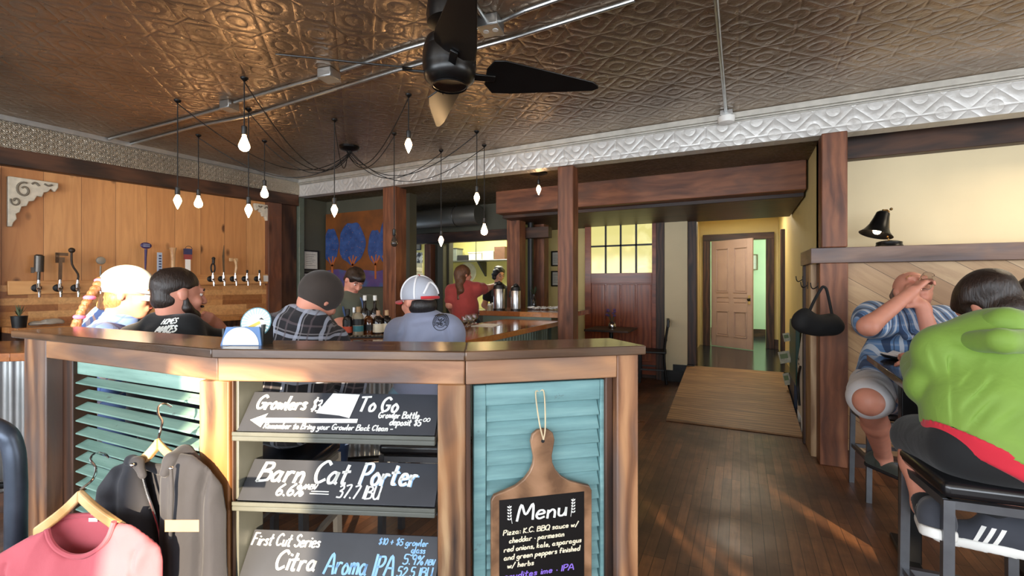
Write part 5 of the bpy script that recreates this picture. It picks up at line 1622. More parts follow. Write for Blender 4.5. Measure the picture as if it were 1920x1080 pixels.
for cx, cz, rx, rz, sd in ((.09, .56, .12, .24, 1), (.42, .58, .20, .28, 2), (.76, .52, .10, .22, 3), (.95, .56, .14, .30, 4)):
    pl = blob(cx, cz, rx, rz, sd)
    m.prism([(xa + W_ * min(max(u, 0), 1), z0 + H_ * w) for u, w in pl], .001 + .0004 * sd, .0020 + .0004 * sd, Rp)
MEADOW = pm('violet_meadow', [(.3, (62, 58, 112)), (.5, (92, 66, 116)), (.62, (72, 84, 130)), (.75, (70, 110, 60))], 5)
m2 = MB().prism([(xa + W_ * u, z0 + H_ * w) for u, w in ((0, 0), (1, 0), (1, .24), (.8, .2), (.6, .22), (.4, .20), (.2, .24), (0, .22))], .0004, .001, Rp)
m2.build('meadow', MEADOW, t)
m.build('tree_crowns', pm('blue_crowns', [(.3, (34, 58, 110)), (.7, (58, 88, 148))], 9, dot=(176, 108, 44)), t)
def trunk(pts, w):
    for (u0, w0), (u1, w1) in zip(pts, pts[1:]):
        a = Vector((xa + W_ * u0, yy - .003, z0 + H_ * w0)); b = Vector((xa + W_ * u1, yy - .003, z0 + H_ * w1))
        m.bar(a, b, .004, w)
for cx, s in ((.11, 1), (.43, .9), (.77, .8), (.93, .9)):
    m = MB()
    trunk([(cx, .10), (cx, .30)], .04 * s); trunk([(cx, .28), (cx - .06, .40)], .025); trunk([(cx, .28), (cx + .06, .40)], .025); trunk([(cx, .3), (cx + .01, .42)], .02)
    m.build('tree_trunk', plain('orange_brown_paint', (176, 92, 40), .55), t)

# ------------------------------------------------------------------ bistro table with flowers, two chairs
c = P(1146, 613, 6.62); zt = .80
t = thing('bistro_table', (c.x, c.y, 0), 'small dark square table in front of the red sliding door', 'table')
T = Matrix.Translation((c.x, c.y, 0))
MB().box(-.31, .31, -.31, .31, zt - .03, zt, T).build('tabletop', W_DARK, t, None, .004)
MB().cyl((c.x, c.y, .03), (c.x, c.y, zt - .03), .03).build('pedestal', BLACK_METAL, t)
MB().lathe([(.22, 0), (.22, .012), (.05, .04)], 24, T).build('base', BLACK_METAL, t)
v = Vector((c.x + .02, c.y - .02, zt))
t = thing('flower_vase', v, 'little metal vase of purple flowers on the small dark table', 'vase')
MB().lathe([(.05, 0), (.06, .03), (.05, .07), (.035, .085), (.04, .1)], 18, Matrix.Translation(v)).build('vase_body', CHROME, t)
m, m2 = MB(), MB(); rg = random.Random(2)
for i in range(9):
    a = rg.uniform(0, 6.28); r = rg.uniform(.02, .07); e = v + Vector((math.cos(a) * r - .03, math.sin(a) * r, rg.uniform(.18, .30)))
    m.tube([v + Vector((0, 0, .09)), v.lerp(e, .6) + Vector((0, 0, .03)), e], .003, 5, 3)
    m2.ball(e, (.022, .022, .016), 8, 6)
m.build('stems', plain('stem_green', (62, 84, 50), .6), t); m2.build('blossoms', plain('purple_petal', (104, 78, 130), .6), t)
def chair(pos, rot, label):
    t = thing('dining_chair', pos, label, 'chair', 'chairs at the small dark table')
    M = Matrix.Translation(pos) @ Matrix.Rotation(rot, 4, 'Z')
    MB().box(-.2, .2, -.2, .2, .44, .47, M).build('seat', BLACK, t, None, .008)
    for x, y in ((-.17, -.17), (.17, -.17)):
        MB().bar(M @ Vector((x, y, 0)), M @ Vector((x, y, .44)), .032, .032, Vector((1, 0, 0))).build('leg', BLACK, t)
    for x in (-.17, .17):
        MB().tube([M @ Vector((x, .2, 0)), M @ Vector((x, .17, .45)), M @ Vector((x, .23, .92))], .018, 8, 4).build('leg', BLACK, t)
    m = MB()
    m.box(-.19, .19, .205, .24, .82, .93, M).box(-.17, .17, .19, .21, .62, .66, M)
    m.build('backrest', BLACK, t, None, .006)
    for x in (-.17, .17): MB().bar(M @ Vector((x, -.17, .2)), M @ Vector((x, .17, .2)), .02, .02).build('stretcher', BLACK, t)
q = PZ(1229, 716, 0.0)
chair((q.x - .05, q.y + .02, 0), math.radians(-82), 'black wooden chair beside the cream pillar')
q = P(1090, 640, 6.9)
chair((q.x - .12, q.y + .02, 0), math.radians(88), 'black wooden chair half behind the knotty timber post')

# ------------------------------------------------------------------ leaflets and boards beside the ramp
def rbox(name, x0, x1, y0, y1, z0, z1, r, mat, parent):
    pl = []
    for cx, cy, a0 in ((y1 - r, z1 - r, 0), (y0 + r, z1 - r, 90), ):
        pl += [(cx + r * math.cos(math.radians(a0 + a)), cy + r * math.sin(math.radians(a0 + a))) for a in range(0, 91, 15)]
    pl += [(y0, z0), (y1, z0)]
    R = Matrix(((0, 0, 1, 0), (1, 0, 0, 0), (0, 1, 0, 0), (0, 0, 0, 1)))
    return MB().prism(pl, x0, x1, R).build(name, mat, parent, None, .003)
GREEN = plain('dark_green_enamel', (12, 62, 50), .35)
t = thing('display_stand', (.565, 6.3, 0), 'dark green leaflet stand with rounded top beside the ramp', 'stand')
rbox('stand_panel', .535, .575, 5.85, 6.55, .32, 1.02, .10, GREEN, t)
rbox('stand_base', .53, .60, 5.95, 6.5, .0, .34, .02, plain('navy_card', (38, 50, 74), .5), t)
LEAF = plain('printed_leaflet', (196, 192, 170), .5, var=.25, scale=24)
for i, (y, z, l, w, h) in enumerate([(6.45, .80, 'top pale leaflet in the green stand', .07, .10), (6.40, .57, 'open printed leaflet sticking out of the green stand', .12, .14), (6.42, .30, 'lowest leaflet on the base of the green stand', .07, .14)]):
    c = Vector((.53, y, z))
    t2 = thing('leaflet', c, l, 'leaflet', 'leaflets in the green stand')
    R = Matrix.Translation(c) @ Matrix.Rotation(math.radians(-12), 4, 'Y') @ Matrix.Rotation(math.radians(12), 4, 'Z')
    MB().box(-w, 0, -.004, .004, -h / 2, h / 2, R).build('page', LEAF, t2)
    MB().box(-w * .9, -w * .2, -.0046, -.004, -h * .1, h * .3, R).build('printed_picture', plain('leaflet_picture', (120, 136, 96), .5), t2)
t = thing('sandwich_board', (.565, 5.5, 0), 'white sign board with dark upright lettering against the divider end', 'sign')
R = Matrix.Translation((.535, 5.42, 0))
m = MB()
m.add([(.535, 5.22, .12), (.535, 5.66, .12), (.535, 5.66, .62), (.535, 5.22, 1.0), (.56, 5.22, .12), (.56, 5.66, .12), (.56, 5.66, .62), (.56, 5.22, 1.0)], [(0, 1, 2, 3), (7, 6, 5, 4), (0, 4, 5, 1), (1, 5, 6, 2), (2, 6, 7, 3), (3, 7, 4, 0)])
m.box(.53, .57, 5.24, 5.30, 0, .12).box(.53, .57, 5.58, 5.64, 0, .12)
m.build('board', WHITE, t)
mw = MB()
Ml = Matrix(((0, 0, -1, .5345), (0, -1, 0, 0), (1, 0, 0, 0), (0, 0, 0, 1)))
for i in range(6): mw.box(.5335, .5348, 5.50 - .0 * i, 5.60, .40 + i * .05, .42 + i * .05).box(.5335, .5348, 5.50 if i % 2 else 5.58, 5.52 if i % 2 else 5.60, .40 + i * .05, .45 + i * .05)
mw.build('lettering', BLACK, t)
m = MB().tube([Vector((.527, 5.30, .62)), Vector((.522, 5.42, .52)), Vector((.522, 5.45, .38)), Vector((.524, 5.38, .22))], .012, 8, 5)
m.build('cable', BLACK, t)

# ------------------------------------------------------------------ kitchen seen through the pass
sh = thing('kitchen_shelf', (-4.7, 7.9, 1.92), 'long steel kitchen shelf on the yellow wall with a dark bracket', 'shelf')
MB().box(-5.40, -3.4, 7.72, 8.08, 1.895, 1.915).build('shelf_board', STEEL, sh, None, .003)
xk = PY(902, 500, 7.9).x
MB().prism([(7.76, 1.89), (8.09, 1.89), (8.09, 1.60)], -.02, .02, Matrix(((0, 0, 1, xk), (1, 0, 0, 0), (0, 1, 0, 0), (0, 0, 0, 1)))).build('bracket', DKGREY, sh)
MB().cyl((xk - .02, 7.738, 1.915), (xk - .02, 7.738, 2.66), .008).build('hanging_rod', DKGREY, sh)
def kbox(pxa, pxb, ya, label, mat, lid=None, d=.24, name='storage_box', cat='box'):
    a, b = PY(pxa, 486, 7.75), PY(pxb, 486, 7.75)
    h = (486 - ya) / F * a.dot(FWD)
    t = thing(name, ((a.x + b.x) / 2, 7.87, 1.915), label, cat, 'goods on the kitchen shelf')
    MB().box(a.x, b.x, 7.76, 7.76 + d, 1.917, 1.917 + h).build('box_body', mat, t, None, .006)
    if lid: MB().box(a.x - .01, b.x + .01, 7.75, 7.77 + d, 1.915 + h, 1.915 + h + .02).build('lid', lid, t, None, .003)
CARD = plain('white_carton', (206, 200, 176), .6); KRAFT = plain('brown_carton', (92, 62, 40), .6)
kbox(838, 855, 464, 'grey plastic tub on the kitchen shelf above the red T-shirt', plain('grey_plastic', (110, 118, 108), .4), DKGREY)
kbox(857, 876, 476, 'low stack of dark trays next to the grey tub', DKGREY)
kbox(878, 902, 473, 'white pizza carton in the middle of the kitchen shelf', CARD, CARD)
kbox(904, 924, 470, 'white carton against the brown one on the shelf', CARD)
kbox(926, 946, 462, 'brown cardboard box at the post end of the kitchen shelf', KRAFT)
t = thing('kitchen_range', (-4.6, 7.75, 0), 'dark kitchen range with steel top under the shelf', 'range')
MB().box(-5.4, -3.3, 7.45, 8.05, 0, .92).build('range_body', DKGREY, t, None, .006)
MB().box(-5.42, -3.28, 7.43, 8.07, .92, .95).build('steel_top', STEEL, t, None, .004)
c = PY(876, 511, 8.07)
tag(MB().lathe([(.20, 0), (.21, .012), (.19, .03), (.05, .04)], 28, Matrix.Translation((c.x, 8.095, c.z)) @ Matrix.Rotation(math.radians(90), 4, 'X')).build('wall_plate', plain('pale_enamel', (206, 206, 186), .4)), 'round pale metal cover on the kitchen wall behind the cook in red', 'cover')
# office corner left of the kitchen posts
def flat(pxa, pya, pxb, pyb, y, name, label, mat, cat):
    a, b = PY(pxa, pya, y), PY(pxb, pyb, y)
    return tag(MB().box(a.x, b.x, y, y + .012, b.z, a.z).build(name, mat), label, cat)
a, b = PY(774, 455, 7.58), PY(791, 469, 7.58)
framed((a + b) / 2, .2, .16, (0, -1, 0), 'small dark framed picture high on the yellow office wall', plain('dull_print', (120, 110, 92), .5))
flat(775, 474, 792, 493, 7.585, 'poster', 'black and white picture page of a calendar on the yellow wall', pm('calendar_picture', [(.4, (40, 42, 40)), (.5, (210, 210, 204))], 9), 'poster')
flat(775, 494, 792, 514, 7.585, 'calendar_sheet', 'cream calendar grid below its picture on the yellow wall', plain('calendar_paper', (226, 216, 176), .6), 'calendar')
c = PY(768, 520, 7.3)
t = thing('office_printer', (c.x, c.y, c.z - .12), 'grey printer on a dark cabinet beyond the timber post', 'printer')
MB().box(c.x - .22, c.x + .2, c.y - .15, c.y + .2, c.z - .10, c.z + .10).build('printer_body', plain('grey_printer_plastic', (142, 140, 130), .45), t, None, .03)
MB().box(c.x - .2, c.x + .18, c.y - .13, c.y + .18, c.z + .10, c.z + .20).build('scanner_lid', plain('light_printer_plastic', (160, 156, 142), .45), t, None, .02)
MB().box(c.x - .28, c.x + .26, c.y - .2, c.y + .26, 0, c.z - .10).build('cabinet', DKGREY, t)
# ventilation duct
a, b = PY(735, 420, 6.0), PY(965, 400, 6.0)
zd = EYE + (HY - 413) / F * a.dot(FWD) * .98
t = thing('ventilation_duct', (a.x, 6.0, zd), 'silver spiral ventilation duct under the kitchen ceiling', 'duct')
DUCT = NT('spiral_duct_metal')
_s = DUCT.n('SeparateXYZ', i_0=DUCT.coord())
_w = DUCT.math('FRACT', DUCT.math('MULTIPLY', _s.outputs[0], 5.5))
DUCT.set(Base_Color=srgb(150, 148, 142), Metallic=.9, Roughness=.38)
DUCT.bump(DUCT.math('LESS_THAN', _w, .08), .5, .01)
MB().cyl((a.x - .2, 6.0, zd), (-3.55, 6.0, zd), .15, 28).build('duct_pipe', DUCT.mat, t, smooth=60)
m = MB()
for x in (a.x + .5, a.x + 1.3): m.bar((x, 5.99, zd), (x, 5.99, 2.70), .02, .004, Vector((1, 0, 0))).tube([(x, 6 + .153 * math.cos(q), zd + .153 * math.sin(q)) for q in np.linspace(0, 6.2832, 25)], .005, 6)
m.build('hanger_strap', DKGREY, t)
# ------------------------------------------------------------------ people
def skin(name, rgb):
    m = NT(name)
    n = m.noise(m.coord(), 18, 3).outputs[0]
    c = srgb(*rgb)
    m.set(Base_Color=m.ramp(n, [(.3, tuple(x * .9 for x in c[:3]) + (1,)), (.7, c)]), Roughness=.5, Subsurface_Weight=.12, Subsurface_Radius=(.02, .008, .004), Subsurface_Scale=.5)
    return m.mat
SKIN = skin('skin', (214, 152, 126))
SKIN_PINK = skin('rosy_skin', (218, 148, 124))
def hairmat(name, rgb):
    m = NT(name)
    c = srgb(*rgb)
    n = m.noise(m.coord((60, 60, 9)), 2.0, 4, .6, .5).outputs[0]
    m.set(Base_Color=m.ramp(n, [(.3, tuple(x * .5 for x in c[:3]) + (1,)), (.7, tuple(min(1, x * 1.5) for x in c[:3]) + (1,))]), Roughness=.45)
    m.bump(n, .6, .006)
    return m.mat
HAIR_DARK = hairmat('dark_brown_hair', (40, 27, 21))
HAIR_BROWN = hairmat('brown_hair', (92, 60, 40))
HAIR_BLOND = hairmat('sandy_hair', (168, 118, 74))
HAIR_BLACK = hairmat('black_hair', (26, 20, 19))
def cloth(name, rgb, var=.12, rough=.85, bump=.25):
    m = NT(name)
    c = srgb(*rgb)
    f = m.noise(m.coord(), 9, 3, .5, .6).outputs[0]
    w = m.noise(m.coord(), 320, 2).outputs[0]
    m.set(Base_Color=m.ramp(f, [(.3, tuple(x * (1 - var) for x in c[:3]) + (1,)), (.7, tuple(min(1, x * (1 + var)) for x in c[:3]) + (1,))]), Roughness=rough, Sheen_Weight=.15)
    m.bump(m.math('ADD', m.math('MULTIPLY', f, 1.0), m.math('MULTIPLY', w, .04)), bump, .02)
    return m.mat
def plaid(name, base, bars, pitch=.10, angle=0.0, tilt=0.0, wx=.62, wz=.62, wv=.05):
    """woven checks: bars = [(position in the repeat, width, colour)]; warp runs up the cloth"""
    m = NT(name)
    wob = m.noise(m.coord(), 5, 2).outputs[1]
    v0 = m.n('VectorMath', operation='MULTIPLY_ADD', i_0=wob, i_1=(wv, wv, wv), i_2=m.n('TexCoord').outputs['Object']).outputs[0]
    v = m.n('Mapping', i_Vector=v0, i_Rotation=(0, tilt, -angle)).outputs[0]
    s = m.n('SeparateXYZ', i_0=v)
    col = None
    base4 = srgb(*base)
    col = base4
    for ax, amt in ((s.outputs[2], wz), (s.outputs[0], wx)):
        fr = m.math('FRACT', m.math('ADD', m.math('DIVIDE', ax, pitch), 50.0))
        for pos, wd, c in bars:
            d = m.math('ABSOLUTE', m.math('SUBTRACT', fr, pos))
            k = m.math('LESS_THAN', d, wd / 2)
            col = m.mix(m.math('MULTIPLY', k, amt), col, srgb(*c))
    f = m.noise(m.coord(), 9, 3, .5, .6).outputs[0]
    m.set(Base_Color=col, Roughness=.85, Sheen_Weight=.1)
    m.bump(f, .35, .02)
    return m.mat
def basis(f, tilt=0.0):
    """head axes from the look direction: right, forward, up (rolled by tilt)"""
    f = Vector(f).normalized()
    r = f.cross(UP).normalized()
    u = r.cross(f)
    if tilt:
        q = Matrix.Rotation(tilt, 3, f)
        r, u = q @ r, q @ u
    return r, f, u
def rmat(r, f, u): return np.array([[r.x, f.x, u.x], [r.y, f.y, u.y], [r.z, f.z, u.z]])
def head(c, ax, s=1.0, neck_to=None, nr=.056):
    r, f, u = ax
    R = rmat(*ax)
    g = lambda a, b, d: c + (r * a + f * b + u * d) * s
    p = [ell(g(0, -.012, .028), (.077 * s, .098 * s, .095 * s), R), ell(g(0, .022, -.045), (.060 * s, .068 * s, .072 * s), R), ell(g(0, .055, -.092), (.028 * s, .026 * s, .024 * s), R)]
    p += [K(ell(g(x, .066, -.028), (.026 * s, .022 * s, .024 * s), R), .02) for x in (-.036, .036)]
    p += [K(cap(g(-.034, .084, .026), g(.034, .084, .026), .013 * s), .015)]
    p += [K(cap(g(0, .094, .012), g(0, .113, -.026), .009 * s, .014 * s), .012), K(cap(g(-.012, .104, -.030), g(.012, .104, -.030), .009 * s), .01)]
    p += [K(cap(g(-.02, .086, -.060), g(.02, .086, -.060), .0085 * s), .008), K(cap(g(-.016, .084, -.072), g(.016, .084, -.072), .009 * s), .008)]
    p += [K(ell(g(x, -.008, -.002), (.009 * s, .019 * s, .029 * s), R), .008) for x in (-.080, .080)]
    if neck_to is not None:
        p += [cap(g(0, -.028, -.055), neck_to, nr * s, nr * 1.12)]
    return p, g
def face_bits(g, ax, parent, s=1.0, lip=(168, 92, 84), iris=(70, 52, 40), brow=HAIR_DARK, shut=False):
    R = Matrix((ax[0], ax[1], ax[2])).transposed().to_4x4()
    for sx, nm in ((-.031, 'eye'), (.031, 'eye')):
        m = MB().ball(g(sx, .080, .006), (.0135 * s, .010 * s, (.003 if shut else .009) * s), 12, 8, R)
        e = m.build('eye', plain('eye_white', (226, 216, 208), .25) if not shut else SKIN_PINK, parent)
        if not shut: MB().ball(g(sx, .0885, .005), (.0058 * s, .003, .0058 * s), 10, 6, R).build('iris', plain('iris', iris, .2), e)
        MB().tube([g(sx - .018, .086, .027), g(sx, .094, .034), g(sx + .018, .086, .027)], .0045 * s, 6, 4).build('eyebrow', brow, parent)
    MB().tube([g(-.022, .088, -.066), g(0, .097, -.064), g(.022, .088, -.066)], [.003, .006, .003], 8, 5).build('lips', plain('lips', lip, .5), parent)
def hand(w, d, n, curl=(.5, .6, .4), spread=.02, s=1.0, side=1, thumb=(.5, .5)):
    """wrist w, pointing along d, palm facing n; four unequal fingers and a thumb from the side of the palm"""
    d, n = Vector(d).normalized(), Vector(n).normalized()
    n = (n - d * n.dot(d)).normalized()
    x = d.cross(n) * side          # towards the thumb
    pr = [K(cap(w - d * .03 * s, w + d * .01 * s, .027 * s, .026 * s), .02)]
    for off in (-.027, -.009, .009, .027):
        pr.append(K(cap(w + d * .018 * s + x * off * .7 * s, w + d * .082 * s + x * off * s, .0155 * s, .0135 * s), .012))
    for i, (off, L) in enumerate(((.029, .072), (.010, .080), (-.010, .075), (-.029, .060))):
        p = w + d * .084 * s + x * off * s
        v = (d + x * off * spread * 30).normalized()
        ang = 0
        for j, (fr, rr) in enumerate(((.46, .0095), (.30, .0088), (.24, .0080))):
            ang = curl[j] * (1 + .08 * i)
            v = (Matrix.Rotation(-ang * side, 3, x) @ v) if False else (v * math.cos(ang) + n * math.sin(ang)).normalized()
            n2 = n
            q = p + v * L * fr * s
            pr.append(K(cap(p, q, rr * s, rr * .93 * s), .004))
            p = q
            n = (n - v * n.dot(v)); n = n.normalized() if n.length > .05 else n2
        n = Vector(n)
        n = (x.cross(d) * side).normalized()
    p = w + d * .022 * s + x * .028 * s
    v = (d * .55 + x * .7 + n * thumb[0]).normalized()
    q = p + v * .045 * s
    pr.append(K(cap(p, q, .015 * s, .011 * s), .012))
    v2 = (d * .9 + x * (.35 - thumb[1] * .6) + n * thumb[1]).normalized()
    q2 = q + v2 * .032 * s
    pr.append(K(cap(q, q2, .0105 * s, .0095 * s), .005)); pr.append(K(cap(q2, q2 + (v2 + n * .2).normalized() * .022 * s, .0095 * s, .008 * s), .004))
    return pr
from mathutils.bvhtree import BVHTree
def drape(mb, target, d, lift=.0025):
    """lay a flat lettering or emblem mesh on a garment by moving it along d until it touches"""
    me = target.data
    bvh = BVHTree.FromPolygons([v.co for v in me.vertices], [tuple(p.vertices) for p in me.polygons])
    d = Vector(d).normalized()
    out = []
    for v in mb.v:
        o = Vector(v) - d * .6
        h = bvh.ray_cast(o, d)
        out.append(tuple(h[0] - d * lift) if h[0] is not None else tuple(v))
    mb.v = out
    return mb
def person(loc, label):
    return thing('person', (loc[0], loc[1], 0), label, 'person')
def seg_sub(mb):
    return mb
def capdome(c, ax, s, brim_dir, parent, crown, brimmat, h=.006, brim=.075, droop=-.25, drop=.0, size=(.086, .106, .098), low=.022):
    r, f, u = ax
    R = rmat(*ax)
    cc = c + u * (.032 + drop) * s - f * .012
    o = solid('cap_crown', [ell(cc, tuple(x * s for x in size), R)], crown, parent, h, .01, planes=[(cc - u * low * s, -u)])
    bf = Vector(brim_dir).normalized(); bx = bf.cross(u).normalized()
    m = MB(); vs = []
    n = 15
    rows = []
    for j, t in enumerate((0, .35, .7, 1.0)):
        row = []
        for i in range(n):
            a = math.radians(-62 + 124 * i / (n - 1))
            rad = (size[1] * .93 + brim * t * (math.cos(a * .9))) * s
            p = cc - u * low * s * .8 + bf * rad * math.cos(a) + bx * math.sin(a) * size[0] * .98 * s + u * (-.02 * abs(math.sin(a)) + droop * brim * t) * s
            row.append(p)
        rows.append(row)
    top = [p + u * .0035 for row in rows for p in row]; bot = [p - u * .0035 for row in rows for p in row]
    N = len(top)
    fs = []
    for j in range(3):
        for i in range(n - 1):
            a, b, c2, d2 = j * n + i, j * n + i + 1, (j + 1) * n + i + 1, (j + 1) * n + i
            fs += [(a, b, c2, d2), (N + d2, N + c2, N + b, N + a)]
    ring = [i for i in range(n)] + [j * n + n - 1 for j in (1, 2, 3)] + [3 * n + i for i in range(n - 2, -1, -1)] + [j * n for j in (2, 1)]
    for a, b in zip(ring, ring[1:] + ring[:1]): fs.append((a, N + a, N + b, b))
    m.add(top + bot, fs)
    m.build('cap_brim', brimmat, parent, smooth=60)
    return cc
WEDGE = Vector((0, 0, 1))
JEANS = cloth('blue_denim', (62, 84, 124))
BLACKC = cloth('black_cotton', (18, 18, 20))
DARKSHOE = plain('dark_shoe', (34, 34, 38), .6)
def lower(t, hip, knees, feet, mat, r=.085, shoe=DARKSHOE, bare=None, skinmat=SKIN):
    """trousers and shoes under a seated person; the body itself carries the bare legs"""
    pr = [ell(hip, (.17, .15, .12), np.array(Matrix.Rotation(TH, 3, 'Z')))]
    for s, (k, f) in zip((-1, 1), zip(knees, feet)):
        h = hip + RIGHT * .09 * s
        pr += [cap(h, k, r, r * .74)]
        if bare is None: pr += [cap(k, f + UP * .09, r * .74, r * .55)]
    solid('trousers' if bare is None else 'shorts', grow(pr, .012), mat, t, .014, .04)
    return pr
def shoes(t, feet, dirs, mat, sole, h=.008):
    for f, d in zip(feet, dirs):
        d = Vector(d).normalized(); x = d.cross(UP)
        sh = solid('shoe', [cap(f - d * .07 + UP * .045, f + d * .12 + UP * .03, .045, .036), cap(f - d * .05 + UP * .07, f + d * .0 + UP * .085, .042, .044)], mat, t, h, .03, planes=[(f + UP * .012, -UP)])
        solid('sole', [cap(f - d * .075 + UP * .012, f + d * .13 + UP * .012, .046, .040)], sole, sh, h, .01, planes=[(f + UP * .024, UP), (f, -UP)])

# ---- 1: white cap, blue plaid shirt, braid -----------------------------------------------------
d = 2.45
ax = basis(RIGHT * .93 + FWD * .36 - UP * .08)
hc = P(243, 552, d)
t = person(P(195, 700, d), 'person in a white cap and pale blue plaid shirt with a braid tied in pink')
hp, g = head(hc, ax, 1.06, P(214, 606, d))
sh0 = P(196, 632, d)
hip = P(164, 770, d)
lsn, lsf = P(188, 640, d - .17), P(222, 628, d + .19)
el, ha = P(206, 716, d - .15), P(236, 692, d + .06)
el2, ha2 = P(300, 672, d + .32), P(325, 632, d + .42)
torso = [cap(hip, P(180, 720, d), .135, .14), cap(P(180, 720, d), sh0, .14, .125), cap(lsn, lsf, .075, .075), cap(sh0, P(212, 606, d), .08, .06)]
arm = limb([lsn, el, ha], [.062, .05, .036]) + limb([lsf, el2, ha2], [.062, .05, .036])
k1, k2 = P(226, 776, d - .06), P(228, 766, d + .18)
f1, f2 = P(222, 950, d - .06), P(224, 932, d + .18)
legs = [cap(hip + FWD * -.08, k1, .085, .062), cap(hip + FWD * .1, k2, .085, .062), cap(k1, f1 + UP * .1, .062, .045), cap(k2, f2 + UP * .1, .062, .045)]
body = solid('body', hp + torso + arm + legs + hand(ha, ha - el, -UP, (.2, .3, .2)) + hand(ha2, ha2 - el2, -UP, (.2, .3, .2), side=-1), SKIN, t, .008, .03)
face_bits(g, ax, body, brow=HAIR_BLOND)
PL1 = plaid('pale_blue_plaid', (104, 134, 196), [(.18, .10, (206, 196, 196)), (.32, .05, (232, 186, 140)), (.62, .05, (70, 92, 150))], .155, TH, math.radians(-28))
solid('plaid_shirt', grow(torso, .016) + grow(arm[:1], .018) + grow(arm[2:3], .018) + [cap(el, el.lerp(ha, .75), .062, .05), cap(el2, el2.lerp(ha2, .75), .062, .05), cap(P(196, 590, d), P(236, 600, d), .062, .06)], PL1, t, .01, .035, noise=(.004, 26, 1))
WC = cloth('white_cap_cotton', (236, 230, 222), .04)
capdome(hc, ax, 1.17, ax[1] - ax[2] * .05, t, WC, WC, brim=.085, droop=-.12, low=.030, drop=.004)
r, f, u = ax
solid('hair', [ell(g(0, -.035, -.02), (.080, .075, .075), rmat(*ax)), cap(g(.0, -.08, -.03), g(0, -.1, -.06), .04, .03)], HAIR_BLOND, t, .008, .03, planes=[(g(0, -.005, 0), f), (g(0, 0, .01), u)])
bp = [P(188, 526, d - .08), P(178, 542, d - .12), P(168, 558, d - .15), P(158, 576, d - .17), P(149, 594, d - .18), P(143, 610, d - .18)]
br = solid('braid', [K(ell(p, (.021, .021, .019)), .004) for p in spline(bp, 2)[::1]], hairmat('light_brown_braid', (138, 92, 58)), t, .005, .004)
PK = plain('pink_hair_tie', (226, 108, 152), .5)
for p in (bp[0], bp[2], bp[4]): MB().ball(p, (.0255, .0255, .014), 12, 8).build('hair_tie', PK, t)
MB().tube([g(.079, .0, .012), g(.074, .06, .012), g(.062, .095, .008), g(.02, .106, .006), g(.0, .112, .008)], .0028, 6, 4).ball(g(.036, .105, -.002), (.022, .005, .018), 12, 8, Matrix((r, f, u)).transposed().to_4x4()).build('glasses', plain('grey_glasses', (90, 90, 96), .2), t)
lower(t, hip, (k1, k2), (f1, f2), JEANS)
shoes(t, (f1, f2), (RIGHT, RIGHT), DARKSHOE, WHITE)
stool(Vector((hip.x, hip.y, 0)), .2, 'bar stool under the person in the white cap', hz=hip.z - .178)

# ---- 2: black hooded top, hand at chin --------------------------------------------------------
d = 2.28
ax = basis(RIGHT * .56 + FWD * .83 - UP * .10)
hc = P(334, 552, d)
t = person(P(330, 700, d), 'person with short dark hair and beard in a black hooded top, chin on hand')
hp, g = head(hc, ax, 1.06, P(326, 618, d))
sh0 = P(330, 645, d); hip = P(322, 770, d - .02)
ls, rs = P(262, 645, d - .06), P(412, 652, d + .10)
el, wr = P(452, 668, d + .24), P(404, 608, d + .22)
el2, wr2 = P(294, 735, d + .06), P(350, 690, d + .36)
torso = [cap(hip, P(325, 720, d), .145, .15), cap(P(325, 720, d), sh0, .15, .13), cap(ls, rs, .082, .082), cap(sh0, P(326, 618, d), .09, .062)]
armR = limb([rs, el, wr], [.066, .050, .034]); armL = limb([ls, el2, wr2], [.066, .05, .036])
k1, k2 = P(300, 772, d + .38), P(384, 772, d + .38)
f1, f2 = P(300, 930, d + .34), P(385, 930, d + .34)
legs = [cap(hip - RIGHT * .08, k1, .085, .062), cap(hip + RIGHT * .08, k2, .085, .062), cap(k1, f1 + UP * .1, .062, .045), cap(k2, f2 + UP * .1, .062, .045)]
body = solid('body', hp + torso + armR + armL + legs + hand(wr, g(.02, .10, -.085) - wr, g(0, .06, -.09) - wr + Vector((0, 0, .02)), (.7, .9, .6), s=.95) + hand(wr2, wr2 - el2, -UP, (.3, .4, .3), side=-1), SKIN_PINK, t, .0075, .03)
face_bits(g, ax, body)
HOODB = cloth('black_hood_cotton', (16, 16, 18))
hd = solid('hooded_top', grow(torso, .018) + grow(armL[:1], .02) + [cap(el2, el2.lerp(wr2, .9), .066, .055)] + [cap(rs, rs.lerp(el, .72), .088, .074)] + [cap(P(290, 606, d - .04), P(352, 612, d - .06), .050, .052), cap(P(352, 612, d - .06), P(378, 626, d + .06), .05, .045), cap(P(300, 640, d - .10), P(360, 640, d - .08), .06, .06)], HOODB, t, .009, .04, noise=(.005, 24, 4))
r, f, u = ax
solid('hair', [ell(g(0, -.016, .040), (.085, .104, .094), rmat(*ax)), ell(g(0, -.045, -.03), (.070, .062, .055), rmat(*ax))], HAIR_DARK, t, .006, .02, planes=[(g(0, .064, .05), f * .95 + u * -.35), (g(0, 0, -.075), -u)], noise=(.0025, 60, 9), cut=[ell(g(.088, .0, -.015), (.03, .03, .042), rmat(*ax)), ell(g(.07, .055, -.02), (.05, .06, .06), rmat(*ax)), ell(g(-.07, .055, -.02), (.05, .06, .06), rmat(*ax))])
solid('beard', [cap(g(.062, .02, -.06), g(.03, .065, -.095), .022, .024), cap(g(-.062, .02, -.06), g(-.03, .065, -.095), .022, .024), cap(g(-.03, .065, -.095), g(.03, .065, -.095), .026, .026), cap(g(.066, .008, -.02), g(.062, .02, -.06), .012, .02), cap(g(-.066, .008, -.02), g(-.062, .02, -.06), .012, .02), cap(g(-.02, .1, -.05), g(.02, .1, -.05), .008)], HAIR_DARK, t, .006, .012)
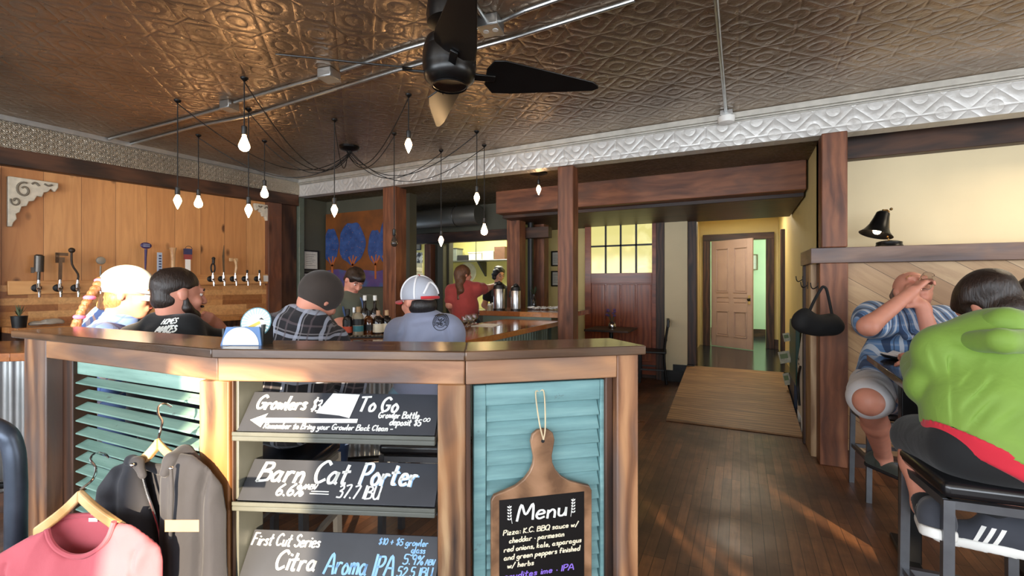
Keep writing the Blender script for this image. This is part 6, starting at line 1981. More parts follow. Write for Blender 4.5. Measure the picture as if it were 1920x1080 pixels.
crease(hd, [(300, 612, 372, 622, 6, 0.0090), (282, 632, 360, 650, 8, 0.0060), (268, 606, 262, 660, 7, 0.0070), (392, 622, 418, 660, 6, 0.0070), (340, 640, 390, 655, 7, 0.0050)])
mw = MB()
Mb = Matrix((RIGHT, UP, -FWD)).transposed().to_4x4()
Mb.translation = P(240, 632, d - .3)
Mb = Mb @ Matrix.Rotation(math.radians(4), 4, 'Z')
write(mw, 'MAKES', 0, 0, .030, .0065, Mb, .084, slant=.3, seed=50)
write(mw, 'HOMES', .008, .040, .022, .005, Mb, .074, slant=.3, seed=51)
drape(mw, hd, FWD).build('lettering', CHALK, hd)
lower(t, hip, (k1, k2), (f1, f2), cloth('dark_work_trousers', (44, 46, 56)))
shoes(t, (f1, f2), (FWD, FWD), DARKSHOE, BLACK)
stool(Vector((hip.x, hip.y, 0)), .35, 'bar stool under the person in the black hooded top', hz=hip.z - .178)

# ---- 3: brown cap, dark plaid shirt ----------------------------------------------------------
d = 2.22
ax = basis(FWD * .80 + RIGHT * .42 - UP * .55, .30)
hc = P(600, 557, d + .06)
t = person(P(560, 720, d), 'person in a dark brown cap and black, grey and white plaid shirt, head bowed')
hp, g = head(hc, ax, 1.0, P(578, 618, d - .02))
sh0 = P(566, 640, d - .02); hip = P(540, 775, d - .04)
ls, rs = P(512, 628, d - .06), P(618, 646, d + .08)
el, wr = P(660, 720, d + .16), P(668, 700, d + .42)
el2, wr2 = P(470, 730, d + .1), P(560, 690, d + .45)
torso = [cap(hip, P(552, 730, d), .145, .15), cap(P(552, 730, d), sh0, .15, .14), cap(ls, rs, .085, .082), cap(sh0, P(578, 618, d - .02), .085, .062)]
arms = limb([rs, el, wr], [.068, .054, .036]) + limb([ls, el2, wr2], [.068, .054, .036])
k1, k2 = P(560, 776, d + .40), P(634, 778, d + .36)
f1, f2 = P(560, 935, d + .34), P(626, 940, d + .30)
legs = [cap(hip - RIGHT * .08, k1, .085, .062), cap(hip + RIGHT * .08, k2, .085, .062), cap(k1, f1 + UP * .1, .062, .045), cap(k2, f2 + UP * .1, .062, .045)]
solid('body', hp + torso + arms + legs + hand(wr, wr - el, -UP, (.3, .4, .3)) + hand(wr2, wr2 - el2, -UP, (.3, .4, .3), side=-1), SKIN_PINK, t, .0085, .03)
PL3 = plaid('dark_grey_plaid', (34, 32, 38), [(.20, .13, (190, 196, 214)), (.36, .05, (150, 146, 150)), (.70, .08, (96, 84, 88))], .105, TH + .15, math.radians(-14))
ps = solid('plaid_shirt', grow(torso, .018) + grow(arms, .018)[:1] + grow(arms, .018)[2:3] + [cap(el, el.lerp(wr, .8), .07, .055), cap(el2, el2.lerp(wr2, .8), .07, .055), cap(P(548, 590, d), P(600, 606, d - .04), .045, .045), cap(P(530, 612, d - .09), P(590, 628, d - .08), .05, .05)], PL3, t, .009, .035, noise=(.005, 26, 6))
crease(ps, [(520, 610, 600, 630, 7, 0.0070), (505, 640, 560, 612, 7, 0.0060), (530, 650, 640, 640, 8, 0.0060), (596, 612, 620, 660, 6, 0.0070), (540, 720, 620, 690, 9, 0.0060)])
BC = cloth('dark_brown_cap_cotton', (52, 42, 36))
capdome(hc, ax, 1.08, ax[1], t, BC, BC, droop=-.25, low=.080, drop=-.008)
r, f, u = ax
solid('hair', [ell(g(0, -.035, -.03), (.066, .055, .04), rmat(*ax))], HAIR_DARK, t, .007, .02, planes=[(g(0, -.02, 0), f), (g(0, 0, .0), u)])
lower(t, hip, (k1, k2), (f1, f2), JEANS)
shoes(t, (f1, f2), (FWD, FWD), DARKSHOE, WHITE)
stool(Vector((hip.x, hip.y, 0)), .40, 'bar stool under the person in the dark plaid shirt', hz=hip.z - .178)

# ---- 4: white and red trucker cap, grey blue T-shirt ------------------------------------------
d = 2.52
ax = basis(RIGHT * -.78 + FWD * .60 - UP * .05)
hc = P(784, 566, d)
t = person(P(792, 720, d), 'person in red and white mesh cap and grey blue T-shirt with round emblem')
hp, g = head(hc, ax, .96, P(792, 618, d))
sh0 = P(796, 628, d); hip = P(792, 752, d - .02)
ls, rs = P(752, 627, d + .06), P(838, 622, d - .05)
el, wr = P(708, 700, d + .22), P(728, 690, d + .5)
el2, wr2 = P(856, 700, d + .16), P(830, 680, d + .45)
torso = [cap(hip, P(796, 710, d), .135, .14), cap(P(796, 710, d), sh0, .14, .13), cap(ls, rs, .078, .078), cap(sh0, P(792, 618, d), .085, .058)]
arms = limb([ls, el, wr], [.062, .047, .034]) + limb([rs, el2, wr2], [.062, .047, .034])
k1, k2 = P(745, 752, d + .36), P(818, 752, d + .38)
f1, f2 = P(752, 880, d + .28), P(806, 880, d + .28)
legs = [cap(hip - RIGHT * .08, k1, .085, .062), cap(hip + RIGHT * .08, k2, .085, .062), cap(k1, f1 + UP * .08, .062, .042), cap(k2, f2 + UP * .08, .062, .042)]
body = solid('body', hp + torso + arms + legs + hand(wr, wr - el, -UP, (.3, .4, .3)) + hand(wr2, wr2 - el2, -UP, (.3, .4, .3), side=-1), SKIN_PINK, t, .0085, .03)
face_bits(g, ax, body)
GT = cloth('grey_blue_cotton', (142, 148, 172), .06)
ts = solid('t_shirt', grow(torso, .016) + [cap(ls, ls.lerp(el, .62), .082, .075), cap(rs, rs.lerp(el2, .62), .082, .075), cap(P(776, 606, d), P(812, 604, d), .05, .05)], GT, t, .009, .04, noise=(.005, 22, 8))
crease(ts, [(758, 606, 748, 650, 5, .016), (834, 606, 846, 650, 5, .014), (770, 640, 800, 618, 6, .010), (775, 606, 812, 600, 4, .010), (790, 650, 830, 632, 6, .008), (735, 640, 760, 622, 5, .010)])
m = MB()
Me = Matrix((RIGHT, UP, -FWD)).transposed().to_4x4(); Me.translation = P(816, 609, d - .3)
def ring(r0, r1, n=36):
    vs = []
    for i in range(n):
        a = 6.2832 * i / n
        for rr in (r0, r1): vs.append(Me @ Vector((rr * math.cos(a), rr * math.sin(a), 0)))
    m.add(vs, [(2 * i, 2 * i + 1, (2 * i + 3) % (2 * n), (2 * i + 2) % (2 * n)) for i in range(n)])
ring(.0405, .044); ring(.025, .028)
rg = random.Random(7)
for i in range(22):
    a = math.radians(-30 + 240 * i / 21)
    c0 = Vector((.0345 * math.cos(a), .0345 * math.sin(a), 0)); rt = Vector((math.cos(a), math.sin(a), 0)); tg = Vector((-rt.y, rt.x, 0))
    m.add([Me @ (c0 + rt * x * .0045 + tg * y * .0022) for x, y in ((-1, -1), (1, -1), (1, 1), (-1, 1))], [(0, 1, 2, 3)])
for i in range(60):
    a, rr = rg.uniform(0, 6.28), .023 * math.sqrt(rg.random())
    c0 = Vector((rr * math.cos(a), rr * math.sin(a) * .8, 0)); q = rg.uniform(.001, .004)
    m.add([Me @ (c0 + Vector((x * q, y * q, 0))) for x, y in ((-1, -1), (1, -.6), (1, 1), (-.6, 1))], [(0, 1, 2, 3)])
drape(m, ts, FWD).build('round_emblem', plain('faded_black_print', (48, 50, 60), .8), ts, smooth=0)
MESHC = NT('white_red_mesh_cap')
_s = MESHC.n('SeparateXYZ', i_0=MESHC.n('TexCoord').outputs['Object'])
_z = MESHC.math('MULTIPLY', MESHC.math('SUBTRACT', _s.outputs[2], hc.z), 1.0)
MESHC.set(Base_Color=MESHC.ramp(MESHC.math('ADD', MESHC.math('MULTIPLY', _z, 5.0), .5), [(.46, srgb(206, 128, 138)), (.60, srgb(176, 178, 188))]), Roughness=.8)
_vo = MESHC.n('TexVoronoi', i_Vector=MESHC.coord(), i_Scale=260.0).outputs[0]
MESHC.bump(_vo, .4, .002)
REDC = cloth('red_cap_cotton', (198, 44, 50), .06)
WHC = cloth('white_cap_piping', (236, 234, 236), .03)
cc = capdome(hc, ax, 1.06, ax[1] - ax[2] * .02, t, MESHC.mat, REDC, droop=-.05, low=.025, drop=.004)
r, f, u = ax
sz = Vector((.086, .106, .098)) * 1.06
def dome(a, b, k=1.012):       # a round from front, b up
    return cc + (f * sz.y * math.cos(a) * math.cos(b) + r * sz.x * math.sin(a) * math.cos(b) + u * sz.z * math.sin(b)) * k
m = MB()
for a in (math.radians(62), math.radians(118), math.radians(-62), math.radians(-118)):
    m.tube([dome(a, b) for b in np.linspace(-.2, 1.5, 12)], .005, 6)
m.tube([dome(math.pi + q, .02 + .62 * math.cos(q * 2.6)) for q in np.linspace(-.6, .6, 15)], .006, 6)
m.build('cap_piping', WHC, t)
MB().ball(cc + u * sz.z, .009).build('cap_button', REDC, t)
solid('front_panel', [ell(cc, tuple(sz * 1.006), rmat(*ax))], REDC, t, .006, .01, planes=[(cc - u * .02, -u), (cc + f * .055, -f)])
MB().tube([dome(math.pi + q, -.17, 1.02) for q in np.linspace(-.75, .75, 13)], .0085, 8).build('cap_strap', REDC, t)
solid('hair', [ell(g(0, -.035, -.022), (.079, .078, .062), rmat(*ax)), cap(g(.076, .02, .0), g(.074, .02, -.035), .010, .006)], HAIR_BLACK, t, .006, .02, planes=[(g(0, .0, 0), f), (g(0, 0, .03), u)], cut=[ell(g(.088, -.004, -.004), (.02, .026, .036), rmat(*ax)), ell(g(-.088, -.004, -.004), (.02, .026, .036), rmat(*ax))])
lower(t, hip, (k1, k2), (f1, f2), cloth('pale_blue_shorts', (130, 170, 196)), bare=True)
shoes(t, (f1, f2), (FWD, FWD), plain('pale_shoe', (196, 192, 190), .6), WHITE)
stool(Vector((hip.x, hip.y, 0)), .40, 'bar stool under the person in the mesh cap', hz=hip.z - .178)

# ---- 5: bartender in denim apron ---------------------------------------------------------------
d = 4.38
ax = basis(RIGHT * .62 - FWD * .55 - UP * .52, -.10)
hc = P(664, 527, d)
t = person(P(662, 700, d), 'person with short dark hair working behind the bar in an olive T-shirt and denim apron')
hp, g = head(hc, ax, .98, P(656, 556, d + .02))
sh0 = P(660, 575, d + .02)
ls, rs = P(634, 572, d - .06), P(692, 570, d + .08)
el, wr = P(638, 604, d - .14), P(652, 622, d - .24)
el2, wr2 = P(706, 600, d - .05), P(708, 614, d - .12)
torso = [cap(P(660, 690, d), P(660, 630, d), .15, .155), cap(P(660, 630, d), sh0, .155, .13), cap(ls, rs, .075, .075), cap(sh0, P(656, 556, d), .08, .055)]
arms = limb([ls, el, wr], [.058, .052, .034]) + limb([rs, el2, wr2], [.058, .052, .034])
legs = [cap(P(648, 690, d), P(648, 830, d), .085, .05), cap(P(674, 690, d), P(674, 830, d), .085, .05)]
body = solid('body', hp + torso + arms + legs + hand(wr, wr - el, -UP, (.4, .5, .3)) + hand(wr2, wr2 - el2, -UP, (.4, .5, .3), side=-1), SKIN_PINK, t, .0085, .03)
face_bits(g, ax, body, shut=False)
solid('t_shirt', grow(torso, .016) + [cap(ls, ls.lerp(el, .7), .078, .072), cap(rs, rs.lerp(el2, .7), .078, .072)], cloth('olive_cotton', (82, 84, 70)), t, .01, .035, noise=(.004, 24, 9))
ap = solid('denim_apron', grow(torso[:2], .024), cloth('washed_denim', (104, 132, 168)), t, .01, .03, planes=[(P(660, 604, d), UP), (P(660, 600, d + .02), FWD)])
MB().tube([P(650, 604, d - .15), P(644, 580, d - .14), P(640, 562, d - .07), P(644, 556, d + .0)], .010, 6, 4).tube([P(684, 604, d - .15), P(682, 580, d - .13), P(678, 562, d - .06), P(672, 557, d + .0)], .010, 6, 4).build('apron_strap', JEANS, ap)
r, f, u = ax
solid('hair', [ell(g(0, -.014, .046), (.086, .106, .092), rmat(*ax)), ell(g(.01, .06, .07), (.062, .05, .045), rmat(*ax)), ell(g(0, -.06, -.02), (.07, .05, .05), rmat(*ax))], HAIR_DARK, t, .0065, .02, cut=[ell(g(0, .10, -.015), (.075, .06, .062), rmat(*ax)), ell(g(.085, .01, -.01), (.02, .028, .04), rmat(*ax)), ell(g(-.085, .01, -.01), (.02, .028, .04), rmat(*ax))], noise=(.004, 60, 3))
solid('trousers', [cap(P(648, 690, d), P(648, 830, d), .095, .06), cap(P(674, 690, d), P(674, 830, d), .095, .06)], JEANS, t, .014, .03)
f1, f2 = P(648, 700, d), P(674, 700, d); f1.z = f2.z = 0.0
shoes(t, (f1, f2), (-FWD, -FWD), DARKSHOE, BLACK, .01)

# ---- 6: cook in red T-shirt -------------------------------------------------------------------
d = 6.0
ax = basis(FWD * .62 + RIGHT * .78)
hc = P(869, 516, d)
t = person(P(868, 700, d), 'person with long brown hair and a red T-shirt seen from behind in the kitchen')
hp, g = head(hc, ax, 1.0, P(867, 536, d))
sh0 = P(870, 545, d)
ls, rs = P(848, 546, d), P(893, 543, d)
el, wr = P(843, 572, d - .05), P(850, 588, d + .18)
el2, wr2 = P(912, 541, d + .12), P(926, 536, d + .32)
torso = [cap(P(872, 600, d), P(872, 575, d), .16, .15), cap(P(872, 575, d), sh0, .15, .13), cap(ls, rs, .075, .075), cap(sh0, P(867, 536, d), .08, .055)]
arms = limb([ls, el, wr], [.058, .048, .034]) + limb([rs, el2, wr2], [.058, .048, .034])
fz = Vector((0, 0, 0))
lh, rh = P(861, 605, d), P(884, 605, d)
legs = [cap(lh, Vector((lh.x, lh.y, .09)), .10, .05), cap(rh, Vector((rh.x, rh.y, .09)), .10, .05)]
solid('body', hp + torso + arms + legs + hand(wr, wr - el, -UP, (.4, .5, .3)) + hand(wr2, wr2 - el2, -UP, (.4, .5, .3), side=-1), SKIN_PINK, t, .012, .03)
solid('t_shirt', [p for p in grow(torso, .02)] + [cap(ls, ls.lerp(el, .62), .082, .08), cap(rs, rs.lerp(el2, .62), .082, .08)], cloth('brick_red_cotton', (166, 66, 62)), t, .012, .035, noise=(.004, 24, 11))
solid('trousers', [ell(P(872, 606, d), (.19, .16, .14), np.array(Matrix.Rotation(TH, 3, 'Z')))] + grow(legs, .015), cloth('dark_trousers', (40, 46, 58)), t, .014, .03)
r, f, u = ax
solid('hair', [ell(g(0, -.016, .042), (.090, .108, .094), rmat(*ax)), cap(g(0, -.06, .0), P(864, 545, d - .12), .075, .055), cap(g(0, -.03, -.02), P(860, 560, d - .13), .06, .025)], HAIR_BROWN, t, .008, .03, cut=[ell(g(0, .11, -.02), (.07, .062, .07), rmat(*ax))], noise=(.003, 50, 2))
f1, f2 = Vector((lh.x, lh.y, 0)), Vector((rh.x, rh.y, 0))
shoes(t, (f1, f2), (FWD, FWD), DARKSHOE, BLACK, .012)

# ---- 7: cook with glasses, half hidden by the post ---------------------------------------------
d = 7.7
ax = basis(RIGHT * .45 - FWD * .75 - UP * .30)
hc = P(936, 514, d)
t = person(P(938, 700, d), 'person with dark curly hair and glasses half hidden behind the timber post in the kitchen')
hp, g = head(hc, ax, 1.0, P(934, 534, d))
sh0 = P(936, 546, d)
ls, rs = P(916, 548, d), P(957, 547, d)
el, wr = P(908, 572, d + .0), P(920, 584, d - .12)
el2, wr2 = P(964, 572, d + .0), P(952, 584, d - .12)
torso = [cap(P(938, 600, d), P(937, 575, d), .15, .145), cap(P(937, 575, d), sh0, .145, .125), cap(ls, rs, .072, .072), cap(sh0, P(934, 534, d), .08, .052)]
arms = limb([ls, el, wr], [.056, .046, .034]) + limb([rs, el2, wr2], [.056, .046, .034])
lh, rh = P(928, 605, d), P(947, 605, d)
legs = [cap(lh, Vector((lh.x, lh.y, .09)), .10, .05), cap(rh, Vector((rh.x, rh.y, .09)), .10, .05)]
body = solid('body', hp + torso + arms + legs + hand(wr, wr - el, -UP, (.4, .5, .3)) + hand(wr2, wr2 - el2, -UP, (.4, .5, .3), side=-1), SKIN, t, .012, .03)
face_bits(g, ax, body)
solid('dark_top', grow(torso, .018) + [cap(ls, ls.lerp(el, .4), .076, .074), cap(rs, rs.lerp(el2, .4), .076, .074)], cloth('black_apron_cotton', (28, 28, 32)), t, .012, .035)
solid('trousers', [ell(P(938, 606, d), (.18, .15, .14), np.array(Matrix.Rotation(TH, 3, 'Z')))] + grow(legs, .015), BLACKC, t, .014, .03)
r, f, u = ax
solid('hair', [ell(g(0, -.02, .045), (.094, .108, .096), rmat(*ax)), ell(g(.06, -.03, -.04), (.05, .06, .07), rmat(*ax)), ell(g(-.06, -.03, -.04), (.05, .06, .07), rmat(*ax))], HAIR_BLACK, t, .009, .02, cut=[ell(g(0, .10, -.02), (.072, .062, .075), rmat(*ax))], noise=(.008, 70, 5))
m = MB()
for sx in (-.031, .031): m.tube([g(sx + .02 * math.cos(a), .094, .004 + .016 * math.sin(a)) for a in np.linspace(0, 6.2832, 13)], .0025, 6)
m.tube([g(-.011, .097, .006), g(.011, .097, .006)], .0025, 6)
m.build('glasses', BLACK, t)
f1, f2 = Vector((lh.x, lh.y, 0)), Vector((rh.x, rh.y, 0))
shoes(t, (f1, f2), (-FWD, -FWD), DARKSHOE, BLACK, .012)
# ---- 8: bald drinker facing the camera ---------------------------------------------------------
d = 2.84
ax = basis(-FWD * .70 - RIGHT * .26 + UP * .62, .06)
hc = P(1712, 546, d)
t = person(P(1690, 760, d), 'bald person in blue and white checked shirt and pale shorts drinking from a glass')
hp, g = head(hc, ax, 1.10, P(1708, 608, d + .04), .060)
sh0 = P(1702, 622, d + .04); hip = P(1660, 722, d + .14)
ls, rs = P(1636, 600, d - .02), P(1764, 606, d + .06)
elA = P(1628, 612, d - .22)
elB = P(1752, 650, d - .20)
torso = [cap(hip, P(1676, 690, d + .10), .155, .16), cap(P(1676, 690, d + .10), sh0, .16, .15), cap(ls, rs, .085, .085), cap(sh0, P(1708, 596, d + .04), .085, .062)]
mo = g(0, .100, -.064)
gdir = (ax[1] * .85 + ax[2] * .25).normalized()
gl = mo + gdir * .05
wrA = gl - RIGHT * .085 - UP * .060
wrB = wrA + RIGHT * .03 - UP * .075 - FWD * .03
arms = limb([ls, elA, wrA], [.062, .050, .033]) + limb([rs, elB, wrB], [.062, .048, .033])
k1, k2 = P(1630, 752, d - .40), P(1762, 758, d - .42)
f1, f2 = P(1656, 884, d + .04), P(1748, 890, d + .04)
legs = [cap(hip - RIGHT * .09, k1, .095, .070), cap(hip + RIGHT * .09, k2, .095, .070)]
for k, f in ((k1, f1), (k2, f2)):
    a = f + UP * .10
    legs += [cap(k, k.lerp(a, .38), .070, .062), cap(k.lerp(a, .38), a, .064, .042), cap(a, f + UP * .05 - FWD * .02, .04, .04)]
hA = hand(wrA, gl + UP * .02 - wrA, RIGHT * .85 - UP * .45 - FWD * .1, (.35, .75, .55), s=1.0, side=1, thumb=(.3, .4))
hB = hand(wrB, wrA + (wrA - elA).normalized() * -.03 - wrB, FWD * .5 - RIGHT * .3 + UP * .2, (.6, .8, .5), s=.95, side=1)
body = solid('body', hp + torso + arms + legs + hA + hB, SKIN_PINK, t, .0068, .03)
face_bits(g, ax, body, brow=HAIR_BLOND, shut=True)
r, f, u = ax
solid('hair', [cap(g(-.072, -.06, .015), g(-.079, -.01, .02), .02, .012), cap(g(.072, -.06, .015), g(.079, -.01, .02), .02, .012), cap(g(-.06, -.08, -.01), g(.06, -.08, -.01), .025)], hairmat('grey_cropped_hair', (120, 96, 84)), t, .006, .02)
PL8 = plaid('blue_white_check', (104, 140, 184), [(.20, .22, (216, 222, 230)), (.62, .24, (40, 54, 84)), (.86, .05, (70, 84, 110))], .062, TH, math.radians(4), .85, .22, .018)
s8 = solid('checked_shirt', grow(torso, .020) + [cap(ls, ls.lerp(elA, .5), .10, .088), cap(rs, rs.lerp(elB, .66), .10, .088), cap(P(1684, 602, d - .06), P(1700, 630, d - .13), .03, .03), cap(P(1742, 602, d - .06), P(1722, 632, d - .13), .03, .03), cap(P(1640, 730, d + .02), P(1690, 740, d), .13, .13)], PL8, t, .009, .04, noise=(.006, 24, 12), cut=[cap(P(1712, 585, d - .16), P(1710, 622, d - .20), .052, .03)])
PSH = cloth('pale_grey_cotton_shorts', (214, 212, 214), .05)
solid('shorts', [ell(hip, (.18, .16, .13), np.array(Matrix.Rotation(TH, 3, 'Z'))), cap(hip - RIGHT * .09, (hip - RIGHT * .09).lerp(k1, .93), .118, .106), cap(hip + RIGHT * .09, (hip + RIGHT * .09).lerp(k2, .93), .118, .106)], PSH, t, .009, .04, noise=(.005, 26, 14))
for k, f in ((k1, f1), (k2, f2)): solid('sock', [cap(f + UP * .10, f + UP * .05, .046, .048)], cloth('dark_green_sock', (58, 66, 58)), t, .008, .02)
shoes(t, (f1, f2), (-FWD + RIGHT * .1, -FWD + RIGHT * .3), cloth('grey_green_trainer', (66, 72, 66)), DARKSHOE)
# the glass at the lips
tl = thing('tasting_glass', gl, 'small clear glass tipped up at the lips of the bald drinker', 'glass')
Mg = (-gdir).to_track_quat('Z', 'Y').to_matrix().to_4x4(); Mg.translation = mo + gdir * .10
MB().lathe([(.026, 0), (.034, .03), (.036, .055), (.028, .09), (.02, .10), (.001, .101), (.001, .094), (.018, .093), (.026, .086), (.033, .055), (.031, .03), (.024, 0)], 20, Mg, False).build('glass_bowl', CLEAR, tl)
stq = P(1668, 760, d + .26)
SROT = math.radians(5.6)
stool(Vector((stq.x, stq.y, 0)), SROT, 'bar stool with grey legs under the bald drinker', hz=.595)

# ---- high table with plate ---------------------------------------------------------------------
A, Bq = PZ(1630, 668, .996), PZ(1705, 722, .996)
e1 = (A - Bq); e1.z = 0; L1 = e1.length; e1.normalize()
e2 = Vector((e1.y, -e1.x, 0))
ct = Bq + e1 * (L1 / 2 + .03) + e2 * .36 + (FWD * .03)
t = thing('high_table', (ct.x, ct.y, 0), 'dark square high table between the bald drinker and the green top', 'table')
Mt_ = Matrix((e2, e1, UP)).transposed().to_4x4() if e2.cross(e1).z > 0 else Matrix((e1, e2, UP)).transposed().to_4x4()
Mt_.translation = Vector((ct.x, ct.y, 0))
if e2.cross(e1).z > 0: hx, hy = .35, L1 / 2
else: hx, hy = L1 / 2, .35
MB().box(-hx, hx, -hy, hy, 0.961, .996).build('tabletop', plain('dark_laminate', (36, 30, 30), .16, Coat_Weight=.4), t, Mt_, .004)
for sg in (-1, 1):
    ox, oy = (sg * .24, 0) if hx == .35 else (0, sg * .24)
    MB().box(ox - .04, ox + .04, oy - .04, oy + .04, .02, .961).build('column', BLACK_METAL, t, Mt_, .004)
    bx, by = (.035, .26) if hx == .35 else (.26, .035)
    MB().box(ox - bx, ox + bx, oy - by, oy + by, 0, .03).build('foot', BLACK_METAL, t, Mt_, .004)
pc = PZ(1698, 674, .998)
t = thing('plate', pc, 'oval dark plate lined with paper on the high table', 'plate')
MB().lathe([(.06, 0), (.10, .008), (.115, .02), (.11, .02), (.06, .006)], 28, Matrix.Translation(pc)).build('dish', DKGREY, t)
m = MB(); rg = random.Random(6)
for i in range(7):
    a = 6.28 * i / 7
    m.add([pc + Vector((math.cos(a + q) * rr, math.sin(a + q) * rr, z)) for q, rr, z in ((0, .02, .012), (-.5, .10, .022), (0, .125, .03 + rg.uniform(0, .01)), (.5, .10, .022))], [(0, 1, 2, 3)])
m.build('liner_paper', WHITE, t)

# ---- 9: green hooded top, back to the camera ----------------------------------------------------
d = 1.68
t = person(P(1830, 900, d), 'person in a bright green hooded top and black shorts seated with back to the camera')
ax = basis(FWD * .90 - RIGHT * .18 - UP * .55)
hc = P(1856, 580, d + .20)
hp, g = head(hc, ax, 1.0, P(1866, 634, d + .06), .06)
sh0 = P(1872, 668, d + .02); hip = P(1862, 838, d - .06)
ls, rs = P(1782, 668, d + .06), P(1975, 672, d + .02)
elL, wrL = P(1741, 722, d + .10), P(1722, 676, d + .42)
elR, wrR = P(2010, 712, d + .1), P(1960, 672, d + .42)
torso = [cap(hip, P(1866, 770, d - .03), .165, .17), cap(P(1866, 770, d - .03), sh0, .17, .155), cap(ls, rs, .095, .095), cap(sh0, P(1866, 634, d + .06), .10, .064)]
arms = limb([ls, elL, wrL], [.068, .056, .036]) + limb([rs, elR, wrR], [.068, .056, .036])
kL, kR = P(1722, 822, d + .22), P(1905, 838, d + .34)
fL, fR = P(1752, 1000, d - .02), P(1872, 1032, d - .08)
legs = [cap(hip - RIGHT * .10, kL, .10, .075), cap(hip + RIGHT * .10, kR, .10, .075)]
aL, aR = P(1738, 950, d + .04), P(1866, 975, d - .06)
for k, a in ((kL, aL), (kR, aR)): legs += [cap(k, k.lerp(a, .4), .072, .066), cap(k.lerp(a, .4), a, .066, .042)]
legs += [cap(aL, fL + UP * .05, .042, .04), cap(aR, fR + UP * .05, .042, .04)]
hL = hand(wrL, P(1706, 664, d + .50) - wrL, FWD * .2 - UP * .9 + RIGHT * .3, (.35, .5, .3), side=1)
body = solid('body', hp + torso + arms + legs + hL + hand(wrR, wrR - elR, -UP, (.4, .5, .3), side=-1), SKIN_PINK, t, .008, .03)
GRN = cloth('bright_green_fleece', (126, 160, 62), .05, .7, .3)
gt = solid('green_hooded_top', grow(torso, .030) + [K(cap(ls, elL, .098, .080), .014), K(cap(elL, elL.lerp(wrL, .85), .080, .056), .02), cap(rs, elR, .098, .078), cap(elR, elR.lerp(wrR, .85), .078, .056)],
   GRN, t, .008, .035, noise=(.008, 17, 15), planes=[(Vector((0, 0, .925)) + RIGHT * 1.497 + FWD * 1.55, -UP - RIGHT * .62), (Vector((0, 0, .78)), -UP)])
crease(gt, [(1786, 672, 1790, 800, 7, .030), (1796, 735, 1836, 688, 7, .020), (1808, 770, 1862, 712, 8, .018), (1812, 812, 1870, 752, 9, .016), (1740, 640, 1772, 720, 8, .014), (1732, 760, 1770, 715, 6, .016), (1790, 640, 1880, 664, 9, .012), (1880, 800, 1920, 770, 12, .012), (1826, 700, 1850, 672, 8, -.010), (1822, 745, 1850, 712, 8, -.010), (1840, 800, 1868, 776, 9, -.008)])
solid('hood', [cap(P(1812, 632, d + .10), P(1838, 616, d + .03), .040, .042), cap(P(1838, 614, d + .02), P(1886, 606, d - .06), .046, .050), cap(P(1886, 606, d - .06), P(1945, 612, d + .0), .050, .046), K(cap(P(1818, 640, d - .02), P(1880, 640, d - .15), .036, .042), .012), K(cap(P(1880, 640, d - .15), P(1960, 640, d - .12), .042, .04), .012)], GRN, t, .008, .018, noise=(.004, 24, 25))
solid('red_hem', [cap(hip - UP * .02, hip + UP * .1, .192, .192)], cloth('red_undershirt', (206, 36, 56), .06), t, .008, .04, planes=[(Vector((0, 0, .872)) + RIGHT * 1.497 + FWD * 1.55, -UP - RIGHT * .60), (Vector((0, 0, .945)) + RIGHT * 1.497 + FWD * 1.55, UP + RIGHT * .62), (Vector((0, 0, .764)), -UP)])
solid('shorts', [ell(hip - UP * .02, (.186, .172, .125), np.array(Matrix.Rotation(TH, 3, 'Z'))), cap(hip - RIGHT * .10, (hip - RIGHT * .1).lerp(kL, .95), .112, .098), cap(hip + RIGHT * .10, (hip + RIGHT * .1).lerp(kR, .9), .112, .10)], BLACKC, t, .009, .04)
r, f, u = ax
solid('hair', [ell(g(0, -.016, .044), (.096, .116, .104), rmat(*ax)), ell(g(0, -.055, -.025), (.082, .066, .07), rmat(*ax)), ell(g(0, -.02, .06), (.102, .108, .098), rmat(*ax))], HAIR_DARK, t, .007, .02, cut=[ell(g(-.096, .006, -.016), (.026, .032, .044), rmat(*ax)), ell(g(.096, .006, -.016), (.026, .032, .044), rmat(*ax)), ell(g(0, .11, -.03), (.085, .06, .09), rmat(*ax))], noise=(.006, 45, 7))
MB().tube([P(1782, 760, d + .12) + Vector((0, .034 * math.cos(a), .034 * math.sin(a))) for a in np.linspace(0, 6.28, 14)], .004, 6).build('wristband', BLACK, t) if False else None
for a, fq in ((aL, fL), (aR, fR)): solid('sock', [cap(a + UP * .01, a.lerp(fq + UP * .05, .7), .048, .048)], BLACKC, t, .008, .02)
TRA = cloth('charcoal_trainer', (58, 60, 68))
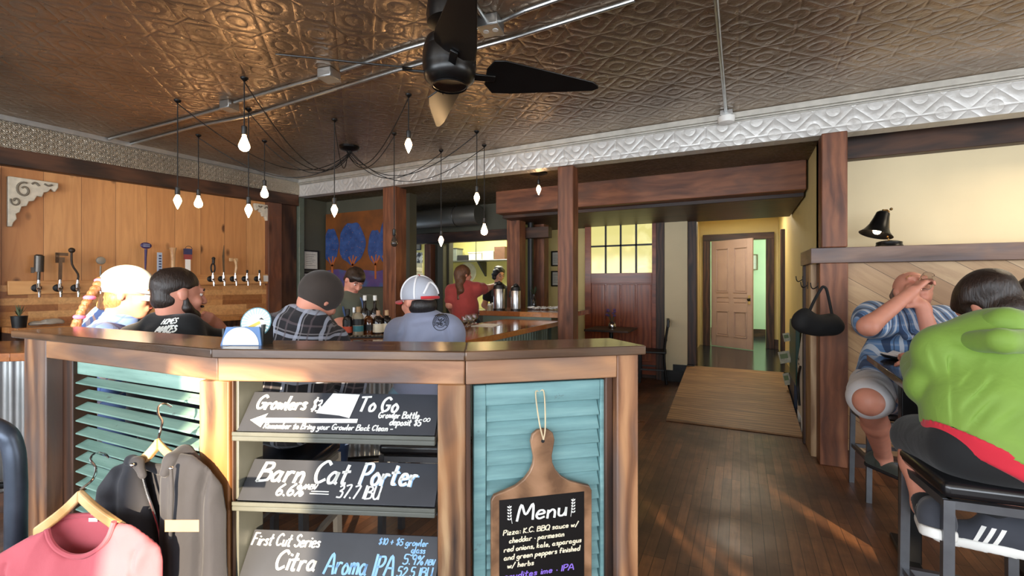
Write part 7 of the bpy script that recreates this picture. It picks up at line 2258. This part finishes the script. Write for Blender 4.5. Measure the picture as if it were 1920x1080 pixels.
def trainer(f, dr, parent):
    dr = Vector(dr).normalized(); x = dr.cross(UP).normalized(); u2 = x.cross(dr)
    sh = solid('shoe', [cap(f - dr * .07 + u2 * .055, f + dr * .13 + u2 * .04, .050, .038), cap(f - dr * .06 + u2 * .085, f + dr * .01 + u2 * .085, .042, .042), cap(f - dr * .08 + u2 * .10, f - dr * .07 + u2 * .05, .02, .04)], TRA, parent, .006, .03, planes=[(f + u2 * .022, -u2)])
    solid('sole', [cap(f - dr * .085 + u2 * .020, f + dr * .135 + u2 * .020, .052, .044)], WHITE, sh, .006, .01, planes=[(f + u2 * .036, u2), (f + u2 * .001, -u2)])
    for sgn in (1, -1):
        for i in range(3):
            m = MB(); b = f + dr * (.005 + .024 * i) + x * sgn * .12
            m.add([b + u2 * .036, b + dr * .011 + u2 * .036, b + dr * -.016 + u2 * .095, b + dr * -.027 + u2 * .095], [(0, 1, 2, 3)])
            fs = MB(); n = 6; vs = []
            for j in range(n + 1):
                q = j / n
                vs += [b + u2 * (.036 + .055 * q) + dr * (-.027 * q), b + u2 * (.036 + .055 * q) + dr * (.012 - .027 * q)]
            fs.add(vs, [(2 * j, 2 * j + 1, 2 * j + 3, 2 * j + 2) for j in range(n)])
            drape(fs, sh, x * -sgn, .002).build('side_stripe', WHITE, sh)
trainer(fL, RIGHT * .85 + FWD * -.15 - UP * .12 if False else RIGHT * -.30 + FWD * .75 - UP * .15, t) if False else trainer(fL, RIGHT * .55 + FWD * .75 - UP * .22, t)
trainer(fR, RIGHT * -.72 + FWD * .58 - UP * .08, t)
sc_ = Vector((0, 0, 0)) + P(1840, 900, 1.643)
stc = RIGHT * 1.681 + FWD * 1.643
stool(Vector((stc.x, stc.y, 0)), SROT, 'bar stool with black seat and grey legs under the green hooded top', hz=.76)

# ---- 10: dark haired person mostly outside the picture -------------------------------------------
d = 2.40
t = person(P(1985, 760, d), 'dark haired person mostly cut off by the picture edge past the green top')
ax = basis(-RIGHT * .6 + FWD * .2 - UP * .3)
hc = P(1952, 562, d)
hp, g = head(hc, ax, 1.0, P(1985, 606, d))
sh0 = P(2010, 640, d); hip = P(2060, 745, d)
ls, rs = P(2015, 642, d + .18), P(2010, 645, d - .18)
torso = [cap(hip, P(2055, 690, d), .14, .145), cap(P(2055, 690, d), sh0, .145, .13), cap(ls, rs, .075, .075), cap(sh0, P(1985, 606, d), .08, .056)]
el, wr = P(2030, 700, d - .22), P(1985, 670, d - .14); el2, wr2 = P(2020, 690, d + .25), P(1960, 660, d + .3)
arms = limb([rs, el, wr], [.06, .05, .034]) + limb([ls, el2, wr2], [.06, .05, .034])
k1, k2 = P(1940, 790, d + .0), P(1955, 780, d + .3)
a1, a2 = P(1903, 952, d + .02), P(1960, 930, d + .3)
f1, f2 = a1 - UP * .10, a2 - UP * .10
legs = [cap(hip - FWD * .09, k1, .09, .068), cap(hip + FWD * .1, k2, .09, .068), cap(k1, a1, .066, .043), cap(k2, a2, .066, .043), cap(a1, f1 + UP * .05, .042, .04), cap(a2, f2 + UP * .05, .042, .04)]
body = solid('body', hp + torso + arms + legs + hand(wr, wr - el, -UP, (.4, .5, .3)) + hand(wr2, wr2 - el2, -UP, (.4, .5, .3), side=-1), SKIN_PINK, t, .01, .03)
face_bits(g, ax, body)
solid('black_top', grow(torso, .018) + [cap(rs, rs.lerp(el, .6), .08, .075), cap(ls, ls.lerp(el2, .6), .08, .075)], BLACKC, t, .011, .035)
solid('shorts', [ell(hip, (.17, .16, .12)), cap(hip - FWD * .09, (hip - FWD * .09).lerp(k1, .6), .11, .1), cap(hip + FWD * .1, (hip + FWD * .1).lerp(k2, .6), .11, .1)], BLACKC, t, .011, .04)
solid('hair', [ell(g(0, -.016, .042), (.092, .11, .098), rmat(*ax)), ell(g(0, -.05, -.03), (.08, .066, .07), rmat(*ax))], HAIR_DARK, t, .008, .02, cut=[ell(g(0, .11, -.03), (.085, .06, .09), rmat(*ax))], noise=(.005, 45, 17))
for a, fq in ((a1, f1), (a2, f2)): solid('sock', [cap(a - UP * .0, fq + UP * .05, .049, .049)], BLACKC, t, .008, .02)
shoes(t, (f1, f2), (-RIGHT, -RIGHT), BLACKC, BLACK)
stool(Vector((hip.x, hip.y, 0)), SROT + .3, 'bar stool beyond the green top, mostly cut off by the picture edge', hz=.655)
# ------------------------------------------------------------------ clothes for sale on the shutter
def hanger(apex, a, b, hookpts, label, thick=.034):
    t = thing('clothes_hanger', apex, label, 'hanger', 'wooden hangers on the shutter')
    m = MB()
    def arm(e):
        pts = spline([apex, apex.lerp(e, .35) - UP * .006, apex.lerp(e, .7) - UP * .004, e], 5)
        vs = []
        dr = (e - apex); dr.z = 0; nrm = Vector((-dr.y, dr.x, 0)).normalized() * .008
        for i, p in enumerate(pts):
            hh = thick * (.62 if i else .55)
            vs += [p + nrm + UP * hh * .5, p - nrm + UP * hh * .5, p - nrm - UP * hh, p + nrm - UP * hh]
        n = len(pts)
        fs = []
        for j in range(n - 1):
            for k in range(4): fs.append((4 * j + k, 4 * j + (k + 1) % 4, 4 * j + 4 + (k + 1) % 4, 4 * j + 4 + k))
        fs += [(3, 2, 1, 0), (4 * n - 4, 4 * n - 3, 4 * n - 2, 4 * n - 1)]
        m.add(vs, fs)
    arm(a); arm(b)
    m.build('hanger_bar', W_HANGER, t, None, .004)
    MB().tube(hookpts, .0032, 8, 6).build('hook', CHROME, t)
    return t
RSEG = np.array([[S1.x.x, S1.y.x, 0], [S1.x.y, S1.y.y, 0], [0, 0, 1]])
# rose T-shirt
d1 = 1.19
A0 = P(150, 925, d1 + .026)
hanger(A0, P(66, 996, d1 + .026), P(234, 990, d1 + .03), [A0 + UP * .01, P(173, 900, d1 + .05), P(180, 878, d1 + .10), P(170, 862, d1 + .16), P(178, 850, d1 + .22), P(196, 851, d1 + .26), P(204, 858, d1 + .27)], 'pale wooden hanger carrying the rose T-shirt')
ROSE = cloth('rose_cotton', (190, 88, 98), .05)
t = thing('t_shirt', P(150, 1300, d1), 'rose pink T-shirt with scoop neck on a wooden hanger', 'T-shirt')
def cplane(px, py, d):
    M = Matrix((RIGHT, UP, -FWD)).transposed().to_4x4(); M.translation = P(px, py, d); return M
def outline(pts, px, py, d, smooth=4):
    q = [((x - px) / F * d, (py - y) / F * d) for x, y in pts]
    return q
def fold(a, b, wd, am, px, py, d):
    (x0, y0), (x1, y1) = outline([a, b], px, py, d)
    return ((x0, y0), (x1, y1), wd, am)
C1 = (150, 1100, d1)
front = [(88, 992), (94, 1012), (108, 1030), (132, 1042), (160, 1042), (186, 1028), (204, 1006), (214, 978), (246, 984), (276, 1004), (300, 1024), (306, 1050), (304, 1096), (298, 1150), (262, 1150), (268, 1330), (20, 1330), (26, 1150), (-30, 1150), (-44, 1090), (-24, 1052), (14, 1030), (52, 1006)]
back = [(88, 988), (110, 972), (150, 966), (196, 968), (214, 974), (246, 986), (272, 1030), (262, 1200), (30, 1200), (20, 1040), (52, 1006)]
Cb = (150, 1100, d1 + .052)
fl = [fold((10, 1040), (90, 1100), .02, .010, *C1), fold((280, 1020), (240, 1110), .016, .010, *C1), fold((120, 1050), (110, 1200), .03, .008, *C1), fold((200, 1040), (214, 1200), .03, .009, *C1), fold((262, 1030), (262, 1100), .008, -.010, *C1), fold((30, 1050), (30, 1110), .008, -.008, *C1)]
o = solid('shirt_front', [panel(outline(front, *C1), cplane(*C1), .006, .006, .03, .06, fl)], ROSE, t, .005, .004, noise=(.002, 30, 21))
solid('shirt_back', [panel(outline(back, *Cb), cplane(*Cb), .004, .004, .004, .05)], ROSE, t, .006, .004)
MB().tube([P(x, y, d1 - .012) for x, y in front[:8]], .0065, 8, 4).build('collar', ROSE, t)
MB().tube([P(x, y, d1 + .048) for x, y in back[:5]], .0065, 8, 4).build('collar', ROSE, t)
m = MB()
Mn = Matrix((RIGHT, UP, -FWD)).transposed().to_4x4(); Mn.translation = P(146, 990, d1)
m.add([Mn @ Vector(v) for v in ((-.012, -.006, .0), (.012, -.006, 0), (.012, .004, 0), (-.012, .004, 0))], [(0, 1, 2, 3)])
m.add([Mn @ Vector(v) for v in ((-.008, .005, .0), (.0, .005, 0), (.004, .014, 0), (-.002, .022, 0))], [(0, 1, 2, 3)])
m.v = [tuple(Vector(v) + FWD * .043) for v in m.v]
m.build('neck_print', WHITE, t)
# zipped hooded top
d2 = 1.315
A1 = P(297, 828, d2)
hanger(A1, P(250, 874, d2 + .03), P(344, 866, d2 + .03), [A1 + UP * .01, P(301, 806, d2), P(304, 790, d2 + .02), P(297, 776, d2 + .04), P(298, 762, d2 + .07), P(310, 757, d2 + .09), P(322, 763, d2 + .10)], 'pale wooden hanger carrying the dark hooded top')
CHAR = cloth('charcoal_fleece', (44, 44, 50), .06)
t = thing('hooded_top', P(320, 1300, d2), 'charcoal zipped hooded top hanging open on a wooden hanger', 'hooded top')
q = lambda x, y, dd=0: P(x, y, d2 + dd)
C2 = (300, 1050, d2)
lp_ = [(246, 862), (262, 866), (270, 905), (285, 950), (299, 1005), (302, 1330), (190, 1330), (182, 1100), (178, 970), (186, 912), (212, 876)]
rp_ = [(304, 892), (314, 868), (338, 850), (362, 852), (392, 876), (414, 910), (424, 962), (428, 1120), (425, 1330), (305, 1330), (303, 1000), (300, 940)]
flL = [fold((232, 880), (225, 1100), .012, -.012, *C2), fold((250, 900), (280, 1060), .02, .010, *C2), fold((205, 920), (200, 1100), .02, .012, *C2)]
flR = [fold((390, 880), (384, 1100), .010, -.016, *C2), fold((345, 900), (352, 1100), .025, .012, *C2), fold((408, 930), (410, 1100), .018, .012, *C2), fold((318, 880), (312, 1060), .012, .008, *C2)]
o = solid('front_panel', [panel(outline(rp_, *C2), cplane(*C2), .008, .008, .04, .05, flR)], CHAR, t, .006, .004, noise=(.002, 34, 23))
ol = solid('front_panel', [panel(outline(lp_, *C2), cplane(*C2), .008, .008, .035, .05, flL)], CHAR, t, .006, .004, noise=(.002, 34, 24))
C3 = (300, 1050, d2 + .045)
solid('back_panel', [panel(outline([(246, 866), (272, 872), (300, 878), (330, 870), (348, 872), (366, 910), (366, 1300), (190, 1300), (190, 920)], *C3), cplane(*C3), .005, .005, .008, .05)], CHAR, t, .008, .004)
solid('hood', [cap(q(310, 886, -.03), q(322, 862, -.01), .014, .018), cap(q(322, 862, -.01), q(345, 850, .03), .019, .022), cap(q(345, 850, .03), q(364, 862, .03), .022, .016), cap(q(246, 864, .0), q(258, 866, -.02), .014, .013), cap(q(258, 866, -.02), q(268, 892, -.03), .012, .010), cap(q(246, 864, .0), q(300, 880, .035), .014, .012), cap(q(300, 880, .035), q(356, 864, .03), .012, .014)], CHAR, t, .006, .015)
MB().tube([q(268, 895, -.014), q(276, 925, -.016), q(288, 960, -.018), q(300, 1008, -.018), q(302, 1100, -.018)], .0035, 6, 4).build('zip', CHROME, t)
for x, y, z in ((248, 872, -.045), (321, 878, -.055)):
    MB().ball(q(x, y, z), .006).build('eyelet', CHROME, t)
MB().tube([q(321, 880, -.058), q(323, 930, -.066), q(319, 1010, -.066)], .0042, 6, 4).build('drawcord', CHAR, t)
m = MB(); Mn = Matrix((RIGHT, UP, -FWD)).transposed().to_4x4(); Mn.translation = q(341, 986, -.3)
w_, h_ = .042 * .9, .0145 * .9
m.add([Mn @ Vector((w_ * (2 * i / 8 - 1), h_ * sgn, 0)) for i in range(9) for sgn in (-1, 1)], [(2 * i, 2 * i + 2, 2 * i + 3, 2 * i + 1) for i in range(8)])
drape(m, o, FWD, .003).build('chest_badge', plain('cream_badge', (176, 142, 96), .6), o)
m = MB(); Mn.translation = q(291, 935, .036)
m.add([Mn @ Vector(v) for v in ((-.010, -.035, 0), (.018, -.035, 0), (.020, .028, 0), (.004, .02, 0), (-.014, -.01, 0))], [(0, 1, 2, 3, 4)])
m.build('inside_print', WHITE, t)

# ------------------------------------------------------------------ coaster box on the plank top
def onTop(px, py): return PZ(px, py, TOP)
c0, c1 = onTop(413, 648), onTop(490, 648)
xd = (c1 - c0); wd = xd.length; xd.normalize()
yd = Vector((-xd.y, xd.x, 0))
M = Matrix((xd, yd, UP)).transposed().to_4x4(); M.translation = c0
BLUE = plain('slate_blue_card', (84, 122, 172), .5)
t = thing('coaster_box', c0 + xd * wd / 2, 'blue and black coaster box with a white half moon front', 'box')
hb = .057
m = MB()
m.add([M @ Vector(v) for v in ((0, 0, 0), (wd, 0, 0), (wd - .006, 0, hb), (.018, 0, hb), (0, .006, 0), (wd, .006, 0), (wd - .006, .006, hb), (.018, .006, hb))], [(0, 1, 2, 3), (7, 6, 5, 4), (0, 4, 5, 1), (1, 5, 6, 2), (2, 6, 7, 3), (3, 7, 4, 0)])
m.build('front_panel', BLUE, t)
MB().box(0.002, wd + .002, .006, .063, 0, .004, M).box(wd - .004, wd + .002, .006, .063, .004, hb * 1.12, M).box(0.002, .008, .006, .063, .004, hb * .9, M).box(0.002, wd, .07, .063, .004, hb * .95, M).build('tray', BLACK, t)
rr = wd * .44
MB().add([M @ Vector((wd * .5 + rr * math.cos(a), -.0012, .002 + rr * .98 * math.sin(a))) for a in np.linspace(0, math.pi, 24)], [tuple(range(24))]).build('half_moon', WHITE, t)
# coasters standing in the box
RAY = NT('sunburst_coaster_print')
_v = RAY.n('TexCoord').outputs['Object']; _s = RAY.n('SeparateXYZ', i_0=_v)
_a = RAY.math('ARCTAN2', _s.outputs[1], _s.outputs[0])
_w = RAY.math('SINE', RAY.math('MULTIPLY', _a, 26.0))
_r = RAY.n('VectorMath', operation='LENGTH', i_0=_v).outputs[1]
_m = RAY.math('MULTIPLY', RAY.math('GREATER_THAN', _w, .35), RAY.math('GREATER_THAN', _r, .026))
RAY.set(Base_Color=RAY.mix(_m, srgb(236, 240, 232), srgb(160, 206, 206)), Roughness=.5)
def coaster(cx, cz, yo, tilt, label, mat, emblem):
    c = M @ Vector((cx, yo * .84, cz * .84))
    f = Matrix.Translation(c) @ Matrix((xd, UP, -yd)).transposed().to_4x4() @ Matrix.Rotation(math.radians(-14), 4, 'X') @ Matrix.Rotation(tilt, 4, 'Z')
    t = thing('coaster', c, label, 'coaster', 'coasters in the blue box')
    MB().lathe([(.047, -.0015), (.0475, 0), (.047, .0015)], 40).build('card_disc', mat, t, f)
    MB().lathe([(.0448, .0016), (.0478, .0016), (.0478, -.0014)], 40, None, False).build('printed_rim', plain('teal_grey_rim', (84, 128, 140), .5), t, f)
    if emblem:
        MB().box(-.03, .012, -.005, .005, .0016, .0022, Matrix.Rotation(math.radians(48), 4, 'Z') @ Matrix.Translation((.0, -.006, 0))).build('yellow_bar', plain('mustard_print', (222, 186, 74), .5), t, f)
        MB().add([(.004, .012, .0024), (.022, .016, .0024), (.010, .020, .0024)], [(0, 1, 2)]).add([(.012, -.012, .0024), (.020, -.006, .0024), (.018, -.016, .0024)], [(0, 1, 2)]).build('dark_mark', BLACK, t, f)
coaster(wd * .76, .082, .030, math.radians(-20), 'round sunburst coaster with a yellow bar standing up in the blue box', RAY.mat, True)
coaster(wd * .70, .078, .045, 0.3, 'plain rimmed coaster tucked behind the sunburst coaster', WHITE, False)

# ------------------------------------------------------------------ bent metal rail at the picture edge
m = MB()
dd = 1.30
RUBBED = plain('worn_blue_black_metal', (72, 80, 94), .38, .5, .35, 9)
rp = [P(-150, 800, dd + .1), P(-60, 788, dd + .05), P(2, 806, dd), P(24, 838, dd), P(30, 900, dd), P(30, 1000, dd), P(30, 1240, dd)]
e = P(30, 1240, dd); e.z = .0; s = P(-150, 800, dd + .1)
t = thing('bent_rail', (e.x, e.y, 0), 'dark bent metal tube rail standing beside the divider post', 'rail')
MB().tube(rp[:-1] + [e], .024, 16, 6).tube([rp[0], rp[0] - RIGHT * .12 - UP * .06, Vector((rp[0].x, rp[0].y, 0)) - RIGHT * .16], .024, 16, 6).build('bent_tube', RUBBED, t)
